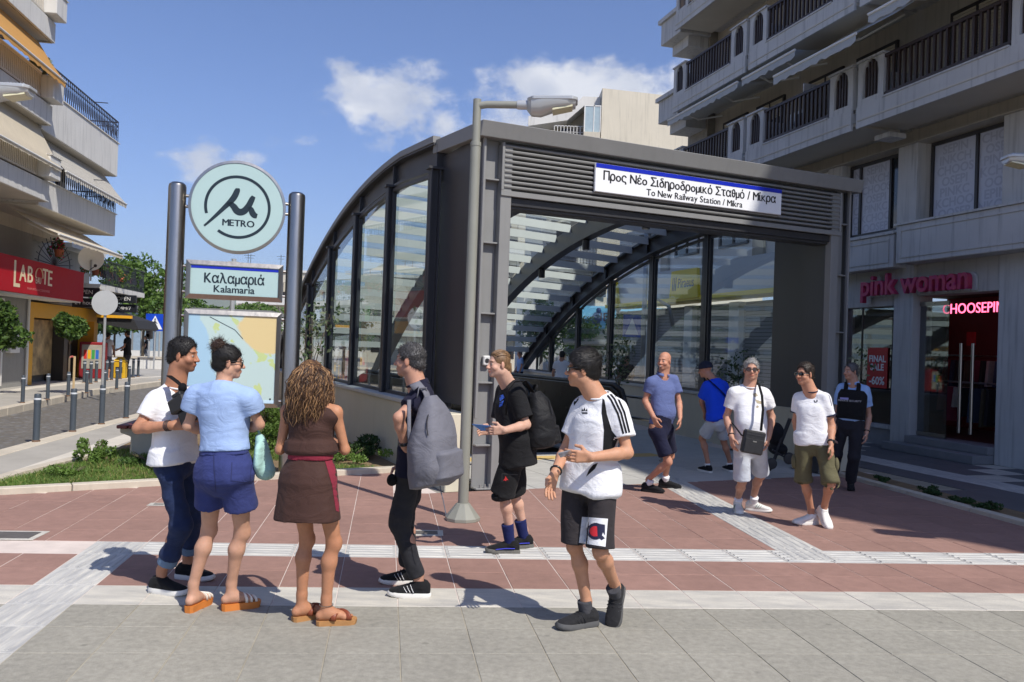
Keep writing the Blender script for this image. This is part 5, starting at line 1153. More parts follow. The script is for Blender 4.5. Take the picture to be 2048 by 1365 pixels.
def plants():
    rs = random.Random(3)
    p = gpt(136,790,.12); tree('street_tree','small round lollipop tree with a stake on the far sidewalk','%s'and (p.x,p.y,.12),1.4,blobs_round(.42,.36,1.75,9,rs),2600,.075,5,trunk_r=.03,stake=True)
    q = Vector((-12.9,20.9,.12)); tree('street_tree','leafy round tree cut by the left edge before the poster window',(-12.75,20.35,.12),1.1,blobs_round(.75,.62,1.72,12,rs),5200,.085,6,trunk_r=.05)
    for (x,y,Y,rx,rz,zc,n,lab,sd) in ((290,585,46,2.3,2.1,4.2,4600,'tall airy green tree behind the left shops, right of the terrace',11),(232,600,50,2.0,1.0,2.6,2000,'dark green tree behind the terrace railing of the left shops',12),(335,600,60,2.6,2.2,4.0,3200,'round green tree behind the left steel post of the totem',13),(420,620,62,3.0,1.5,3.3,3000,'hedge-like tree seen under the station name panel',14),(500,625,64,3.0,1.4,3.2,3000,'grey green tree seen under the right half of the name panel',15),(690,640,40,1.8,1.4,2.6,2200,'small tree seen through the side glazing of the entrance',16),(1085,640,34,1.0,1.3,2.6,1500,'slim young tree seen through the entrance behind the escalator',17),(1250,660,30,.8,1.2,2.2,1500,'young tree beside the zebra sign seen through the station glass',18),(1160,680,36,.9,1.0,2.4,1300,'small tree before the blue shop sign behind the station',19)):
        c = pix(x,y,Y); r2 = random.Random(sd)
        mats = [m_leafs[0],m_leafs[1]] if sd%2 else m_leafs
        tree('street_tree',lab,(c.x,c.y,0),zc-rz*.6,blobs_round(rx,rz,zc,12,r2),n,.17 if Y>40 else .12,sd,mats,.09)
    # olive saplings by the station and by the bank
    for (x,y,Y,h,lab,sd) in ((625,640,13.2,2.3,'olive sapling with grey leaves beside the right steel post of the totem',21),(1480,700,15.5,1.75,'dark olive bush behind the grey haired man in the white shirt',22),(1240,690,19,1.9,'olive sapling by the escalator rail behind the bald man',23),(1690,705,14.2,1.9,'thin dark shrub between security man and station column',24)):
        c = pix(x,y,Y); r2 = random.Random(sd); bl = [((r2.uniform(-.25,.25),r2.uniform(-.25,.25),h*r2.uniform(.55,1.0)),(.22,.22,.28)) for k in range(8)]
        tree('olive_sapling',lab,(c.x,c.y,0),h*.5,bl,{21:240,22:420,23:260,24:110}[sd],.055,sd,[m_olive,m_leafs[2]],.02)
    # grass and weeds of the bed
    rs = random.Random(9); KBd = (KB1-KB0); nrm = KBN
    def blades(name, n, inside, h, m, lab):
        b = MB(); c = 0; tries = 0
        while c < n and tries < n*12:
            tries += 1; q = inside(rs)
            if q is None: continue
            p,hh = q; c += 1; a = rs.uniform(0,6.3); w = Vector((math.cos(a),math.sin(a),0))*.0045; ln = Vector((rs.gauss(0,.5),rs.gauss(0,.5),1)).normalized()*hh*rs.uniform(.5,1.2); t2 = Vector((rs.gauss(0,1),rs.gauss(0,1),-.3))*hh*.25
            b.add([p-w,p+w,p+ln*.6+w*.7,p+ln*.6-w*.7,p+ln+t2],[(0,1,2,3),(3,2,4)])
        o = b.build(name,m,kind='stuff'); return tag(o,lab,'grass')
    m_gr = mat('grass_blade',lin((104,134,58)),.7,var=.35,scale=1.2,trans=.35); m_gd = mat('dry_grass_blade',lin((164,160,96)),.8,var=.2,scale=2,trans=.3)
    def in_bed(rs_):
        t = rs_.random(); d = rs_.random()**1.3*3.0+.02; p = KB0+Vector((.1,.15,0))+KBd*(.02+.9*t)+nrm*(.14+d*(.35+t*1.2) if t<.25 else .14+d)
        if p.x < -5.62-.02*(p.y-9): return None
        if (ST_I @ p).x > -.4: return None
        dn = mnoise.noise(Vector((p.x*1.3,p.y*1.3,0)))
        left = p.x < -3.3
        if not left and dn < .12: return None
        hh = (.07+.05*max(0,dn))*(1.0 if left else .9); p.z = .02
        return p,hh
    blades('grass',17000,in_bed,.1,m_gr,'ragged green grass in the kerbed bed beside the station'); blades('dry_grass',2500,in_bed,.1,m_gd,'dry straw coloured grass tufts in the kerbed bed')
    def shrub(c, rx, rz, n, lab, sd, m=None, size=.03, up=True, cat='shrub'):
        r2 = random.Random(sd); r = thing('weed_shrub',lab,cat,(c[0],c[1],.02)); b = MB()
        for k in range(7):
            a = r2.uniform(0,6.3); e = (math.cos(a)*rx*.6,math.sin(a)*rx*.6,rz*r2.uniform(.7,1.1)); b.tube([(0,0,0),(e[0]*.5,e[1]*.5,e[2]*.6),e],[.008,.006,.003],4)
        b.build('stems',m_bark,r); bl = [((r2.gauss(0,.45)*rx,r2.gauss(0,.45)*rx,rz*r2.uniform(.2,.9)),(rx*.32,rx*.32,rz*.26)) for k in range(11)]
        o = leaf_cloud(crown_points(bl,n,r2),size,r2).build('foliage',m or m_leafs[1],r); o['kind'] = 'stuff'
    g = gpt(165,935); shrub((g.x,g.y+.25),.22,.30,1300,'tall yellow green weed at the pointed end of the bed',31)
    g = gpt(105,960); shrub((g.x+.1,g.y+.2),.26,.12,900,'low spreading weed at the tip of the bed',32)
    g = gpt(265,935); shrub((g.x+.2,g.y+.1),.4,.16,1400,'dark green weed clump behind the man with the camera',33,m_leafs[0])
    for (x,y,rx,rz,n,lab,sd) in ((545,905,.42,.42,2400,'bright green shrub between the two women under the map',34),(530,870,.3,.55,1500,'upright bright shrub right under the map panel',35),(700,925,.35,.2,1300,'pale weed beside the elbow of the woman in brown',36),(745,915,.5,.3,2400,'dark creeping shrub against the cream station wall',37),(640,930,.4,.22,1200,'small shrub behind the woman in brown',38)):
        g = gpt(x,y); shrub((g.x,g.y),rx,rz,n,lab,sd,m_leafs[1] if sd != 37 else m_leafs[2])
    for i,t in enumerate((.1,.3,.42,.55,.8)):
        q = KR0+(KR1-KR0)*(t*.9)+Vector((.3,0,0)); shrub((q.x,q.y),.16,.06+.03*(i%2),450,'%s dark weed tuft in the shaded strip, counted from the right edge'%('first second third fourth fifth'.split()[i]),41+i,m_leafs[2],.025)
    # plants on the left building
    def trailing(x,l,z,rx,n,m,lab,sd,col=None):
        Mx = Matrix.Translation(LB_O) @ Matrix.Rotation(LB_ROT,4,'Z'); c = Mx @ Vector((x,l,z)); r2 = random.Random(sd); r = thing('potted_plant',lab,'plant',c); bl = [((r2.gauss(0,.5)*rx,r2.gauss(0,.5)*rx,r2.uniform(-.25,.2)),(rx*.4,rx*.4,.16)) for k in range(8)]
        o = leaf_cloud(crown_points(bl,n,r2),.05,r2).build('foliage',m,r); o['kind']='stuff'
        b = MB(); b.lathe([(.09,-.24),(.13,-.05),(.14,-.04),(.12,-.04)],12); b.build('pot',mat('terracotta',lin((170,96,66)),.8),r)
        if col: 
            o = leaf_cloud(crown_points(bl,120,r2),.07,r2,elong=1).build('blossoms',mat('blossom_%d'%sd,col,.6,trans=.3),r); o['kind']='stuff'
    trailing(1.6,-1.4,8.25,.38,900,m_olive,'yellowing plant hanging over the top planter of the left block',51); trailing(1.0,1.9,4.15,.22,350,m_leafs[0],'pink geranium above the red shop sign',52,lin((214,40,96)))
    for i,l in enumerate((6.3,7.1,8.0,9.2,10.2)): trailing(.6,l,3.95,.34,600,m_leafs[i%2],'%s bushy terrace plant right of the red sign, counted from the sign'%('first second third fourth fifth'.split()[i]),53+i,lin((206,110,70)) if i in (0,2) else None)
plants()
def small_street_things():
    def sign_pole(name,lab,x,y,h,z0=.12,r_=.035):
        p = gpt(x,y,z0); r = thing(name,lab,'sign',p,R(6)); b = MB(); b.lathe([(r_,0),(r_,h),(0,h+.01)],12); b.build('pole',m_chrome if False else mat('galvanised',lin((170,172,172)),.45,metal=.3),r,smooth=30); return r
    g = mat('sign_back_grey',lin((186,190,192)),.5,var=.04)
    r = sign_pole('road_sign','round road sign seen from its plain grey back on a thin pole',204,790,2.72); b = MB(); b.lathe([(.33,0),(.33,.01),(.0,.012)],32,face_M((0,-.05,2.42),(1,0,0))); b.build('disc',g,r); b = MB(); b.box(-.03,.03,-.05,.0,2.36,2.48); b.build('clamp',g,r)
    r = sign_pole('pedestrian_sign','blue pedestrian crossing sign at the far left crossing',307,745,2.75,0); m_b = mat('road_blue',lin((20,70,190)),.4); m_w = mat('road_white',lin((240,240,240)),.4)
    b = MB(); b.box(-.42,.42,-.06,-.045,1.95,2.75); bd = b.build('board',m_b,r); b = MB(); b.sheet([(-.34,-.061,2.03),(.34,-.061,2.03),(0,-.061,2.67)],.003,(0,-1,0)); b.build('triangle',m_w,bd)
    b = MB(); b.sphere((0,-.066,2.5),(.04,.004,.04),8,5); b.tube([(0,-.066,2.45),(.01,-.066,2.28),(-.1,-.066,2.08)],.028,5); b.tube([(.01,-.066,2.28),(.09,-.066,2.08)],.026,5); b.tube([(-.1,-.066,2.32),(0,-.066,2.42),(.1,-.066,2.3)],.02,5); b.build('walking_figure',m_dkfr,bd)
    c = pix(1262,700,26); r = thing('pedestrian_sign','blue pedestrian sign seen through the station glass','sign',(c.x,c.y,0)); b = MB(); b.cyl((0,0,0),(0,0,2.95),.03); b.build('pole',MATS['galvanised'],r); b = MB(); b.box(-.28,.28,-.05,-.035,2.2,2.9); bd = b.build('board',m_b,r); b = MB(); b.sheet([(-.2,-.051,2.28),(.2,-.051,2.28),(0,-.051,2.8)],.003,(0,-1,0)); b.build('triangle',m_w,bd)
    c = pix(1286,700,24); r = thing('old_lamp_post','curved grey lamp post seen through the station glass','street lamp',(c.x,c.y,0)); b = MB(); b.tube([(0,0,0),(0,0,5.2)],.07,10); b.tube([(0,0,2.6),(.25,0,3.35),(.7,0,3.1),(.85,0,2.5)],.06,8); b.build('post',MATS['galvanised'],r,smooth=True)
    # yellow bin, ice cream stand, traffic light, street lights of the far square
    p = gpt(240,757,.12); r = thing('litter_bin','yellow litter bin in front of the yellow shop','bin',p,R(10)); m_y = mat('bin_yellow',lin((206,164,24)),.6,var=.06); b = MB(); b.box(-.2,.2,-.18,.18,0,.62); b.build('body',m_y,r,bevel=.03); b = MB(); b.add([(-.22,-.2,.63),(.22,-.2,.63),(.22,.2,.63),(-.22,.2,.63),(-.08,-.07,.78),(.08,-.07,.78),(.08,.07,.78),(-.08,.07,.78)],[(0,1,5,4),(1,2,6,5),(2,3,7,6),(3,0,4,7),(4,5,6,7),(3,2,1,0)]); b.build('lid',m_y,r); b = MB(); b.box(-.12,.12,-.184,-.181,.2,.42); b.build('label_plate',m_dkfr,r)
    p = gpt(185,757,.12); r = thing('ice_cream_stand','red framed ice cream poster stand before the dark shop doorway','poster stand',p,R(12)); b = MB(); b.box(-.42,.42,-.2,.2,.0,1.3); b.build('cabinet',mat('red_cabinet',lin((140,30,36)),.6),r,bevel=.03); b = MB(); b.box(-.33,.33,-.212,-.201,.35,1.2); f = b.build('poster',mat('poster_cream',lin((170,164,150)),.6,var=.2,scale=4),r)  # cabinet and poster colours darkened to hold the shade they stand in
    for k,cc in enumerate(((220,60,50),(240,180,40),(70,160,80),(50,110,200))):
        b = MB(); b.box(-.26+k*.13,-.16+k*.13,-.218,-.213,.7,1.02); b.build('poster_shape',mat('poster_colour_%d'%k,lin(cc),.5),f)
    p = gpt(296,742,0); r = thing('traffic_light','small dark traffic light on a pole by the far crossing','traffic light',(p.x,p.y,0)); b = MB(); b.cyl((0,0,0),(0,0,2.2),.05); b.build('pole',MATS['galvanised'],r); b = MB(); b.box(-.14,.14,-.12,.12,1.55,2.25); h = b.build('housing',m_dkfr,r,bevel=.03)
    for z in (1.72,2.05): b = MB(); b.lathe([(.09,0),(.11,.08),(.1,.08),(.085,0)],12,face_M((0,-.121,z),(1,0,0))); b.build('visor',m_dkfr,h)
    for i,(x,Y,hh) in enumerate(((282,52,4.6),(300,58,4.8),(318,55,5.4),(275,60,4.2))):
        c = pix(x,700,Y); r = thing('square_light','slim grey square light with flat white head, %s of four behind the zebra sign'%('first second third fourth'.split()[i]),'street lamp',(c.x,c.y,0),0,'slim lights of the far square'); b = MB(); b.cyl((0,0,0),(0,0,hh),.06,n=8); b.build('pole',MATS['galvanised'],r); b = MB(); b.box(-.9,.9,-.15,.15,hh,hh+.1); b.build('head',m_wpaint,r)
    # pipe post behind the totem
    c = pix(463,650,30); r = thing('thin_post','thin grey post with box behind the metro totem','post',(c.x,c.y,0)); b = MB(); b.cyl((0,0,0),(0,0,4.6),.09,n=8); b.build('pole',MATS['galvanised'],r); b = MB(); b.box(-.16,.16,-.14,.14,4.1,4.5); b.build('box',g,r)
    # drain covers and utility lids in the red paving
    for (x,y,w,d,lab) in ((20,1072,.5,.32,'square metal cover in pale frame at the left edge of the paving'),(840,1067,.42,.22,'small dark drain cover behind the man with the grey backpack'),(318,1010,.2,.14,'small bright metal plate in the paving behind the rolled jeans'),(598,990,.3,.18,'pale framed cover between the women and the bed')):
        p = gpt(x,y); r = thing('utility_cover',lab,'cover',(p.x,p.y,.0),R(6)); b = MB(); b.box(-w/2,w/2,-d/2,d/2,.0022,.006); b.build('frame',m_white,r); b = MB(); b.box(-w/2+.05,w/2-.05,-d/2+.045,d/2-.045,.0062,.009); b.build('lid',mat('cast_lid',lin((96,92,88)),.6,var=.2,scale=20),r)
small_street_things()
# ================================================================ people: smooth implicit bodies
V3 = lambda *a: np.array(a, float)
def proj(P):
    q = CM.inverted() @ Vector(P); return (1024+F_PX*q.x/-q.z, 682.5-F_PX*q.y/-q.z)
def unit(v): v = np.asarray(v,float); n = np.linalg.norm(v); return v/n if n > 1e-9 else v
class Field:
    """list of smooth volumes; meshed on a grid with surface nets"""
    def __init__(s): s.ops = []
    def _a(s, fn, lo, hi, k, sub): s.ops.append((fn,np.asarray(lo,float),np.asarray(hi,float),k,sub)); return s
    def cone(s, a, b, ra, rb, k=.02, sub=False, flat=False, sq=None):
        a = np.asarray(a,float); b = np.asarray(b,float); ba = b-a; L = np.linalg.norm(ba)+1e-9; u = ba/L; m = max(ra,rb)
        if sq is not None: ax = unit(sq[0]-u*np.dot(u,sq[0])); sc = sq[1]; m *= max(1,sc)
        def fn(X,Y,Z):
            px,py,pz = X-a[0],Y-a[1],Z-a[2]; t = px*u[0]+py*u[1]+pz*u[2]; tc = np.clip(t,0,L)
            qx,qy,qz = px-u[0]*tc,py-u[1]*tc,pz-u[2]*tc
            if sq is not None:
                w = (qx*ax[0]+qy*ax[1]+qz*ax[2])*(1/sc-1); qx,qy,qz = qx+ax[0]*w,qy+ax[1]*w,qz+ax[2]*w
            if flat:
                r_ = t/L; px2 = px-u[0]*t; py2 = py-u[1]*t; pz2 = pz-u[2]*t
                if sq is not None:
                    w = (px2*ax[0]+py2*ax[1]+pz2*ax[2])*(1/sc-1); px2,py2,pz2 = px2+ax[0]*w,py2+ax[1]*w,pz2+ax[2]*w
                d = np.sqrt(px2*px2+py2*py2+pz2*pz2)-(ra+(rb-ra)*r_); return np.maximum(np.maximum(d,-t),t-L)
            return np.sqrt(qx*qx+qy*qy+qz*qz)-(ra+(rb-ra)*tc/L)
        return s._a(fn,np.minimum(a,b)-m,np.maximum(a,b)+m,k,sub)
    def ell(s, c, r, F=None, k=.02, sub=False):
        c = np.asarray(c,float); r = np.asarray(r,float); F = np.eye(3) if F is None else F; m = max(r)   # F rows are the local axes
        def fn(X,Y,Z):
            px,py,pz = X-c[0],Y-c[1],Z-c[2]; q = [F[i,0]*px+F[i,1]*py+F[i,2]*pz for i in range(3)]
            k0 = np.sqrt((q[0]/r[0])**2+(q[1]/r[1])**2+(q[2]/r[2])**2); k1 = np.sqrt((q[0]/r[0]**2)**2+(q[1]/r[1]**2)**2+(q[2]/r[2]**2)**2)+1e-9
            return k0*(k0-1)/k1
        return s._a(fn,c-m,c+m,k,sub)
    def loft(s, A, F, st_, twist=0.0, L=1.0, ex=2.3, k=.02, sub=False, wave=None):
        """stations (z, cx, cy, halfwidth, halfdepth) along the third axis of frame F (rows)"""
        A = np.asarray(A,float); S = np.array(st_); z0,z1 = S[0,0],S[-1,0]; m = max(S[:,3].max()+abs(S[:,1]).max(),S[:,4].max()+abs(S[:,2]).max())
        e = [A+F[2]*z0,A+F[2]*z1]
        def fn(X,Y,Z):
            px,py,pz = X-A[0],Y-A[1],Z-A[2]; q = [F[i,0]*px+F[i,1]*py+F[i,2]*pz for i in range(3)]; z = q[2]; x,y = q[0],q[1]
            if twist:
                a = twist*np.clip(z/L,0,1); c_,s_ = np.cos(a),np.sin(a); x,y = x*c_+y*s_,-x*s_+y*c_
            I = lambda j: np.interp(z.ravel(),S[:,0],S[:,j]).reshape(z.shape)
            w,d = I(3),I(4); x = x-I(1); y = y-I(2)
            if wave: 
                a = np.arctan2(y/d,x/w); g = 1+wave[1]*np.sin(a*wave[0]+z*3)*np.clip((wave[2]-z)/wave[3],0,1); w = w*g; d = d*g
            r_ = (np.abs(x/w)**ex+np.abs(y/d)**ex)**(1/ex); dd = (r_-1)*np.minimum(w,d)
            return np.maximum(np.maximum(dd,z0-z),z-z1)
        return s._a(fn,np.minimum(*e)-m,np.maximum(*e)+m,k,sub)
    def bounds(s):
        lo = np.min([o[1] for o in s.ops if not o[4]],axis=0); hi = np.max([o[2] for o in s.ops if not o[4]],axis=0); return lo-.02,hi+.02
    def grid(s, lo, hi, h):
        n = np.maximum(np.ceil((hi-lo)/h).astype(int)+2,4); ax = [lo[i]+h*np.arange(n[i]) for i in range(3)]
        D = np.full(n,.5,np.float32)
        for fn,a,b,k,sub in s.ops:
            m = k+3*h; i0 = [max(0,int(np.searchsorted(ax[i],a[i]-m))) for i in range(3)]; i1 = [min(n[i],int(np.searchsorted(ax[i],b[i]+m))) for i in range(3)]
            if any(i1[i] <= i0[i] for i in range(3)): continue
            sl_ = tuple(slice(i0[i],i1[i]) for i in range(3))
            X,Y,Z = np.meshgrid(ax[0][sl_[0]],ax[1][sl_[1]],ax[2][sl_[2]],indexing='ij')
            d = fn(X,Y,Z).astype(np.float32); o = D[sl_]
            if sub: d = -d; q = np.maximum(k-np.abs(o-d),0)/max(k,1e-6); D[sl_] = np.maximum(o,d)+q*q*k*.25
            else: q = np.maximum(k-np.abs(o-d),0)/max(k,1e-6); D[sl_] = np.minimum(o,d)-q*q*k*.25
        return D,ax
    def nets(s, h, lo=None, hi=None):
        if lo is None: lo,hi = s.bounds()
        D,ax = s.grid(np.asarray(lo,float),np.asarray(hi,float),h); ins = D < 0; n = D.shape
        cnt = np.zeros([q-1 for q in n],np.int8); sh = [(i,j,k) for i in (0,1) for j in (0,1) for k in (0,1)]
        def cor(A,c): return A[c[0]:n[0]-1+c[0],c[1]:n[1]-1+c[1],c[2]:n[2]-1+c[2]]
        for c in sh: cnt += cor(ins,c)
        act = (cnt > 0) & (cnt < 8); I = np.argwhere(act); 
        if len(I) == 0: return np.zeros((0,3)),np.zeros((0,4),int)
        idx = np.full(act.shape,-1,np.int64); idx[tuple(I.T)] = np.arange(len(I))
        P = np.zeros((len(I),3)); W_ = np.zeros(len(I))
        vals = {c: D[I[:,0]+c[0],I[:,1]+c[1],I[:,2]+c[2]] for c in sh}
        for c in sh:
            for axn in range(3):
                if c[axn]: continue
                e = list(c); e[axn] = 1; a,b = vals[c],vals[tuple(e)]; mk = (a < 0) != (b < 0)
                t = np.where(mk,a/np.where(mk,a-b,1),0); pos = np.tile(np.array(c,float),(len(I),1)); pos[:,axn] = t; P[mk] += pos[mk]; W_[mk] += 1
        P /= W_[:,None]; P = (P+I)*h+np.asarray(lo)
        Fc = []
        for axn in range(3):
            o1,o2 = [(1,2),(2,0),(0,1)][axn]; a = ins.take(range(0,n[axn]-1),axn); b = ins.take(range(1,n[axn]),axn); ed = np.argwhere(a != b)
            ed = ed[(ed[:,o1] > 0)&(ed[:,o2] > 0)&(ed[:,o1] < n[o1]-1)&(ed[:,o2] < n[o2]-1)]
            flip = a[tuple(ed.T)]
            def g(d1,d2): q = ed.copy(); q[:,o1] -= d1; q[:,o2] -= d2; return idx[tuple(q.T)]
            q = np.stack([g(1,1),g(0,1),g(0,0),g(1,0)],1); q[~flip] = q[~flip][:,::-1]; Fc.append(q)
        Fc = np.concatenate(Fc); Fc = Fc[(Fc >= 0).all(1)]
        return P,Fc
def to_obj(name, P, Fc, m, parent, col=None, smooth=True):
    me = bpy.data.meshes.new(name); me.vertices.add(len(P)); me.vertices.foreach_set('co',np.asarray(P,np.float32).ravel()); k = len(Fc)
    me.loops.add(4*k); me.loops.foreach_set('vertex_index',Fc.astype(np.int32).ravel()); me.polygons.add(k); me.polygons.foreach_set('loop_start',np.arange(0,4*k,4,dtype=np.int32)); me.polygons.foreach_set('use_smooth',np.ones(k,bool))
    me.update(calc_edges=True); me.validate()
    if col is not None:
        a = me.color_attributes.new('Col','FLOAT_COLOR','POINT'); a.data.foreach_set('color',np.concatenate([col,np.ones((len(P),1))],1).astype(np.float32).ravel())
    for q in (m if isinstance(m,(list,tuple)) else [m]): me.materials.append(q)
    o = bpy.data.objects.new(name,me); COL.objects.link(o); o.parent = parent; return o
def vnormals(P,Fc):
    n = np.cross(P[Fc[:,2]]-P[Fc[:,0]],P[Fc[:,3]]-P[Fc[:,1]]); N = np.zeros_like(P)
    for k in range(4): np.add.at(N,Fc[:,k],n)
    return N/(np.linalg.norm(N,axis=1)[:,None]+1e-12)
def snoise(P, freq, seed, n=7):
    """cheap smooth noise: a sum of skewed sines"""
    r = np.random.RandomState(seed); out = np.zeros(len(P)); q = P*np.asarray(freq)
    for i in range(n):
        d = unit(r.normal(size=3)); out += np.sin(q@d*r.uniform(.7,1.6)+r.uniform(0,6.28)+1.3*np.sin(q@unit(r.normal(size=3))*.6+r.uniform(0,6.28)))
    return out/n**.5
def cloth(name, fld, h, m, parent, seed=1, amp=.004, freq=(16,16,26), hang=0.0, col=None):
    P,Fc = fld.nets(h); N = vnormals(P,Fc); f = snoise(P,freq,seed); f = np.where(f>0,f,f*.5); g = snoise(P,(34,34,9),seed+5)
    P2 = P+N*((f*amp+g*hang)[:,None]); 
    return to_obj(name,P2,Fc,m,parent,None if col is None else col(P2))
FABRIC = {}
def fabric(name, rgb, rough=.88, var=.05, fold=.20, sheen=.04, scale=9, col2=None):
    nm = 'cloth_'+name
    if nm in MATS: return MATS[nm]
    m = mat(nm, lin(rgb), rough, var=var, scale=scale, bump=.22, bscale=420, sheen=sheen, spec=.2, col2=col2)
    N = m.node_tree.nodes; L = m.node_tree.links; b = N['Principled BSDF']; fine = b.inputs['Normal'].links[0].from_node     # soft creases under the weave
    tc = N.new('ShaderNodeTexCoord'); mp = N.new('ShaderNodeMapping'); mp.inputs['Rotation'].default_value = (.3,.5,.6); mp.inputs['Scale'].default_value = (6,6,9); L.new(tc.outputs['Object'],mp.inputs[0])
    n = N.new('ShaderNodeTexNoise'); n.inputs['Scale'].default_value = 1.0; n.inputs['Detail'].default_value = 3; n.inputs['Distortion'].default_value = 1.6; L.new(mp.outputs[0],n.inputs['Vector'])
    r_ = N.new('ShaderNodeMapRange'); r_.interpolation_type = 'SMOOTHSTEP'; r_.inputs[1].default_value = .35; r_.inputs[2].default_value = .65; L.new(n.outputs[0],r_.inputs[0])
    bm = N.new('ShaderNodeBump'); bm.inputs['Strength'].default_value = fold; bm.inputs['Distance'].default_value = .022; L.new(r_.outputs[0],bm.inputs['Height']); L.new(bm.outputs[0],fine.inputs['Normal'])
    return m
def skin(name, rgb): g_ = sum(rgb)/3; rgb = tuple(v*.84+g_*.13 for v in rgb); return mat('skin_'+name, lin(rgb), .58, var=.10, scale=26, bump=.12, bscale=220, attr='Col', spec=.4, sss=.08)
def ik(a, c, l1, l2, pole):
    a = np.asarray(a,float); c = np.asarray(c,float); d = c-a; L = np.linalg.norm(d); s = max(1.0,L/(l1+l2)*1.002); l1,l2 = l1*s,l2*s; u = d/L
    x = (l1*l1-l2*l2+L*L)/(2*L); h = math.sqrt(max(0,l1*l1-x*x)); p = unit(np.asarray(pole)-u*np.dot(u,pole)); return a+u*x+p*h
def Pm(o): return np.array(o[:3] if not isinstance(o,Vector) else (o.x,o.y,o.z))
class Person:
    def __init__(s, label, Y, H, skin_m, feet, pel, sh, head, face, near=True, far=False, sex='m', build=1.0, belly=0.0, pel_yaw=None, tilt=0.0, bare=False, sole=.02, lean_head=0.0):
        s.Y = Y; s.H = H; s.k = H/1.75; k = s.k; s.skin = skin_m; s.near = near; s.sex = sex; build = build*(.83 if sex=='m' else .88); s.build = build; s.bare = bare
        s.hb,s.hh,s.hf = (.0085,.0042,.0040) if near else ((.022,.012,.014) if far else (.0115,.0056,.0060))
        J = lambda q: Pm(pix(q[0],q[1],Y+(q[2] if len(q)>2 else 0)))
        s.J = J; a_,b_ = J(sh[0]),J(sh[1]); md = (a_+b_)/2; s.sr,s.sl = md+(a_-md)*.92-V3(0,0,.022*k),md+(b_-md)*.92-V3(0,0,.022*k); s.pel = J(pel); s.hd = J(head)-V3(0,0,.012 if sex == 'm' else .006)
        Rs = unit((s.sr-s.sl)*V3(1,1,0)); 
        if pel_yaw is None: Rp = Rs
        else: Rp = V3(math.sin(R(pel_yaw)),-math.cos(R(pel_yaw)),0)       # yaw is the facing direction
        s.Rs,s.Rp = Rs,Rp; s.Fp = np.cross(V3(0,0,1),Rp); s.Fs = np.cross(V3(0,0,1),Rs)
        s.feet = []
        for (x,y,yaw,pitch) in feet:              # right foot first
            g = Pm(gpt(x,y)); f = V3(math.cos(R(yaw)),math.sin(R(yaw)),0); p = R(pitch)
            ank = g+V3(0,0,.085*k+sole)
            if pitch: ball = g+f*.0; fw = f*math.cos(p)-V3(0,0,1)*math.sin(p); up = f*math.sin(p)+V3(0,0,1)*math.cos(p); ank = ball+V3(0,0,.012)-fw*.145*k+up*(.085*k+sole)
            else: fw,up = f,V3(0,0,1)
            s.feet.append((ank,fw,up))
        s.ar,s.al = s.feet[0][0],s.feet[1][0]
        # the pelvis rides as high as the straighter leg lets it
        zz = []
        for an,sg in ((s.ar,1),(s.al,-1)):
            hp = s.pel+Rp*.092*k*sg; dh = np.linalg.norm((hp-an)[:2]); L_ = .49*H*.992; zz.append(an[2]+math.sqrt(max(.1,L_*L_-dh*dh))+.02)
        s.pel = V3(s.pel[0],s.pel[1],min(zz)); s.hipr,s.hipl = s.pel+Rp*.092*k-V3(0,0,.02),s.pel-Rp*.092*k-V3(0,0,.02)
        s.kr = ik(s.hipr,s.ar,.247*H,.243*H,s.feet[0][1]*V3(1,1,0)+s.Fp*.4); s.kl = ik(s.hipl,s.al,.247*H,.243*H,s.feet[1][1]*V3(1,1,0)+s.Fp*.4)
        mid = (s.sr+s.sl)/2; s.neck = mid+V3(0,0,.062*k); ax = mid-s.pel; s.TL = np.linalg.norm(ax); U = unit(ax)
        X = unit(Rp-U*np.dot(U,Rp)); s.TF = np.array([X,np.cross(U,X),U]); s.TA = s.pel
        a = math.atan2(np.dot(Rs,s.TF[1]),np.dot(Rs,X)); s.tw = a
        fwd = unit(V3(*face)); up = unit(V3(0,0,1)-fwd*fwd[2]+np.cross(fwd,V3(0,0,1))*tilt); s.HF = np.array([np.cross(fwd,up),fwd,up]); s.hs = k*(.93 if sex=='m' else .89)
        b = build; e = belly
        if sex == 'm': T = [(-.2,0,-.012,.135,.10),(-.1,0,-.012,.162,.112),(.06,0,-.012+e*.2,.168,.112+e*.25),(.22,0,e*.5,.158+e*.3,.104+e*.6),(.42,0,.004+e*.5,.155+e*.3,.106+e*.5),(.62,0,.008+e*.2,.168+e*.15,.114+e*.2),(.8,0,.002,.176,.112),(.93,0,-.012,.166,.092),(1.03,0,-.02,.125,.07),(1.1,0,-.022,.07,.058)]
        else: T = [(-.22,0,-.018,.15,.108),(-.1,0,-.024,.178,.125),(.05,0,-.018,.176,.118),(.25,0,-.002,.138,.096),(.42,0,0,.132,.094),(.62,0,.012,.146,.108),(.76,0,.014,.15,.114),(.92,0,-.008,.142,.084),(1.02,0,-.018,.108,.064),(1.1,0,-.02,.062,.052)]
        s.T = [(t*s.TL,cx*k,cy*k,w*k*b,d*k*b) for t,cx,cy,w,d in T]
        s.root = thing('person',label,'person',(0,0,0)); s.label = label
        g = (s.ar+s.al)/2; s.root.location = (0,0,0)
        s.B = Field(); s.zones = []; s.marks = []
        s._torso(); s._legs(); s._head()
    def _torso(s):
        k = s.k; b = s.build; s.B.loft(s.TA,s.TF,s.T,s.tw,s.TL,k=.03)
        for j in (s.sr,s.sl): s.B.cone(s.neck-V3(0,0,.008*k)+(j-s.neck)*.14-s.Fs*.016,j,.052*k*b,.049*k*b,k=.05)
        top = s.hd-s.HF[2]*.075*s.hs-s.HF[1]*.018*s.hs; r_ = (.065 if s.sex=='m' else .051)*k
        s.B.cone(s.neck-V3(0,0,.03),top,r_*1.08,r_*.98,k=.03)
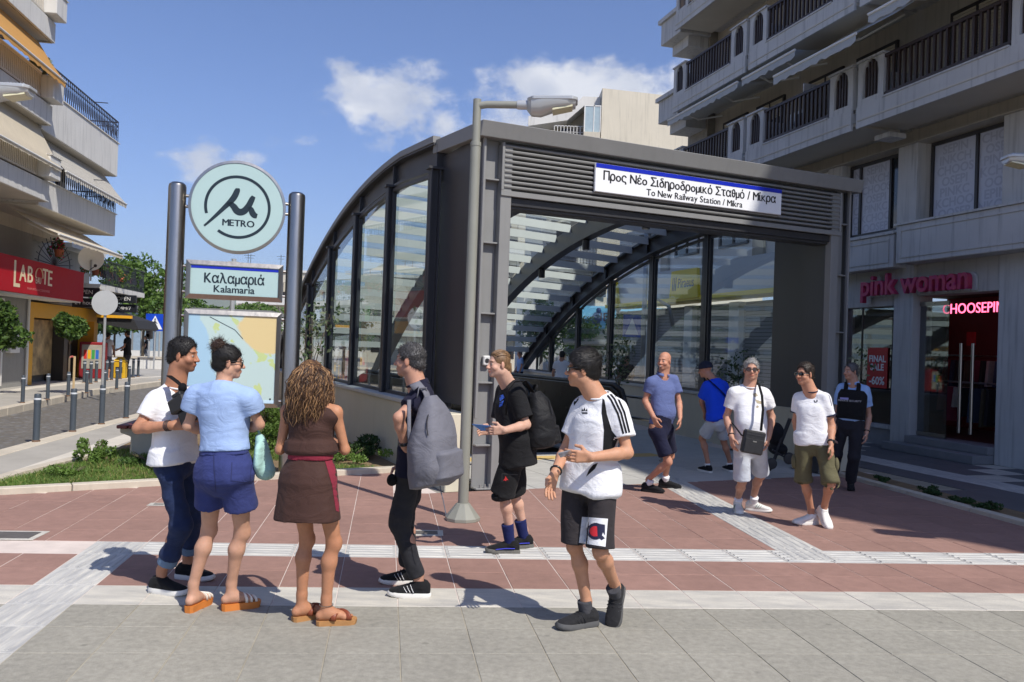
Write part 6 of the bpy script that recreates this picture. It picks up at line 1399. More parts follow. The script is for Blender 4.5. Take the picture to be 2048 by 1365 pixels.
    def _legs(s):
        k = s.k; b = (.5+.5*s.build)*.96; f = s.sex != 'm'
        for hip,kn,an,(ank,fw,up) in ((s.hipr,s.kr,s.ar,s.feet[0]),(s.hipl,s.kl,s.al,s.feet[1])):
            s.B.cone(hip,kn,(.088 if f else .082)*k*b,.051*k*b,k=.03); s.B.cone(kn+(an-kn)*.02,kn+(an-kn)*.30-fw*.014,.048*k*b,.053*k*b,k=.03); s.B.cone(kn+(an-kn)*.30-fw*.014,an+V3(0,0,.05*k),.052*k*b,.033*k,k=.03); s.B.cone(kn+fw*.008,kn+fw*.012-V3(0,0,.02),.046*k*b,.044*k*b,k=.02)
            s.B.cone(an+V3(0,0,.05*k),an-up*.03*k,.033*k,.038*k,k=.02)
            if s.bare:
                L = np.cross(fw,up); s.B.cone(an-up*.055*k-fw*.035*k,an-up*.05*k+fw*.04*k,.031*k,.034*k,k=.02); s.B.cone(an-up*.04*k+fw*.02*k,an-up*.066*k+fw*.125*k,.034*k,.024*k,k=.03); s.B.cone(an-up*.066*k+fw*.11*k-L*.018,an-up*.066*k+fw*.115*k+L*.02,.022*k,.022*k,k=.02)
                for i in range(5):
                    o = L*(-.030+.0155*i)*k; e = (.175-.011*abs(i-.6)**1.25)*k; s.B.cone(an-up*.07*k+fw*.13*k+o,an-up*.074*k+fw*e+o,.0095*k,.0085*k,k=.006)
    def arm(s, side, elbow, wrist, hdir=None, thumb=None, curl=.5, spread=.0, sc=1.0):
        k = s.k; b = (.6+.4*s.build)*.92; j = s.sr if side == 'r' else s.sl; E = s.J(elbow); W_ = s.J(wrist); f = .86 if s.sex != 'm' else 1.0
        s.B.cone(j,E,.048*k*b*f,.039*k*b*f,k=.03); s.B.cone(E,E+(W_-E)*.3,.041*k*b*f,.043*k*b*f,k=.02); s.B.cone(E+(W_-E)*.3,W_,.043*k*b*f,.0285*k*f,k=.02)
        d = unit(V3(*hdir)) if hdir is not None else unit(W_-E); th = unit(V3(*thumb)) if thumb is not None else V3(0,0,1); th = unit(th-d*np.dot(th,d)); n = np.cross(d,th)*(1 if side == 'l' else -1); c = k*sc*(.94 if s.sex != 'm' else 1)
        if side == 'r': s.Er,s.Wr = E,W_
        else: s.El,s.Wl = E,W_
        p0 = W_+d*.012*c; p1 = W_+d*.082*c
        for o in (-.026,-.009,.009,.026): s.B.cone(p0+th*o*c*.7,p1+th*o*c,.0145*c,.0115*c,k=.012)
        lens = [.068,.078,.074,.058]; bend = curl
        for i,o in enumerate((.030,.0105,-.0095,-.0285)):
            a = p1+th*o*c; cur = d; r_ = .0088*c; a0 = a
            for q,fr in enumerate((.45,.32,.26)):
                ang = bend*(.55,.95,.7)[q]+.06*i*bend; cur = unit(cur*math.cos(ang)+np.cross(np.cross(cur,n),cur)*math.sin(ang)) if ang else cur
                e = a0+(cur+th*spread*(1.5-i)*.12)*lens[i]*fr*c*1.12; s.B.cone(a0,e,r_,r_*.93,k=.004); a0 = e; r_ *= .93
        t0 = W_+d*.03*c+th*.024*c; t1 = t0+unit(d*.62+th*.7+n*.35)*.045*c; t2 = t1+unit(d*.95+th*.1+n*(.25+.3*curl))*.036*c
        s.B.cone(t0,t1,.0135*c,.0112*c,k=.012); s.B.cone(t1,t2,.0108*c,.0088*c,k=.005)
        hc = W_+d*.085*c; s.zones.append((np.minimum(W_+d*.02,hc)-.105*c,np.maximum(W_+d*.02,hc)+.105*c,s.hf,(W_+d*.012,d)))
        return n
    def _head(s):
        c,F,q = s.hd,s.HF,s.hs; P = lambda x,y,z: c+(F[0]*x+F[1]*y+F[2]*z)*q; m = s.sex == 'm'; B = s.B
        E = lambda x,y,z,r,k=.02,sub=False: B.ell(P(x,y,z),np.array(r)*q,F,k*q,sub)
        E(0,-.012,.034,(.074,.094,.080),.02); E(0,.032,-.03,(.058 if m else .055,.062,.075),.03); E(0,.028,-.072,(.046 if m else .040,.056,.038),.03); E(0,.074,-.098,(.024 if m else .019,.018,.017),.025)
        E(0,.078,.026,(.046,.014,.010),.016)
        for sg in (1,-1):
            E(sg*.031,.098,-.004,(.017,.013,.011),.010,True); E(sg*.040,.062,-.034,(.026,.026,.024),.02); E(sg*.031,.076,-.003,(.0135,.0125,.0125),.003)
            B.ell(P(sg*.077,-.004,-.012),np.array((.009,.019,.032))*q,np.array([unit(F[0]*math.cos(.35*sg)-F[1]*math.sin(.35*sg)),unit(F[1]*math.cos(.35*sg)+F[0]*math.sin(.35*sg)),F[2]]),.008*q); E(sg*.052,-.0,-.062,(.016,.03,.03),.02)
        B.cone(P(0,.088,.012),P(0,.110,-.028),.0085*q,.0125*q,.012*q); E(0,.113,-.031,(.012,.012,.0095),.008)
        for sg in (1,-1): E(sg*.0125,.102,-.034,(.0085,.0105,.008),.006)
        E(0,.092,-.060,(.024,.013,.0062),.006); E(0,.090,-.0715,(.021,.0125,.0072),.006); E(0,.1085,-.0655,(.021,.008,.0013),.003,True)
        z0 = c-F[2]*.135*q; s.zones.insert(0,(np.minimum(c-.17*q,z0-.0),c+.17*q,s.hh,(c-F[2]*.125*q-F[1]*.01,unit(F[2]+F[1]*-.0))))
        s.P = P
    def skin_colour(s, P, stubble=0.0, brow=(.22,.16,.13), tan=None, lips=(1.0,.66,.62), hairline=None):
        c,F,q = s.hd,s.HF,s.hs; L = ((P-c)@F.T)/q; x,y,z = L.T; C = np.ones((len(P),3)); a = np.abs(x)
        g = lambda cx,cz,rx,rz,so=.35: 1/(1+np.exp((((a-cx)/rx)**2+((z-cz)/rz)**2-1)/so))
        fr = (y > .045)
        def mix(wt,col): 
            nonlocal C
            wt = (wt*fr)[:,None]; C = C*(1-wt)+C*np.array(col)*wt
        mix(g(.031,.0255-.10*0,.019,.0048),brow); mix(g(.0,-.0655,.024,.011)*(y>.07),lips); mix(g(.04,-.035,.03,.025,.8)*.35,(1.06,.86,.82)); mix(g(0,-.03,.018,.016,.6)*.3,(1.04,.86,.82)); mix(g(.031,-.003,.017,.0105)*(y>.06)*.55,(.62,.54,.52))
        if stubble:
            w = 1/(1+np.exp((z+.045)/.008)); w *= 1/(1+np.exp(-(y-.0)/.012)); w *= 1/(1+np.exp(-(z+.135)/.012)); w *= 1-g(0,-.0655,.022,.009); C = C*(1-(w*stubble)[:,None])+C*np.array((.42,.40,.42))*(w*stubble)[:,None]
        if hairline is not None:
            col,wt = hairline; w = 1/(1+np.exp(-(z-.045+.35*np.maximum(0,y-.02))/.008)) if False else wt*(1/(1+np.exp(-(z-.02-1.1*np.maximum(0,y+.01))/.01)))*(z>-.05); C = C*(1-w[:,None])+np.array(col)*w[:,None]
        ear = (a > .074)*(np.abs(z+.012)<.05)*(np.abs(y)<.05); C = C*(1-.3*ear[:,None])+C*np.array((1.05,.78,.72))*.3*ear[:,None]
        # knees, elbows, knuckles a little redder
        for j in (s.kr,s.kl): 
            w = np.exp(-np.sum((P-j)**2,1)/.004)*.35; C = C*(1-w[:,None])+C*np.array((1.0,.82,.76))*w[:,None]
        n = snoise(P,(22,22,22),3)*.03+snoise(P,(5,5,5),4)*.03; return C*(1+n[:,None])
    def body(s, **kw):
        lo,hi = s.B.bounds(); P,Fc = s.B.nets(s.hb,lo,hi); cen = P[Fc].mean(1); keep = np.ones(len(Fc),bool); parts = []; done = []
        for (a,b,h,(po,pd)) in s.zones:
            inb = lambda C,e: ((C > a-e)&(C < b+e)).all(1)&(((C-po)@pd) > -e)
            keep &= ~inb(cen,0)
            p2,f2 = s.B.nets(h,a-.01,b+.01)
            if len(f2):
                c2 = p2[f2].mean(1); ok = inb(c2,h*1.6)
                for (a_,b_,h_,(po_,pd_)) in done: ok &= ~(((c2 > a_)&(c2 < b_)).all(1)&(((c2-po_)@pd_) > 0))
                f2 = f2[ok]; parts.append((p2,f2))
            done.append((a,b,h,(po,pd)))
        allP,allF = [P],[Fc[keep]]; n = len(P)
        for p2,f2 in parts: allP.append(p2); allF.append(f2+n); n += len(p2)
        P = np.concatenate(allP); Fc = np.concatenate(allF); used = np.unique(Fc); mp = np.full(len(P),-1); mp[used] = np.arange(len(used)); P = P[used]; Fc = mp[Fc]
        s.body_o = to_obj('body',P,Fc,s.skin,s.root,s.skin_colour(P,**kw)); return s.body_o
    def eyes(s, iris=(.05,.03,.02)):
        mw = mat('eye_white',(.34,.31,.29),.2,coat=.4,var=.02); mi = mat('iris_dark',iris,.15,coat=.6)
        for sg in (1,-1):
            b = MB(); c = Vector(s.P(sg*.031,.0770,-.003)); b.sphere(c,.0122*s.hs,14,9); e = b.build('eye',mw,s.root,smooth=True); f = Vector(s.HF[1]); b = MB(); b.sphere(c+f*.0066*s.hs,.0072*s.hs,10,6); b.build('iris',mi,e,smooth=True)
    # ---- garments
    def t(s, py, dy=0.0):                     # height in the photograph -> fraction of the torso axis
        return (Pm(pix(proj(s.pel)[0],py,s.pel[1]+dy))[2]-s.pel[2])/(s.TL*s.TF[2][2])
    def lf(s, py):                            # height in the photograph -> fraction of the thigh
        z = Pm(pix(proj(s.pel)[0],py,s.pel[1]))[2]; h = (s.hipr[2]+s.hipl[2])/2; k = (s.kr[2]+s.kl[2])/2; return (h-z)/(h-k)
    def g_torso(s, hem, top=1.06, ease=.014, flare=0.0, k=.03, fld=None, wave=None, cut=None, hang_w=0.0, taper=False):
        f = fld or Field(); S = []; z = [q[0] for q in s.T]; lo = hem*s.TL; hi = top*s.TL
        zz = sorted(set([lo,hi]+[q for q in z if lo < q < hi])); A = np.array(s.T)
        iw = int(np.argmax(A[3:,3]))+3; cw,cd = A[6,3]*hang_w,A[6,4]*hang_w
        for q in zz:
            t = max(0,(.35*s.TL-q)/(.55*s.TL)); e = (ease+flare*t)*s.k; qc = max(q,z[0]*.6) if q < 0 else q
            lowr = q < .6*s.TL; S.append((q,np.interp(qc,A[:,0],A[:,1]),np.interp(qc,A[:,0],A[:,2]),max(np.interp(qc,A[:,0],A[:,3]),cw if lowr else 0)+e,max(np.interp(qc,A[:,0],A[:,4]),cd if lowr else 0)+e*1.15))
        if taper: a = S[0]; S = [(a[0]-.10*s.k,a[1],a[2],a[3]*.30,a[4]*.40),(a[0]-.05*s.k,a[1],a[2],a[3]*.72,a[4]*.72),(a[0]-.02*s.k,a[1],a[2],a[3]*.92,a[4]*.92)]+S
        f.loft(s.TA,s.TF,S,s.tw,s.TL,k=k,wave=wave); return f
    def shirt(s, m, name='shirt', hem=-.05, ease=.012, sleeve=.62, sw=.014, flare=.014, amp=.0085, seed=1, neck=1.05, hang=.0012, collar=False, open_neck=.0):
        f = s.g_torso(hem,neck,ease,flare,hang_w=.97 if s.sex=='m' else .9); k = s.k; b = s.build
        for j,E in ((s.sr,getattr(s,'Er',None)),(s.sl,getattr(s,'El',None))):
            f.cone(s.neck-V3(0,0,.008*k)+(j-s.neck)*.14-s.Fs*.016,j,.052*k*b+ease*.9,.049*k*b+ease*.8,k=.05)
            if E is not None and sleeve > 0: f.cone(j,j+(E-j)*sleeve*.5,.047*k*b+ease*.8,.048*k*b+sw,k=.03); f.cone(j+(E-j)*.08,j+(E-j)*sleeve,.046*k*b+ease*.8,.045*k*b+sw*1.5,k=.03,flat=True)
        if hem < 0:                           # the hem hangs clear of the hips
            for hip,kn in ((s.hipr,s.kr),(s.hipl,s.kl)):
                fr_ = min(.6,max(.02,(-hem*s.TL-.02)/max(.1,(hip-kn)[2]))); f.cone(hip+V3(0,0,.07*k),hip+(kn-hip)*fr_,.090*k*(.5+.5*b)+ease*.6,(.094*k)*(.5+.5*b)+ease*.6,k=.04,flat=True)
        # neck opening
        ctr = s.neck+s.Fs*(.016+open_neck)+V3(0,0,.055*k); f.ell(ctr,(.070*k,.070*k,.05*k+open_neck),None,.008,True)
        return cloth(name,f,s.hb,m,s.root,seed,amp,freq=(10,10,15),hang=hang)
    def rib_collar(s, m, r_=.064, z=.012, th=.0065, fwd=.012, name='collar', drop=.016):
        k = s.k; b = MB(); pts = []
        for i in range(24):
            a = 2*math.pi*i/24; p = s.neck+s.Rs*math.cos(a)*r_*k+s.Fs*(math.sin(a)*r_*k+fwd)+V3(0,0,z*k-drop*k*math.sin(a)); pts.append(p)
        b.tube(pts,th*k,6,closed=True); return b.build(name,m,s.root,smooth=True)
    def shorts(s, m, name='shorts', top=.3, frac=.95, ease=.012, w=(.088,.100), amp=.005, seed=2, k=.03, flat_k=.03, crotch=-.18, hang=.001):
        f = s.g_torso(crotch,top,ease,.004,k=k,taper=True); kk = s.k; b = .5+.5*s.build
        for hip,kn,an in ((s.hipr,s.kr,s.ar),(s.hipl,s.kl,s.al)):
            e = hip+(kn-hip)*min(frac,1.0)
            f.cone(hip,e,w[0]*kk*b,w[1]*kk*b,k=flat_k,flat=True,sq=(s.Fp,1.13))
            if frac > 1: f.cone(kn,kn+(an-kn)*(frac-1),w[1]*kk*b,w[1]*kk*b,k=flat_k,flat=True)
        return cloth(name,f,s.hb,m,s.root,seed,amp,hang=hang)
    def trousers(s, m, end=.95, name='trousers', top=.2, w=(.10,.07,.052), ease=.01, amp=.006, seed=3):
        f = s.g_torso(-.2,top,ease,.002,taper=True); kk = s.k; b = .5+.5*s.build
        for hip,kn,an in ((s.hipr,s.kr,s.ar),(s.hipl,s.kl,s.al)):
            f.cone(hip,kn,w[0]*kk*b,w[1]*kk*b,k=.025); f.cone(kn,kn+(an-kn)*end,w[1]*kk*b,w[2]*kk*b,k=.025,flat=True); f.cone(kn,kn+(an-kn)*.05,w[1]*kk*b,w[1]*kk*b,k=.02)
        return cloth(name,f,s.hb,m,s.root,seed,amp,freq=(14,14,40),hang=.001)
    def shoes(s, m_up, m_sole, name='shoe', h=None, sole_t=.028, high=0.0, size=1.0, chunky=1.0):
        k = s.k*size; out = []
        for ank,fw,up in s.feet:
            L = np.cross(fw,up); g = ank-up*(.085*s.k+.02); F = np.array([L,up,fw]); f = Field()
            f.loft(g+up*.0,F,[(-.082*k,0,.055*k,.026*k,.030*k),(-.07*k,0,.058*k,.036*k,.042*k),(-.03*k,0,.064*k,.040*k,.052*k),(.02*k,0,.060*k,.041*k,.050*k),(.07*k,0,.050*k,.045*k,.038*k),(.13*k,0,.043*k,.049*k,.027*k),(.175*k,0,.038*k,.043*k,.020*k),(.2*k,0,.034*k,.024*k,.011*k)],ex=2.4,k=.012)
            f.cone(g+up*.07*k-fw*.012*k,g+up*(.112+high)*k-fw*.016*k,.043*k,.0435*k,k=.02,flat=True)
            f.cone(g+up*.125*k-fw*.016*k,g+up*(.14+high)*k-fw*.016*k,.031*k,.034*k,k=.006,sub=True)
            sh = cloth(name,f,h or (.005 if s.near else .007),m_up,s.root,4,.0008)
            # sole: outline of a shoe, toe spring
            pts = []
            for (a,w) in ((-.088,.018),(-.075,.034),(-.03,.038),(.03,.037),(.09,.046),(.14,.050),(.18,.042),(.205,.022)): pts.append((a*k,w*k*chunky))
            ring = [(a,w) for a,w in pts]+[(a,-w) for a,w in pts[::-1]]; b = MB(); n = len(ring); v = []
            for zz,gr in ((0,.96),(.004,1.0),(sole_t*.6,1.02),(sole_t,.97)):
                for a,w in ring: v.append(g+fw*a*gr+L*w*gr+up*(zz*k+max(0,a-.12*k)*.12))
            b.add([Vector(q) for q in v],[tuple(range(n-1,-1,-1)),tuple(3*n+i for i in range(n))]+[(j*n+i,j*n+(i+1)%n,(j+1)*n+(i+1)%n,(j+1)*n+i) for j in range(3) for i in range(n)]); b.build('sole',m_sole,sh,smooth=50)
            b = MB()
            for i in range(4):
                c = g+fw*(.035+.022*i)*k+up*(.107-.012*i)*k; b.tube([Vector(c-L*.024*k-up*.008*k),Vector(c+up*.004*k),Vector(c+L*.024*k-up*.008*k)],.0032*k,5)
            b.build('laces',m_up,sh); out.append((sh,g,fw,up,L,k))
        return out
    def socks(s, m, h=.10):
        for (ank,fw,up),kn in zip(s.feet,(s.kr,s.kl)):
            f = Field(); d = unit(kn-ank); f.cone(ank-up*.02,ank+d*h,.0425*s.k,(.041+.08*h)*s.k,k=.01,flat=True); cloth('sock',f,.006 if s.near else .008,m,s.root,6,.001)
    def hair_shell(s, m, th=.010, front=.055, low=-.05, back=-.085, seed=1, amp=.005, name='hair', top=0.0, side=.02, face_z=.086, sidecut=True):
        """cap of short hair with an uneven surface; the face, ears and nape stay free"""
        P = s.P; F = s.HF; q = s.hs; f = Field(); f.ell(P(0,-.012,.034+top*.5),np.array((.074+th,.094+th,.080+th+top))*q,F,.01); f.ell(P(0,-.045,-.03),np.array((.060+th*.6,.062+th*.6,.062))*q,F,.02)
        f.ell(P(0,.120,-.02),np.array((.090,.094,face_z+.024))*q,F,.010,True)                                # face
        for sg in (1,-1): f.ell(P(sg*.085,.03,-.055),np.array((.05,.05,.055))*q,F,.01,True)
        f.ell(P(0,-.02,-.165),np.array((.12,.14,.075))*q,F,.012,True)
        Q,Fc = f.nets(.0048 if s.near else .006); N = vnormals(Q,Fc); Q = Q+N*((snoise(Q,(70,70,70),seed)*amp)[:,None]); o = to_obj(name,Q,Fc,m,s.root); s.hair_src = (Q,N); return o
    def hair_strands(s, m, n, ln, seed, flow, parent, wid=.0016, curl=.3, name='hair_strands', lift=.5):
        Q,N = s.hair_src; r_ = np.random.RandomState(seed); b = MB(); fl = s.HF.T@np.asarray(flow)
        for i in r_.choice(len(Q),min(n,len(Q)),False):
            p = Q[i]; nn = N[i]; d = unit(fl-nn*np.dot(fl,nn)+nn*lift+r_.normal(size=3)*curl); w = unit(np.cross(d,nn))*wid*s.hs*r_.uniform(.7,1.4); l_ = ln*r_.uniform(.5,1.2)*s.hs
            e = p+d*l_*.6; e2 = e+unit(d-nn*.5+r_.normal(size=3)*curl*.6)*l_*.5; b.add([Vector(q) for q in (p-w,p+w,e+w*.8,e-w*.8,e2)],[(0,1,2,3),(3,2,4)])
        o = b.build(name,m,parent); o['kind'] = 'stuff'; return o
    def sunglasses(s, lens_m, frame_m, w=.030, h=.019, name='sunglasses', y=.104, z=.0):
        P = s.P; b = MB(); q = s.hs
        o = bpy.data.objects.new(name,None); COL.objects.link(o); o.parent = s.root
        for sg in (1,-1):
            ring = [Vector(P(sg*.033+w*math.copysign(abs(math.cos(a))**.6,math.cos(a)),y-.012*abs(math.cos(a))*(1 if sg*math.cos(a)>0 else 0),z+h*math.copysign(abs(math.sin(a))**.7,math.sin(a)))) for a in [2*math.pi*i/18 for i in range(18)]]
            l_ = MB(); f = Vector(s.HF[1])*.003*q; l_.add(ring+[p+f for p in ring],[tuple(range(18)),tuple(range(35,17,-1))]+[(i,(i+1)%18,18+(i+1)%18,18+i) for i in range(18)]); l_.build('lens',lens_m,o); t = MB(); t.tube(ring,.0028*q,5,closed=True); t.build('rim',frame_m,o)
            t = MB(); t.tube([Vector(P(sg*(.033+w),y-.012,z+h*.4)),Vector(P(sg*.078,y-.05,z+.008)),Vector(P(sg*.082,.0,z+.006)),Vector(P(sg*.080,-.02,z-.01))],.0035*q,5); t.build('temple_arm',frame_m,o)
        t = MB(); t.tube([Vector(P(-.008,y+.002,z+.004)),Vector(P(.008,y+.002,z+.004))],.0025*q,5); t.build('bridge',frame_m,o)
    def ring_on(s, side, m, name='bracelet', t=.12, th=.006, w=1.0, n=1):
        E,W_ = (s.Er,s.Wr) if side == 'r' else (s.El,s.Wl); d = unit(W_-E); a = unit(np.cross(d,V3(.3,.2,.9))); c = np.cross(d,a); b = MB()
        for j in range(n):
            o = W_-d*(.012+t*.1+j*.012); b.tube([Vector(o+(a*math.cos(q)+c*math.sin(q))*.033*s.k) for q in [2*math.pi*i/14 for i in range(14)]],th*s.k,6,closed=True,flat=w)
        return b.build(name,m,s.root,smooth=True)
def bvh(o):
    me = o.data; return BVHTree.FromPolygons([v.co for v in me.vertices],[tuple(p.vertices) for p in me.polygons])
def decal(o, polys, m, name='print', off=.0022, grid=6, parent=None, tree=None):
    """flat print laid on a garment: photograph-plane outline dropped onto the cloth along the sight line"""
    tr = tree or bvh(o); bm = bmesh.new()
    for poly in polys:
        vs = [bm.verts.new((x,y,0)) for x,y in poly]; bm.faces.new(vs)
    bmesh.ops.triangulate(bm,faces=bm.faces)
    for _ in range(4):
        es = [e for e in bm.edges if e.calc_length() > grid]
        if not es: break
        bmesh.ops.subdivide_edges(bm,edges=es,cuts=1); bmesh.ops.triangulate(bm,faces=bm.faces)
    org = Vector((0,0,CAM_H)); bad = []
    for v in bm.verts:
        d = (CR @ Vector(((v.co.x-1024)/F_PX,-(v.co.y-682.5)/F_PX,-1))).normalized(); hit = tr.ray_cast(org,d)
        if hit[0] is None: bad.append(v)
        else: v.co = hit[0]-d*off
    bmesh.ops.delete(bm,geom=bad,context='VERTS'); me = bpy.data.meshes.new(name); bm.to_mesh(me); bm.free(); me.materials.append(m); q = bpy.data.objects.new(name,me); COL.objects.link(q); q.parent = parent or o; return q
def ribbon_px(pts, w):
    out = []; n = len(pts); L_ = []; Rr = []
    for i in range(n):
        a = pts[max(i-1,0)]; b = pts[min(i+1,n-1)]; dx,dy = b[0]-a[0],b[1]-a[1]; l = math.hypot(dx,dy) or 1; ww = w[i] if isinstance(w,(list,tuple)) else w; L_.append((pts[i][0]-dy/l*ww,pts[i][1]+dx/l*ww)); Rr.append((pts[i][0]+dy/l*ww,pts[i][1]-dx/l*ww))
    return [[L_[i],L_[i+1],Rr[i+1],Rr[i]] for i in range(n-1)]
def strap(o, pts, w, m, name='strap', parent=None, off=.004, th=.004):
    """band laid over a body from photograph positions (x, y, depth) given directly in metres"""
    b = MB(); b.tube(pts,w,8,flat=th/w); return b.build(name,m,parent,smooth=True)
m_hdk = mat('hair_black', (.012,.010,.009), .6, var=.3, scale=60, stretch=(1,1,.2)); m_hbr = mat('hair_dark_brown', (.028,.018,.012), .6, var=.35, scale=60); m_hgr = mat('hair_grey', lin((92,90,90)), .5, var=.45, scale=90, col2=lin((44,42,42))); m_hsv = mat('hair_silver', lin((168,166,162)), .5, var=.3, scale=90, col2=lin((92,90,88))); m_hbl = mat('hair_dark_blond', lin((128,98,66)), .5, var=.3, scale=60, col2=lin((78,56,38)))
m_lensd = mat('dark_lens', (.012,.012,.014), .06, coat=.8, var=.05); m_lensb = mat('brown_lens', (.05,.022,.012), .06, coat=.8, var=.05); m_frm = mat('black_acetate', (.012,.012,.012), .25, coat=.4)
m_wht = fabric('white_cotton',(232,232,234),var=.02); m_blk = fabric('black_cotton',(30,30,32),var=.12); m_nvy = fabric('navy',(34,36,58),var=.1); m_wsole = mat('white_sole',lin((226,224,218)),.6,var=.04); m_bsole = mat('grey_sole',lin((88,88,88)),.7,var=.1); m_wshoe = mat('white_leather',lin((224,222,216)),.5,var=.05,scale=20); m_bshoe = fabric('black_mesh',(30,30,32),var=.15); m_strapb = fabric('black_webbing',(22,22,24),var=.1,sheen=0)
def L3(P_, *pts): return [Vector(P_.J(q)) for q in pts]
def man_camera():
    p = Person('man in white t-shirt and rolled-up jeans with a black camera on a chest strap',5.55,1.73,skin('tan_a',(190,128,94)),[(322,1186,345,0),(374,1158,350,0)],(349,938,0),[(308,792,-.10),(388,785,.16)],(367,706,.02),(1,-.02,-.10),pel_yaw=-15)
    p.arm('r',(276,857,-.16),(346,851,-.22),(1,.12,.10),(.1,0,1),.75); p.arm('l',(412,862,.12),(385,838,-.10),(.2,-.4,.4),(1,0,0),.6)
    p.body(stubble=.75,brow=(.12,.1,.09),hairline=((.10,.08,.07),.85)); p.eyes()
    sh = p.shirt(m_wht,hem=p.t(926),sleeve=.62,sw=.016,seed=11,amp=.006,ease=.018,flare=.034); p.rib_collar(m_wht)
    jn = fabric('dark_denim',(38,50,82),var=.22,scale=14); t = p.trousers(jn,end=.62,w=(.084,.072,.066),seed=12,amp=.008,top=.12)
    cf = fabric('denim_inside',(104,126,152),var=.12)
    for kn,an in ((p.kr,p.ar),(p.kl,p.al)):
        f = Field(); f.cone(kn+(an-kn)*.60,kn+(an-kn)*.735,.0655,.0635,k=.004,flat=True); f.cone(kn+(an-kn)*.66,kn+(an-kn)*.76,.050,.050,k=.003,flat=True,sub=True); cloth('jeans_cuff',f,.006,cf,p.root,3,.0015)
    p.shoes(m_bshoe,m_wsole,sole_t=.036,chunky=1.06)
    h = p.hair_shell(m_hdk,.010,seed=3,amp=.003,top=.006); p.hair_strands(m_hdk,2600,.016,5,(0,.5,.2),h,curl=.25,lift=.45)
    # chest strap, camera with lens and handgrip
    b = MB(); b.tube(L3(p,(338,752,-.10),(352,762,-.17),(368,776,-.16),(384,790,-.12)),.021,8,flat=.16); b.build('camera_strap',m_strapb,p.root,smooth=True)
    r = thing('camera','black video camera held against the chest of the man in white','camera'); mc = mat('camera_body',(.016,.016,.018),.45); c = Vector(p.J((366,806,-.22)))
    Mx = Matrix.Translation(c) @ Matrix.Rotation(R(-25),4,'Z') @ Matrix.Rotation(R(-28),4,'Y')
    b = MB(); b.box(-.085,.06,-.05,.05,-.05,.045,Mx); b.build('camera_body',mc,r,bevel=.010); b = MB(); b.lathe([(.03,0),(.034,.01),(.034,.07),(.038,.075),(.038,.11),(.03,.112)],18,Mx @ Matrix.Translation((.055,0,0)) @ Matrix.Rotation(R(90),4,'Y')); b.build('lens_barrel',mc,r,smooth=35); b = MB(); b.box(-.05,.03,-.03,.03,.046,.075,Mx); b.build('viewfinder',mc,r,bevel=.006)
    b = MB(); b.sphere(Vector(p.J((365,776,-.2))),(.028,.028,.032),12,8); b.cyl(Vector(p.J((365,782,-.2))),Vector(p.J((370,795,-.2))),.016); b.build('microphone',m_strapb,r,smooth=True)
    b = MB(); b.box(-.05,.05,-.035,.035,-.14,-.055,Mx); b.build('hand_grip',mc,r,bevel=.01)
    p.ring_on('r',mat('bracelet_beads',lin((70,52,50)),.5),n=3,th=.004)
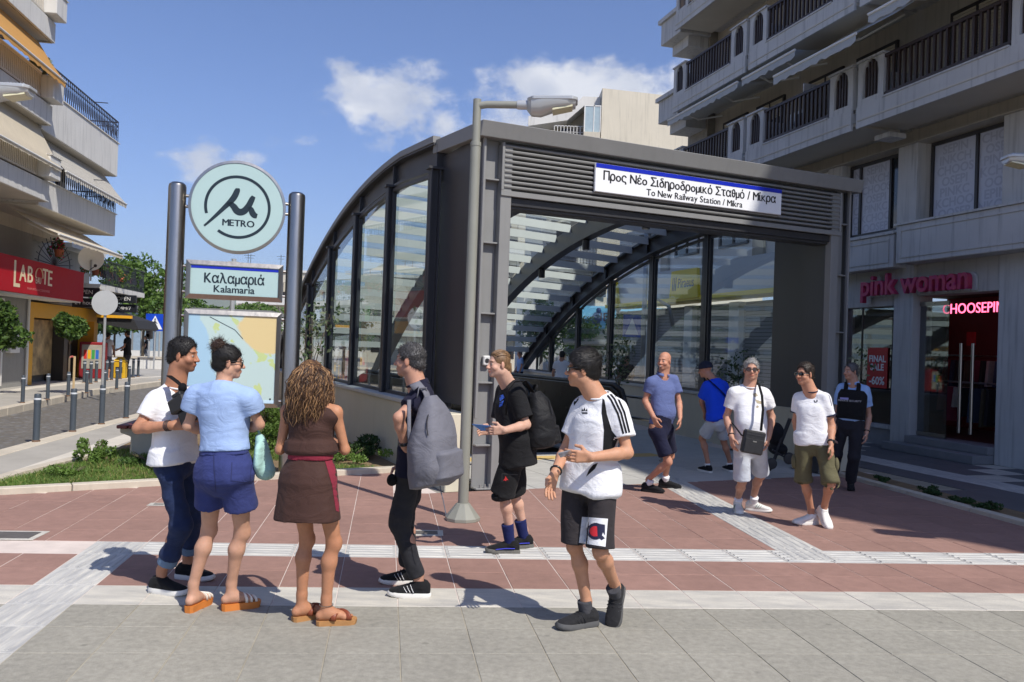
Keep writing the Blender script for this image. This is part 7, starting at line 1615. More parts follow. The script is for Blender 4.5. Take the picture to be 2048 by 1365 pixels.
def woman_blue():
    p = Person('woman with a hair bun in light blue t-shirt and navy shorts seen from behind',5.13,1.64,skin('fair_a',(206,152,122)),[(461,1220,32,0),(385,1222,78,0)],(450,945,0),[(502,792,-.03),(392,784,.04)],(457,722,.03),(.93,.36,-.08),sex='f',build=1.10,pel_yaw=78,bare=True,sole=.042)
    p.arm('r',(519,850,.03),(478,862,.24),(-.9,.3,0),(0,.2,1),.5); p.arm('l',(376,852,.05),(425,868,.27),(.9,.2,0),(0,.2,1),.5)
    p.body(brow=(.15,.12,.1)); 
    lb = fabric('light_blue',(158,182,222),var=.05); p.shirt(lb,hem=p.t(900),sleeve=.50,sw=.02,seed=21,amp=.0065,ease=.022,flare=.022,neck=1.04,open_neck=.006,hang=.0015)
    nv = fabric('navy_linen',(54,62,112),var=.12,scale=22); s = p.shorts(nv,top=p.t(880),frac=p.lf(1016),ease=.018,w=(.098,.108),seed=22,amp=.007,hang=.003,crotch=-.17)
    f = p.g_torso(p.t(908),p.t(890),.021,.0); cloth('waistband',f,.008,nv,p.root,5,.0015,freq=(60,60,10)); tr = bvh(s)
    decal(s,ribbon_px([(464,925),(462,962),(500,967),(503,930)],.9),mat('seam_navy',lin((36,42,84)),.9),'pocket_seam',tree=tr); decal(s,ribbon_px([(427,905),(428,940),(432,985)],.9),MATS['seam_navy'],'back_seam',tree=tr)
    # platform mules
    ms = mat('cork_platform',lin((204,122,52)),.6,var=.12,scale=12); mw = mat('cream_strap',lin((226,218,204)),.5)
    sandals(p,ms,mw,.045,3)
    h = p.hair_shell(m_hdk,.012,seed=4,amp=.002,face_z=.055); p.hair_strands(m_hdk,1800,.05,7,(0,-.6,.5),h,curl=.12,lift=.08)
    c = Vector(p.P(0,-.085,.105)); b = MB()
    f = Field(); f.ell(Pm(c),np.array((.045,.042,.040)),None,.01); f.ell(Pm(c)+V3(.012,0,.018),np.array((.03,.03,.025)),None,.01); Q,Fc = f.nets(.005); N = vnormals(Q,Fc); Q += N*(snoise(Q,(90,90,60),8)*.005)[:,None]; bo = to_obj('hair_bun',Q,Fc,mat('hair_brown',(.05,.028,.018),.45,var=.4,scale=50),p.root)
    p.hair_src = (Q,N); p.hair_strands(MATS['hair_brown'],700,.05,9,(.3,0,.6),bo,curl=.9,lift=.6,wid=.0012)
    p.sunglasses(m_lensd,m_frm,w=.027,h=.020); b = MB(); b.tube([Vector(p.P(-.05,-.055,-.11)),Vector(p.P(-.01,-.078,-.115)),Vector(p.P(.04,-.06,-.105))],.0016,4); b.build('thin_necklace',mat('gold',(.6,.4,.15),.3,metal=1),p.root)
    # mint shoulder bag at her right hip
    r = thing('tote_bag','mint green fabric bag hanging at the hip of the woman in navy shorts','bag'); mb = fabric('mint',(168,206,198),var=.06); f = Field(); c = p.J((523,915,.06)); f.ell(c,(.035,.12,.115),None,.02); f.cone(c+V3(-.015,0,.12),c+V3(.03,.0,-.08),.03,.06,.03); cloth('bag_body',f,.007,mb,r,4,.006); b = MB(); b.tube([Vector(c+V3(-.02,.06,.10)),Vector(p.J((516,860,.09))),Vector(p.J((505,800,.05)))],.012,6,flat=.25); b.build('bag_strap',mb,r)
def sandals(p, m_s, m_u, t, nst, cross=False, toe_strap=True):
    k = p.k
    for ank,fw,up in p.feet:
        L = np.cross(fw,up); g = ank-up*(.085*k+t-.003); ring = [(a*k,w*k) for a,w in ((-.06,.018),(-.045,.034),(0,.036),(.05,.036),(.1,.045),(.15,.048),(.185,.038),(.198,.018))]; ring = ring+[(a,-w) for a,w in ring[::-1]]; n = len(ring); b = MB(); v = []
        for zz,gr in ((0,.97),(t*.5,1.0),(t-.002,1.01)):
            for a,w in ring: v.append(Vector(g+fw*a*gr+L*w*gr+up*zz))
        b.add(v,[tuple(range(n-1,-1,-1)),tuple(2*n+i for i in range(n))]+[(j*n+i,j*n+(i+1)%n,(j+1)*n+(i+1)%n,(j+1)*n+i) for j in range(2) for i in range(n)]); o = b.build('sandal',m_s,p.root,smooth=40)
        top = g+up*t
        for i in range(nst):
            a = (.075+.032*i)*k; tilt = (.02 if not cross else (.035 if i%2 else -.035))*k; b = MB(); pts = []
            for q in range(9):
                an = math.pi*q/8; pts.append(Vector(top+fw*(a+tilt*math.cos(an))+L*math.cos(an)*.046*k+up*(.054-.011*i)*k*math.sin(an)**.7))
            b.tube(pts,.0095 if not cross else .019,6,flat=.22); b.build('strap',m_u,o,smooth=True)
def woman_brown():
    p = Person('woman with long wavy hair in a sleeveless brown dress seen from behind',4.99,1.65,skin('tan_b',(196,132,94)),[(651,1250,18,0),(602,1241,38,0)],(621,952,0),[(676,818,-.03),(571,815,.04)],(623,752,.02),(.25,.95,-.12),sex='f',build=.95,pel_yaw=72,bare=True,sole=.03)
    p.arm('r',(690,900,.03),(660,880,.27),(-.6,.6,.3),(0,.3,1),.5); p.arm('l',(560,900,.03),(592,880,.27),(.6,.6,.3),(0,.3,1),.5); p.body()
    br = fabric('brown_crepe',(70,48,42),var=.06,rough=.75); f = p.g_torso(p.t(1036),p.t(905),.020,.022,wave=(9,.022,.1,.5)); d = cloth('skirt',f,.0085,br,p.root,31,.006,freq=(13,13,6),hang=.003)
    a_ = p.t(908); f = p.g_torso(a_,1.04,.018,.0); f.loft(p.TA,p.TF,[(a_*p.TL,0,0,.150,.118),((a_+.06)*p.TL,0,0,.166,.128),((a_+.2)*p.TL,0,0,.150,.112)],p.tw,p.TL,k=.03)
    for j in (p.sr,p.sl): f.cone(p.neck-V3(0,0,.036)+(j-p.neck)*.3,p.neck+(j-p.neck)*.80-V3(0,0,.03),.055,.060,k=.04)
    f.ell(p.neck+V3(0,0,.035),(.07,.07,.05),None,.008,True); cloth('dress_top',f,.0085,br,p.root,32,.005,freq=(18,18,26))
    bg = fabric('burgundy',(132,44,60),var=.07); f = p.g_torso(p.t(918),p.t(903),.032,.0); cloth('waist_sash',f,.008,bg,p.root,33,.003,freq=(30,30,30))
    tr = bvh(d); pn = decal(d,[[(648,915),(680,910),(684,960),(684,1026),(672,1022),(664,970)]],bg,'burgundy_panel',tree=tr,off=.004)
    sandals(p,mat('espadrille_sole',lin((176,128,78)),.8,var=.15,scale=30),mat('brown_leather',lin((132,66,40)),.5,var=.15),.034,2,cross=True)
    b = MB(); ank,fw,up = p.feet[0]; L = np.cross(fw,up); b.tube([Vector(ank+V3(0,0,.012)+(fw*math.cos(a)+L*math.sin(a))*.041) for a in [2*math.pi*i/14 for i in range(14)]],.0022,5,closed=True); b.build('anklet',m_chrome,p.root)
    # long wavy hair: hundreds of wavy locks over a cap
    mh = [mat('hair_chestnut',(.10,.048,.022),.5,var=.4,scale=30),mat('hair_caramel',(.34,.19,.085),.5,var=.35,scale=30),mat('hair_umber',(.045,.022,.012),.42,var=.3,scale=30)]
    f = Field(); P = p.P; q = p.hs; f.ell(P(0,-.014,.034),np.array((.086,.106,.090))*q,p.HF,.01); f.ell(P(0,-.05,-.08),np.array((.090,.070,.12))*q,p.HF,.04); f.ell(P(0,.13,-.04),np.array((.075,.09,.09))*q,p.HF,.012,True); Q,Fc = f.nets(.006); N = vnormals(Q,Fc); Q += N*(snoise(Q,(60,60,14),5)*.006)[:,None]; cap = to_obj('hair',Q,Fc,mh[2],p.root)
    r_ = np.random.RandomState(4); B3 = [MB(),MB(),MB()]
    for i in range(1500):
        a = r_.uniform(-2.55,2.55); el = r_.uniform(.1,1.35); d0 = np.array((math.sin(a)*math.cos(el),-math.cos(a)*math.cos(el),math.sin(el))); root = P(*(d0*np.array((.084,.104,.088))+np.array((0,-.014,.034)))); out = unit(p.HF.T@np.array((math.sin(a),-math.cos(a),0))); rad = r_.uniform(.086,.135); ln = r_.uniform(.26,.44)-.05*abs(a)/2.5; pts = []; ph = r_.uniform(0,6.3); am = r_.uniform(.006,.016); n = 11; side = np.cross(out,V3(0,0,1)); ctr = P(0,-.014,.03)
        for j in range(n):
            t = j/(n-1); base = ctr+out*(rad*(.8+.35*math.sin(min(1,t*1.5)*math.pi*.6)))*q*(1+.10*(t>.5)); z = root[2]-ln*t*q; w = min(1,t*3); pos = (root*(1-w)+base*w); pos = np.array((pos[0],pos[1],z)); pos += side*am*math.sin(ph+t*16)*min(1,t*4)+out*am*.8*math.cos(ph*1.3+t*15)*min(1,t*4); pts.append(Vector(pos))
        c = 1 if (r_.rand() < .30) else (0 if r_.rand() < .65 else 2); B3[c].tube(pts,[.0034*(1-.6*(j/(n-1))) for j in range(n)],4,flat=.6)
    for c in range(3):
        o = B3[c].build('hair_locks',mh[c],cap,smooth=True); o['kind'] = 'stuff'
def backpack(p, label, mt, C, Fm, sc, pocket=True, name='backpack'):
    """soft bag body in its own frame: rows right, out (away from the back), up"""
    r = thing('backpack',label,'backpack'); f = Field(); w,d,h = sc
    G = lambda x,y,z: C+Fm[0]*x+Fm[1]*y+Fm[2]*z
    f.loft(C,Fm,[(-.5*h,0,.0,w*.36,d*.30),(-.47*h,0,.0,w*.48,d*.46),(-.3*h,0,.01,w*.52,d*.56),(0,0,.0,w*.50,d*.52),(.18*h,0,-.01,w*.42,d*.42),(.38*h,0,-.02,w*.28,d*.28),(.5*h,0,-.03,w*.14,d*.14)],ex=2.6,k=.02)
    o = cloth('bag_body',f,.008 if p.near else .010,mt,r,7,.009,freq=(13,13,20),hang=.003)
    if pocket:
        f = Field(); f.loft(C+Fm[1]*d*.42,Fm,[(-.42*h,0,0,w*.30,d*.18),(-.38*h,0,.01,w*.40,d*.26),(-.12*h,0,.0,w*.40,d*.24),(-.06*h,0,-.02,w*.34,d*.10)],ex=2.8,k=.02); cloth('front_pocket',f,.008 if p.near else .010,mt,r,8,.007,freq=(16,16,20))
    b = MB(); b.tube([Vector(G(-.05,-.02,.49*h)),Vector(G(-.04,-.0,.60*h)),Vector(G(.04,.0,.60*h)),Vector(G(.05,-.02,.49*h))],.012,6,flat=.35); b.build('grab_loop',mt,r,smooth=True)
    b = MB(); b.tube([Vector(G(w*.46*math.cos(a),d*.30,.10*h+.30*h*math.sin(a))) for a in [math.pi*i/12 for i in range(13)]],.004,4); b.build('zip',mat('zip_dark',(.03,.03,.034),.5),r)
    return r,G
def man_backpack():
    p = Person('grey haired man in navy polo shirt with dark jeans carrying a grey backpack',5.66,1.76,skin('fair_b',(204,146,118)),[(816,1168,184,0),(836,1194,181,0)],(829,950,.02),[(832,782,.20),(841,786,-.13)],(820,717,.03),(-1,.22,-.03),pel_yaw=176)
    p.arm('l',(797,836,-.25),(810,893,-.15),(.75,.25,-.45),(-.2,-.2,-1),.5); p.arm('r',(822,862,.36),(806,925,.25),(-.2,0,-1),(-1,0,0),.5); p.body(brow=(.3,.28,.27),stubble=.2,hairline=((.32,.30,.30),.6)); p.eyes()
    nv = fabric('navy_polo',(30,30,48),var=.08); p.shirt(nv,hem=p.t(948),sleeve=.55,sw=.018,seed=41,ease=.018,flare=.010); polo_collar(p,nv); p.trousers(fabric('charcoal_denim',(44,44,48),var=.2,scale=12),end=.90,w=(.096,.072,.060),seed=42,amp=.007,top=.1)
    sh = p.shoes(m_bshoe,m_wsole,sole_t=.032); stripes3(sh,m_wht)
    h = p.hair_shell(m_hgr,.009,seed=6,amp=.003); p.hair_strands(m_hgr,3200,.022,5,(0,-.2,.6),h,curl=.45,lift=.7); p.ring_on('l',m_frm,n=2,th=.006)
    gy = fabric('grey_nylon',(112,112,120),var=.05,rough=.6,sheen=.05); out = unit(V3(.86,-.42,0)); rt = np.cross(V3(0,0,1),out)*-1; up = unit(V3(-.26,.10,1)); C = p.J((866,882,-.27)); Fm = np.array([unit(np.cross(out,up)),out,up])
    r,G = backpack(p,'slack grey backpack slung on the back of the man in the navy polo',gy,C,Fm,(.36,.26,.58))
    b = MB(); b.tube(L3(p,(866,830,-.26),(852,785,-.2),(838,768,-.19),(823,776,-.22)),.028,8,flat=.18); b.tube(L3(p,(818,800,-.30),(818,870,-.33),(824,930,-.30)),.013,6,flat=.25); b.build('shoulder_strap',gy,r,smooth=True); b = MB(); b.tube(L3(p,(880,972,-.3),(882,985,-.31),(886,1000,-.31),(892,1030,-.30)),.004,5,flat=.4); b.build('loose_strap',gy,r)
    o = thing('sunglass_case','small black pouch hanging at the front of the man in the navy polo','pouch'); f = Field(); f.ell(p.J((784,962,-.1)),(.035,.03,.035),None,.01); f.ell(p.J((784,957,-.1)),(.03,.03,.03),None,.01); cloth('pouch_body',f,.006,m_strapb,o,2,.001)
def polo_collar(p, m, open_=False):
    k = p.k; b = MB(); n = 20; v = []
    for i in range(n+1):
        a = R(110)+R(320)*i/n
        for (rr,z,dr) in ((.058,.028,0),(.064,.040,0),(.084,.004,.014)):
            q = p.neck+p.Rs*math.cos(a)*rr*k+p.Fs*(math.sin(a)*rr*k+.006)+V3(0,0,(z-.018*math.sin(a))*k); v.append(Vector(q))
    b.add(v,[(3*i+j,3*i+j+1,3*i+4+j,3*i+3+j) for i in range(n) for j in range(2)]); o = b.build('collar',m,p.root,smooth=True); o.modifiers.new('thickness','SOLIDIFY').thickness = .004; return o
def stripes3(shoes, m, w=.006):
    for sh,g,fw,up,L,k in shoes:
        for side in (1,-1):
            for i in range(3):
                b = MB(); a = g+fw*(.028+.022*i)*k; e = g+fw*(.052+.022*i)*k; s0 = Vector(a+L*side*.0435*k+up*.040*k); s1 = Vector(e+L*side*.030*k+up*.088*k-up*.008*i*k); mid = s0.lerp(s1,.5)+Vector(L*side*.008*k); b.tube([s0,mid,s1],w*k,6,flat=.35); b.build('stripe',m,sh)
def boy_black():
    p = Person('long haired youth in black t-shirt and black shorts holding a blue card',6.92,1.74,skin('fair_c',(214,164,138)),[(1047,1096,196,0),(1019,1107,184,0)],(1029,938,.02),[(1008,778,.20),(1033,781,-.13)],(998,725,-.06),(-.90,-.42,-.06),pel_yaw=188)
    p.arm('l',(1053,850,-.16),(1009,861,-.33),(-1,-.12,-.05),(0,-.1,1),.55); p.arm('r',(1000,850,.16),(985,862,-.10),(-.9,-.3,.0),(0,-.2,1),.55); p.body(brow=(.4,.32,.26),lips=(1.0,.62,.60)); p.eyes()
    bk = m_blk; sh = p.shirt(bk,hem=p.t(930),sleeve=.80,sw=.030,ease=.034,flare=.012,seed=51,amp=.010,hang=.002); p.rib_collar(bk); tr = bvh(sh)
    mb = mat('print_blue',lin((60,110,220)),.7); decal(sh,[[(998,793),(1006,789),(1009,796),(1000,803)],[(999,806),(1008,801),(1004,812),(998,815)]],mb,'shirt_print',tree=tr)
    s = p.shorts(bk,frac=p.lf(996),ease=.02,w=(.092,.106),seed=52,amp=.005,top=.15); tr = bvh(s); decal(s,[[(1011,952),(1013,956),(1017,961),(1013,960),(1012,963),(1009,961),(1006,962),(1010,957)]],mat('print_red',lin((206,50,50)),.7),'shorts_emblem',tree=tr); decal(s,ribbon_px([(1004,948),(1036,950)],.7)+ribbon_px([(1004,948),(1004,965)],.6),mat('seam_grey',(.05,.05,.05),.8),'pocket_flap',tree=tr)
    p.socks(fabric('navy_sock',(30,38,86)),.15); so = p.shoes(m_bshoe,mat('ribbed_sole',lin((104,102,96)),.8,var=.2,scale=60),sole_t=.036,chunky=1.1); 
    ms = mat('blue_knit',lin((66,72,196)),.7)
    for sh_,g,fw,up,L,k in so:
        for side in (1,-1): b = MB(); b.tube([Vector(g+fw*(-.04)*k+L*side*.043*k+up*.05*k),Vector(g+fw*.04*k+L*side*.046*k+up*.05*k),Vector(g+fw*.12*k+L*side*.052*k+up*.042*k)],.010*k,6,flat=.3); b.build('blue_stripe',ms,sh_)
    # tight braids over the scalp with a tail behind
    h = p.hair_shell(m_hbl,.005,seed=3,amp=.0015); b = MB()
    for i in range(9):
        x = -.062+.0155*i; pts = []
        for j in range(12):
            a = R(35)+R(125)*j/11; y = .094*math.cos(a)*1.02-.012; z = .034+.086*math.sin(a); xx = x*(.75+.35*math.sin(a)); q = math.sqrt(max(.05,1-(xx/.078)**2)); pts.append(Vector(p.P(xx,(y+.012)*q-.012,.034+(z-.034)*q+.002)))
        b.tube(pts,[.0062+.0016*(j%2) for j in range(12)],6)
    b.build('braid',m_hbl,h,smooth=True); b = MB(); b.tube([Vector(p.P(0,-.105,.0)),Vector(p.P(.01,-.11,-.07)),Vector(p.P(.03,-.085,-.14)),Vector(p.P(.04,-.07,-.2))],[.016,.018,.013,.008],8); b.build('braid_tail',m_hbl,h,smooth=True)
    out = unit(V3(.95,.25,0)); up = unit(V3(-.12,0,1)); r,G = backpack(p,'black backpack worn by the youth with the blue card',fabric('black_nylon',(28,28,30),var=.1,rough=.55),p.J((1078,838,.0)),np.array([unit(np.cross(out,up)),out,up]),(.32,.24,.47)); b = MB(); b.tube(L3(p,(1066,785,-.15),(1050,762,-.20),(1030,764,-.24),(1014,785,-.25),(1012,830,-.22)),.024,8,flat=.18); b.build('shoulder_strap',m_strapb,r,smooth=True)
    c = thing('leaflet','blue folded card held by the youth in black','card'); b = MB(); q = L3(p,(944,849,-.30),(980,852,-.36),(990,863,-.30),(962,862,-.24)); b.sheet(q,.002,(0,0,1)); b.build('card',mat('card_blue',lin((70,140,224)),.4,var=.15,scale=20),c)
def boy_white():
    p = Person('dark haired youth in white t-shirt with black side stripes looking back over his shoulder',5.12,1.76,skin('tan_c',(206,146,110)),[(1171,1253,207,0),(1228,1248,246,56)],(1178,988,0),[(1160,808,.10),(1238,812,-.08)],(1167,734,.02),(-1,.10,-.03),pel_yaw=240,build=.95)
    p.arm('l',(1255,906,-.12),(1182,915,-.24),(-1,-.10,.03),(0,-.1,1),.42); p.arm('r',(1130,902,.10),(1110,946,-.10),(-.28,-.25,-.95),(-.7,-.5,.1),.3,spread=.4); p.body(brow=(.12,.1,.09),stubble=.1); p.eyes()
    sh = p.shirt(m_wht,hem=p.t(982),sleeve=.64,sw=.022,ease=.022,flare=.014,seed=61,amp=.010,hang=.0018); p.rib_collar(m_wht); tr = bvh(sh)
    for o in (0,7.5,15): decal(sh,ribbon_px([(1208+o*1.0,782-o*.05),(1222+o*.95,800-o*.2),(1236+o*.85,828-o*.2),(1247+o*.8,868-o*.15)],2.0),m_blk,'sleeve_stripe',tree=tr)
    decal(sh,[[(1205,797),(1209,800),(1214,830),(1224,862),(1236,878),(1230,893),(1216,918),(1206,902),(1208,860),(1203,826)]],m_blk,'side_panel',tree=tr); decal(sh,[[(1196,926),(1190,938),(1180,947),(1172,954),(1178,940),(1186,930)]],m_blk,'front_flash',tree=tr); decal(sh,[[(1153,792),(1160,790),(1157,800),(1148,812),(1147,806)]],m_blk,'shoulder_flash',tree=tr)
    decal(sh,[[(1169,815),(1171,822),(1166,822)],[(1164,817),(1167,822),(1163,823)],[(1174,817),(1175,823),(1171,822)]]+ribbon_px([(1163,825),(1175,825)],.6)+ribbon_px([(1164,827.5),(1175,827.5)],.9),m_blk,'chest_emblem',tree=tr,grid=3)
    bk = fabric('charcoal_jersey',(54,50,52),var=.07); s = p.shorts(bk,frac=p.lf(1088),ease=.016,w=(.090,.094),seed=62,amp=.005,top=.15); tr = bvh(s)
    decal(s,[[(1164,1034),(1216,1038),(1211,1094),(1158,1086)]],m_wht,'white_panel',tree=tr,off=.003); nv = mat('print_navy',lin((28,30,62)),.7); rd = mat('print_crimson',lin((210,40,52)),.7)
    C0 = (1191,1063); decal(s,[[(C0[0]-16+2,C0[1])]+[(C0[0]+18*math.cos(R(a))*.95,C0[1]+17*math.sin(R(a))) for a in range(140,320,20)]+[(C0[0]+19,C0[1]-13),(C0[0]+19,C0[1]+8),(C0[0]+15,C0[1]+2),(C0[0]+13,C0[1]+8),(C0[0]+19,C0[1]+14),(C0[0]+12,C0[1]+18)]+[(C0[0]+18*math.cos(R(a))*.95,C0[1]+17*math.sin(R(a))) for a in range(60,140,20)]],nv,'letter_emblem',tree=tr,off=.0045,grid=5); decal(s,[[(C0[0]+3,C0[1]-10)]+[(C0[0]+1+13*math.cos(R(a)),C0[1]+11*math.sin(R(a))) for a in range(110,251,20)][::-1]+[(C0[0]+4,C0[1]+10)]],rd,'letter_fill',tree=tr,off=.0055,grid=5)
    p.socks(fabric('grey_sock',(70,70,74)),.06); sh = p.shoes(fabric('dark_grey_mesh',(42,42,44),var=.15),m_bsole,sole_t=.036,chunky=1.06); stripes3(sh,fabric('dim_grey',(70,70,72)))
    h = p.hair_shell(m_hdk,.016,seed=8,amp=.003,top=.012); p.hair_strands(m_hdk,3600,.034,5,(0,.8,-.25),h,curl=.12,lift=.14)
    # spectacles, bracelet, small silver thing in hand
    p.sunglasses(glass('spectacle_lens',(.95,.95,.95),.06),m_frm,w=.025,h=.018,name='spectacles'); p.ring_on('r',m_frm,n=1,th=.007)
    o = thing('phone','small silver phone in the hand of the youth in white','phone'); b = MB(); q = L3(p,(1116,908,-.34),(1140,902,-.34),(1144,908,-.26),(1121,916,-.26)); b.sheet(q,.006,(0,0,1)); b.build('case',mat('silver_case',(.5,.5,.52),.3,metal=.8),o)
def bald_man():
    p = Person('bald man in blue-grey polo shirt and navy shorts smiling by the escalator',10.15,1.76,skin('tan_d',(206,142,112)),[(1296,984,335,0),(1330,976,345,0)],(1322,868,0),[(1300,760,-.06),(1350,755,.06)],(1329,720,-.02),(-.62,-.78,-.05),near=False,pel_yaw=300,belly=.025,build=1.0)
    p.arm('r',(1290,802,-.02),(1307,834,-.20),(.35,-.3,-.9),(.5,-.6,0),.5); p.arm('l',(1358,805,.05),(1360,836,-.10),(0,-.25,-1),(-.3,-1,0),.5); p.body(brow=(.4,.34,.3),stubble=.4,hairline=((.8,.76,.76),.35)); p.eyes()
    bl = fabric('slate_blue',(96,108,152),var=.05); p.shirt(bl,hem=p.t(848),sleeve=.58,sw=.018,seed=71,amp=.009); polo_collar(p,bl); p.shorts(m_nvy,frac=p.lf(907),w=(.088,.092),seed=72,top=.28,ease=.014); p.socks(m_wht,.06); p.shoes(m_bshoe,m_bshoe,sole_t=.03)
    mt = mat('teeth',(.8,.78,.74),.3); b = MB(); b.sphere(Vector(p.P(0,.104,-.0655)),(.014,.006,.004),8,5); b.build('smile',mt,p.root)
def cap_boy():
    p = Person('person in bright blue t-shirt and dark cap bending over the pushchair',11.95,1.70,skin('tan_e',(196,136,106)),[(1459,943,100,0),(1415,945,118,0)],(1436,842,0),[(1448,768,.10),(1413,768,-.06)],(1411,738,.10),(-.85,.45,-.22),near=False,pel_yaw=125)
    p.arm('l',(1403,802,.06),(1410,826,.28),(.1,.6,-.7),(.5,.3,.5),.6); p.arm('r',(1462,802,.25),(1445,826,.42),(-.1,.6,-.7),(.5,.3,.5),.6); p.body(); bl = fabric('royal_blue',(28,76,220),var=.05); p.shirt(bl,hem=p.t(838),sleeve=.78,sw=.03,ease=.03,seed=81,amp=.007); p.shorts(fabric('pale_denim',(186,194,204),var=.08),frac=p.lf(874),w=(.090,.098),seed=82); p.socks(m_wht,.03); p.shoes(m_bshoe,m_wsole)
    cp = fabric('navy_cap',(38,42,58),var=.06); f = Field(); f.ell(p.P(0,-.012,.045),np.array((.088,.106,.088)),p.HF,.01); f.ell(p.P(0,0,-.06),np.array((.14,.16,.085)),p.HF,.004,True); cloth('cap',f,.006,cp,p.root,2,.001); b = MB(); v = [Vector(p.P(.075*math.cos(R(a)),.06+.105*math.sin(R(a)),.045-.012*math.sin(R(a)))) for a in range(0,181,20)]; b.sheet(v,.004,(0,0,1)); b.build('cap_peak',cp,p.root)
    b = MB(); b.tube(L3(p,(1414,757,-.06),(1430,771,-.13),(1448,788,-.09),(1462,806,.06)),.022,8,flat=.2); b.build('bag_strap',m_strapb,p.root,smooth=True)
    # pushchair
    r = thing('pushchair','dark folded pushchair in the shade behind the two men in white','pushchair'); b = MB(); C = lambda x,y,d=0: Vector(pix(x,y,11.6+d)); fr = mat('pushchair_frame',(.02,.02,.022),.4)
    b.tube([C(1578,838,.2),C(1562,880),C(1545,925),C(1540,942)],.016,6); b.tube([C(1582,838,.5),C(1566,880,.5),C(1549,922,.5)],.016,6); b.tube([C(1545,900),C(1585,925)],.014,6); b.build('frame',fr,r); f = Field(); f.ell(Pm(C(1552,870,.2)),(.10,.2,.17),None,.03); f.ell(Pm(C(1556,898,.2)),(.12,.2,.09),None,.03); cloth('seat',f,.012,m_blk,r,3,.008)
    for (x,y,d) in ((1578,918,0),(1578,916,.5),(1543,928,0)): b = MB(); b.lathe([(.04,-.02),(.075,-.018),(.08,0),(.075,.018),(.04,.02)],18,Matrix.Translation(C(x,y,d)) @ Matrix.Rotation(R(90),4,'X')); b.build('wheel',fr,r,smooth=30)
def man_bag():
    p = Person('grey haired man in white t-shirt with sunglasses and a black cross-body bag',8.82,1.74,skin('tan_f',(206,150,122)),[(1475,1024,262,0),(1506,1022,338,0)],(1499,897,0),[(1465,782,-.02),(1530,783,.02)],(1503,737,-.03),(-.22,-.97,0),near=False,pel_yaw=275,belly=.05,build=1.04)
    p.arm('r',(1453,834,.05),(1463,874,-.10),(.1,-.25,-.95),(.3,-1,0),.45); p.arm('l',(1544,834,.06),(1537,876,-.06),(-.15,-.1,-1),(-.3,-1,0),.5); p.body(brow=(.4,.38,.36),stubble=.35)
    sh = p.shirt(m_wht,hem=p.t(882),sleeve=.62,sw=.022,ease=.02,flare=.01,seed=91,amp=.009); p.rib_collar(m_wht); tr = bvh(sh); bi = mat('print_tan',lin((176,164,138)),.8); decal(sh,[[(1505,788),(1512,786),(1516,792),(1509,795)],[(1510,799),(1522,803),(1524,809),(1514,807)],[(1514,811),(1518,813),(1516,817),(1512,815)]],bi,'bird_print',tree=tr,grid=3)
    dn = fabric('bleached_denim',(196,202,210),var=.09,scale=14); p.shorts(dn,frac=p.lf(956),w=(.090,.098),seed=92,top=.12,ease=.016); p.socks(m_wht,.07); s = p.shoes(m_wshoe,m_wsole); stripes3(s,mat('green_leather',lin((40,110,74)),.5))
    h = p.hair_shell(m_hsv,.008,seed=5,amp=.003,top=.004); p.hair_strands(m_hsv,1600,.02,5,(0,.3,.5),h,curl=.5,lift=.8); p.sunglasses(m_lensb,mat('tortoise',(.06,.03,.015),.3),w=.029,h=.018); p.ring_on('r',m_frm,n=1,th=.005)
    r = thing('crossbody_bag','small black leather bag worn across the man in white with sunglasses','bag'); lt = mat('black_leather',(.018,.018,.02),.38,var=.2,scale=30,bump=.2); C = Vector(p.J((1506,884,-.30))); Mx = Matrix.Translation(C) @ Matrix.Rotation(R(8),4,'Z') @ Matrix.Rotation(R(9),4,'Y'); b = MB(); b.box(-.115,.115,-.035,.035,-.125,.115,Mx); b.build('bag_body',lt,r,bevel=.016); b = MB(); b.box(-.10,.10,-.042,-.0355,-.11,.03,Mx); b.build('front_pocket',lt,r,bevel=.003)
    b = MB(); b.box(-.10,.10,-.041,-.0352,.07,.078,Mx); b.build('zip',mat('zip_dark',(.03,.03,.034),.5),r); b = MB(); b.box(-.02,.02,-.0432,-.0422,.0,.012,Mx); b.build('badge',m_chrome,r); b = MB(); b.tube(L3(p,(1522,862,-.32),(1526,820,-.27),(1524,792,-.20),(1518,770,-.10),(1512,763,.0)),.014,6,flat=.25); b.tube(L3(p,(1484,872,-.30),(1472,856,-.22),(1464,846,-.05)),.014,6,flat=.25); b.build('bag_strap',m_strapb,r,smooth=True)
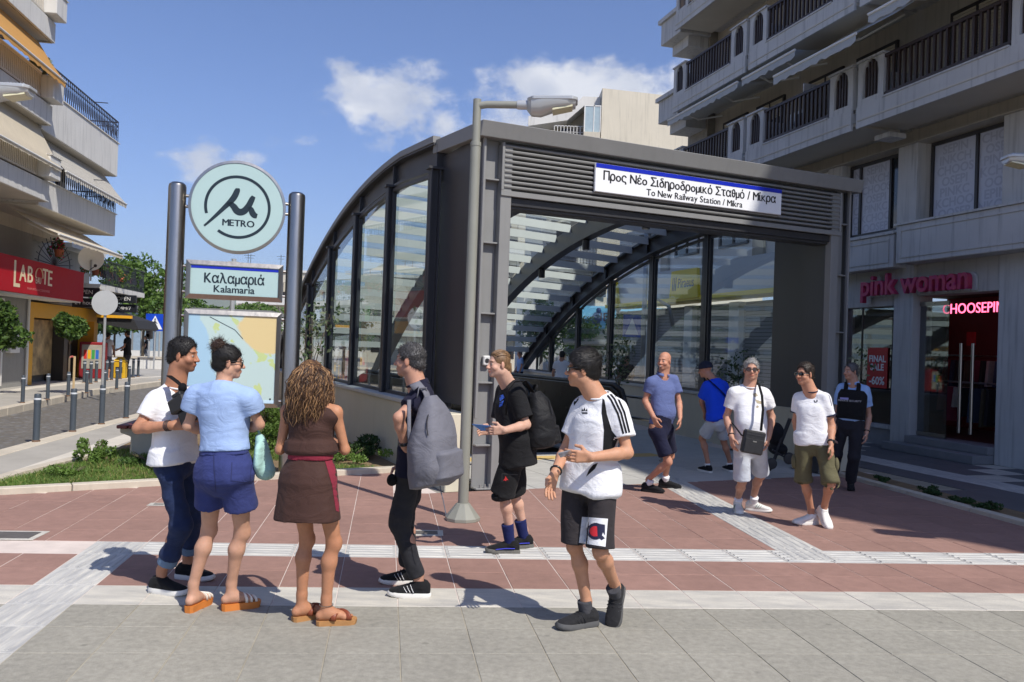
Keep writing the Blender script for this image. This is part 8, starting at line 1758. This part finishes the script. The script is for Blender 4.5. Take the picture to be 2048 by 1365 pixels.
def young_man():
    p = Person('young man in white ringer t-shirt and olive cargo shorts with dark sunglasses',8.42,1.71,skin('tan_g',(198,138,106)),[(1621,1049,193,0),(1654,1056,278,34)],(1625,900,0),[(1595,792,.10),(1653,792,-.07)],(1610,746,.0),(-.86,-.5,-.02),near=False,pel_yaw=250,build=.93)
    p.arm('l',(1664,853,-.05),(1662,888,-.20),(.1,-.25,-.95),(-.5,-.8,0),.45); p.arm('r',(1591,842,.14),(1600,884,.16),(.3,.1,-.9),(-.5,-.5,0),.6); p.body(brow=(.12,.1,.09),stubble=.3)
    sh = p.shirt(m_wht,hem=p.t(889),sleeve=.62,sw=.014,ease=.016,seed=101,amp=.008); p.rib_collar(m_nvy); 
    for j,E in ((p.sr,p.Er),(p.sl,p.El)):
        f = Field(); f.cone(j+(E-j)*.585,j+(E-j)*.632,.067,.0675,k=.003,flat=True); cloth('sleeve_band',f,.006,m_nvy,p.root,3,.0008)
    decal(sh,ribbon_px([(1628,801),(1630,805),(1634,804),(1634,800)],1.1),m_nvy,'chest_emblem',grid=2); decal(sh,ribbon_px([(1650,781),(1659,793),(1664,812)],1.0),mat('grey_tape',lin((150,150,156)),.8),'shoulder_tape')
    ol = fabric('olive_twill',(98,94,70),var=.12); s = p.shorts(ol,frac=p.lf(963),w=(.088,.100),seed=102,top=.12,amp=.006); 
    for kn,hip,R_ in ((p.kr,p.hipr,1),(p.kl,p.hipl,-1)):
        c = hip+(kn-hip)*.55+p.Rp*R_*.088; f = Field(); f.ell(c,(.030,.055,.075),np.array([p.Rp,p.Fp,V3(0,0,1)]),.01); cloth('cargo_pocket',f,.009,ol,s,5,.004)
    p.shoes(m_wshoe,m_wsole,chunky=1.08,sole_t=.034); h = p.hair_shell(m_hbr,.010,seed=9,amp=.004,top=.010); p.hair_strands(m_hbr,1600,.02,5,(0,.4,.5),h,curl=.7,lift=.8); p.sunglasses(m_lensd,m_frm,w=.029,h=.017)
    p.ring_on('l',m_frm,'watch_strap',n=1,th=.010); E,W_ = p.El,p.Wl; d = unit(W_-E); n = unit(V3(.6,-.7,.1)); b = MB(); b.lathe([(.019,0),(.021,.004),(.019,.010),(.0,.011)],16,face_M(tuple(W_-d*.024+n*.034),tuple(np.cross(d,n)),tuple(-d))); b.build('watch_case',mat('watch_dark',(.03,.03,.032),.3,metal=.5),p.root)
def security():
    p = Person('security guard in light blue shirt and black vest standing in the shade',10.9,1.73,skin('tan_h',(196,144,118)),[(1664,974,232,0),(1701,979,250,0)],(1700,854,0),[(1681,772,.10),(1733,776,-.07)],(1702,741,.0),(-.9,-.35,-.05),near=False,pel_yaw=245,build=1.08,belly=.02)
    p.arm('l',(1738,833,.0),(1733,866,-.10),(-.1,-.2,-1),(-.5,-.8,0),.5); p.arm('r',(1674,832,.1),(1668,864,0),(-.1,-.2,-1),(-.5,-.8,0),.5); p.body(brow=(.4,.38,.36),stubble=.2); p.eyes(); lb = fabric('uniform_blue',(150,182,226),var=.04); p.shirt(lb,hem=.02,sleeve=.62,sw=.022,seed=111); polo_collar(p,lb)
    f = p.g_torso(.08,.95,.034,.004); f.ell(p.neck+V3(0,0,.02),(.085,.085,.14),None,.01,True); v = cloth('vest',f,.010,fabric('vest_black',(26,26,28),var=.1),p.root,112,.004); tr = bvh(v)
    for j in (p.sr,p.sl):
        b = MB(); c = p.neck+(j-p.neck)*.52; b.tube([Vector(c+p.Fs*.115-V3(0,0,.13)),Vector(c+p.Fs*.06+V3(0,0,.035)),Vector(c-p.Fs*.05+V3(0,0,.04)),Vector(c-p.Fs*.11-V3(0,0,.13))],.03,8,flat=.25); b.build('vest_strap',m_strapb,p.root,smooth=True)
    mt = mat('badge_lilac',lin((150,146,196)),.6); decal(v,[[(1680,795),(1697,796),(1697,800),(1680,799)]],mt,'name_badge',tree=tr,grid=3)
    me = text_mesh('PRIVATE SECURITY',.034,.001); me.materials.append(mat('badge_white',lin((196,196,200)),.6)); c = p.TA+p.TF[2]*.64*p.TL+p.Fs*.185; me.transform(face_M(tuple(c),tuple(-p.Rs),(0,0,1))); link('vest_lettering',me,v)
    p.trousers(fabric('work_trousers',(44,44,50),var=.08),end=.97,w=(.098,.082,.072),seed=113,top=.16); p.shoes(m_bshoe,m_bshoe,high=.03); h = p.hair_shell(m_hgr,.007,seed=2,amp=.002); p.hair_strands(m_hgr,1500,.02,5,(0,.3,.5),h,curl=.5,lift=.6); p.ring_on('l',m_frm,'watch_strap',n=1,th=.008)
    f = p.g_torso(.10,.15,.020,.0); cloth('belt',f,.010,m_strapb,p.root,2,.0006)
def passer(label, x, Y, H, yaw, top, bot, hairm, z=0.0, long=True, arms=None, stride=0):
    """someone in the background; same figure, coarser"""
    k = H/1.75; X = (x-1024)/F_PX*Y; F = V3(math.cos(R(yaw)),math.sin(R(yaw)),0); Rt = V3(F[1],-F[0],0); B = V3(X,Y,z)
    px = lambda q: (*proj(q),q[1]-Y)
    sr,sl = B+Rt*.175*k+V3(0,0,1.42*k),B-Rt*.175*k+V3(0,0,1.42*k); fr = B+Rt*.09*k+F*stride-V3(0,0,z); fl = B-Rt*.09*k-F*stride-V3(0,0,z)
    p = Person(label,Y,H,skin('tan_g',(198,138,106)),[(*proj(fr),yaw,0),(*proj(fl),yaw,0)],px(B+V3(0,0,.93*k)),[px(sr),px(sl)],px(B+F*.03+V3(0,0,1.63*k)),tuple(F+V3(0,0,-.1)),near=False,far=True,pel_yaw=yaw); p.root.location.z = z*0
    for sd,j,sg in (('r',sr,1),('l',sl,-1)):
        e = j+Rt*sg*.05*k-V3(0,0,.28*k)+F*.02; w = e+(F*.2-V3(0,0,.1) if arms else F*.08-V3(0,0,.22))*k; p.arm(sd,px(e),px(w),tuple(unit(w-e)),tuple(F+V3(0,0,.5)),.5)
    p.body(); p.shirt(top,sleeve=.6,seed=int(x)%50); 
    if long: p.trousers(bot,end=.98)
    else: p.shorts(bot)
    p.shoes(m_bshoe,m_wsole,h=.012); p.hair_shell(hairm,.010)
import time as _t
for fn in (man_camera,woman_blue,woman_brown,man_backpack,boy_black,boy_white,bald_man,cap_boy,man_bag,young_man,security):
    _a = _t.time(); fn(); print(fn.__name__,round(_t.time()-_a,1))
passer('man in black t-shirt looking at his phone by the yellow bin',256,31,1.78,180,m_blk,fabric('dark_trousers',(50,50,56)),m_hdk,.12,arms=True)
passer('person in white top and grey shorts at the yellow shop window',216,30.5,1.68,80,m_wht,fabric('grey_shorts',(120,122,128)),m_hdk,.12,False)
passer('far walker in black crossing behind the zebra sign',293,50,1.72,200,m_blk,fabric('grey_shorts',(120,122,128)),m_hdk,0,True,stride=.18)
passer('man in white t-shirt seen from behind through the station glass',1125,21.8,1.72,80,m_wht,m_nvy,m_hdk,0)
passer('person in light blue shirt far behind the escalator',1042,30,1.66,200,fabric('uniform_blue',(150,182,226)),m_nvy,m_hgr,0)
passer('person in dark clothes behind the right-hand station glazing',1255,22.5,1.66,240,m_blk,m_nvy,m_hdk,0,arms=True)
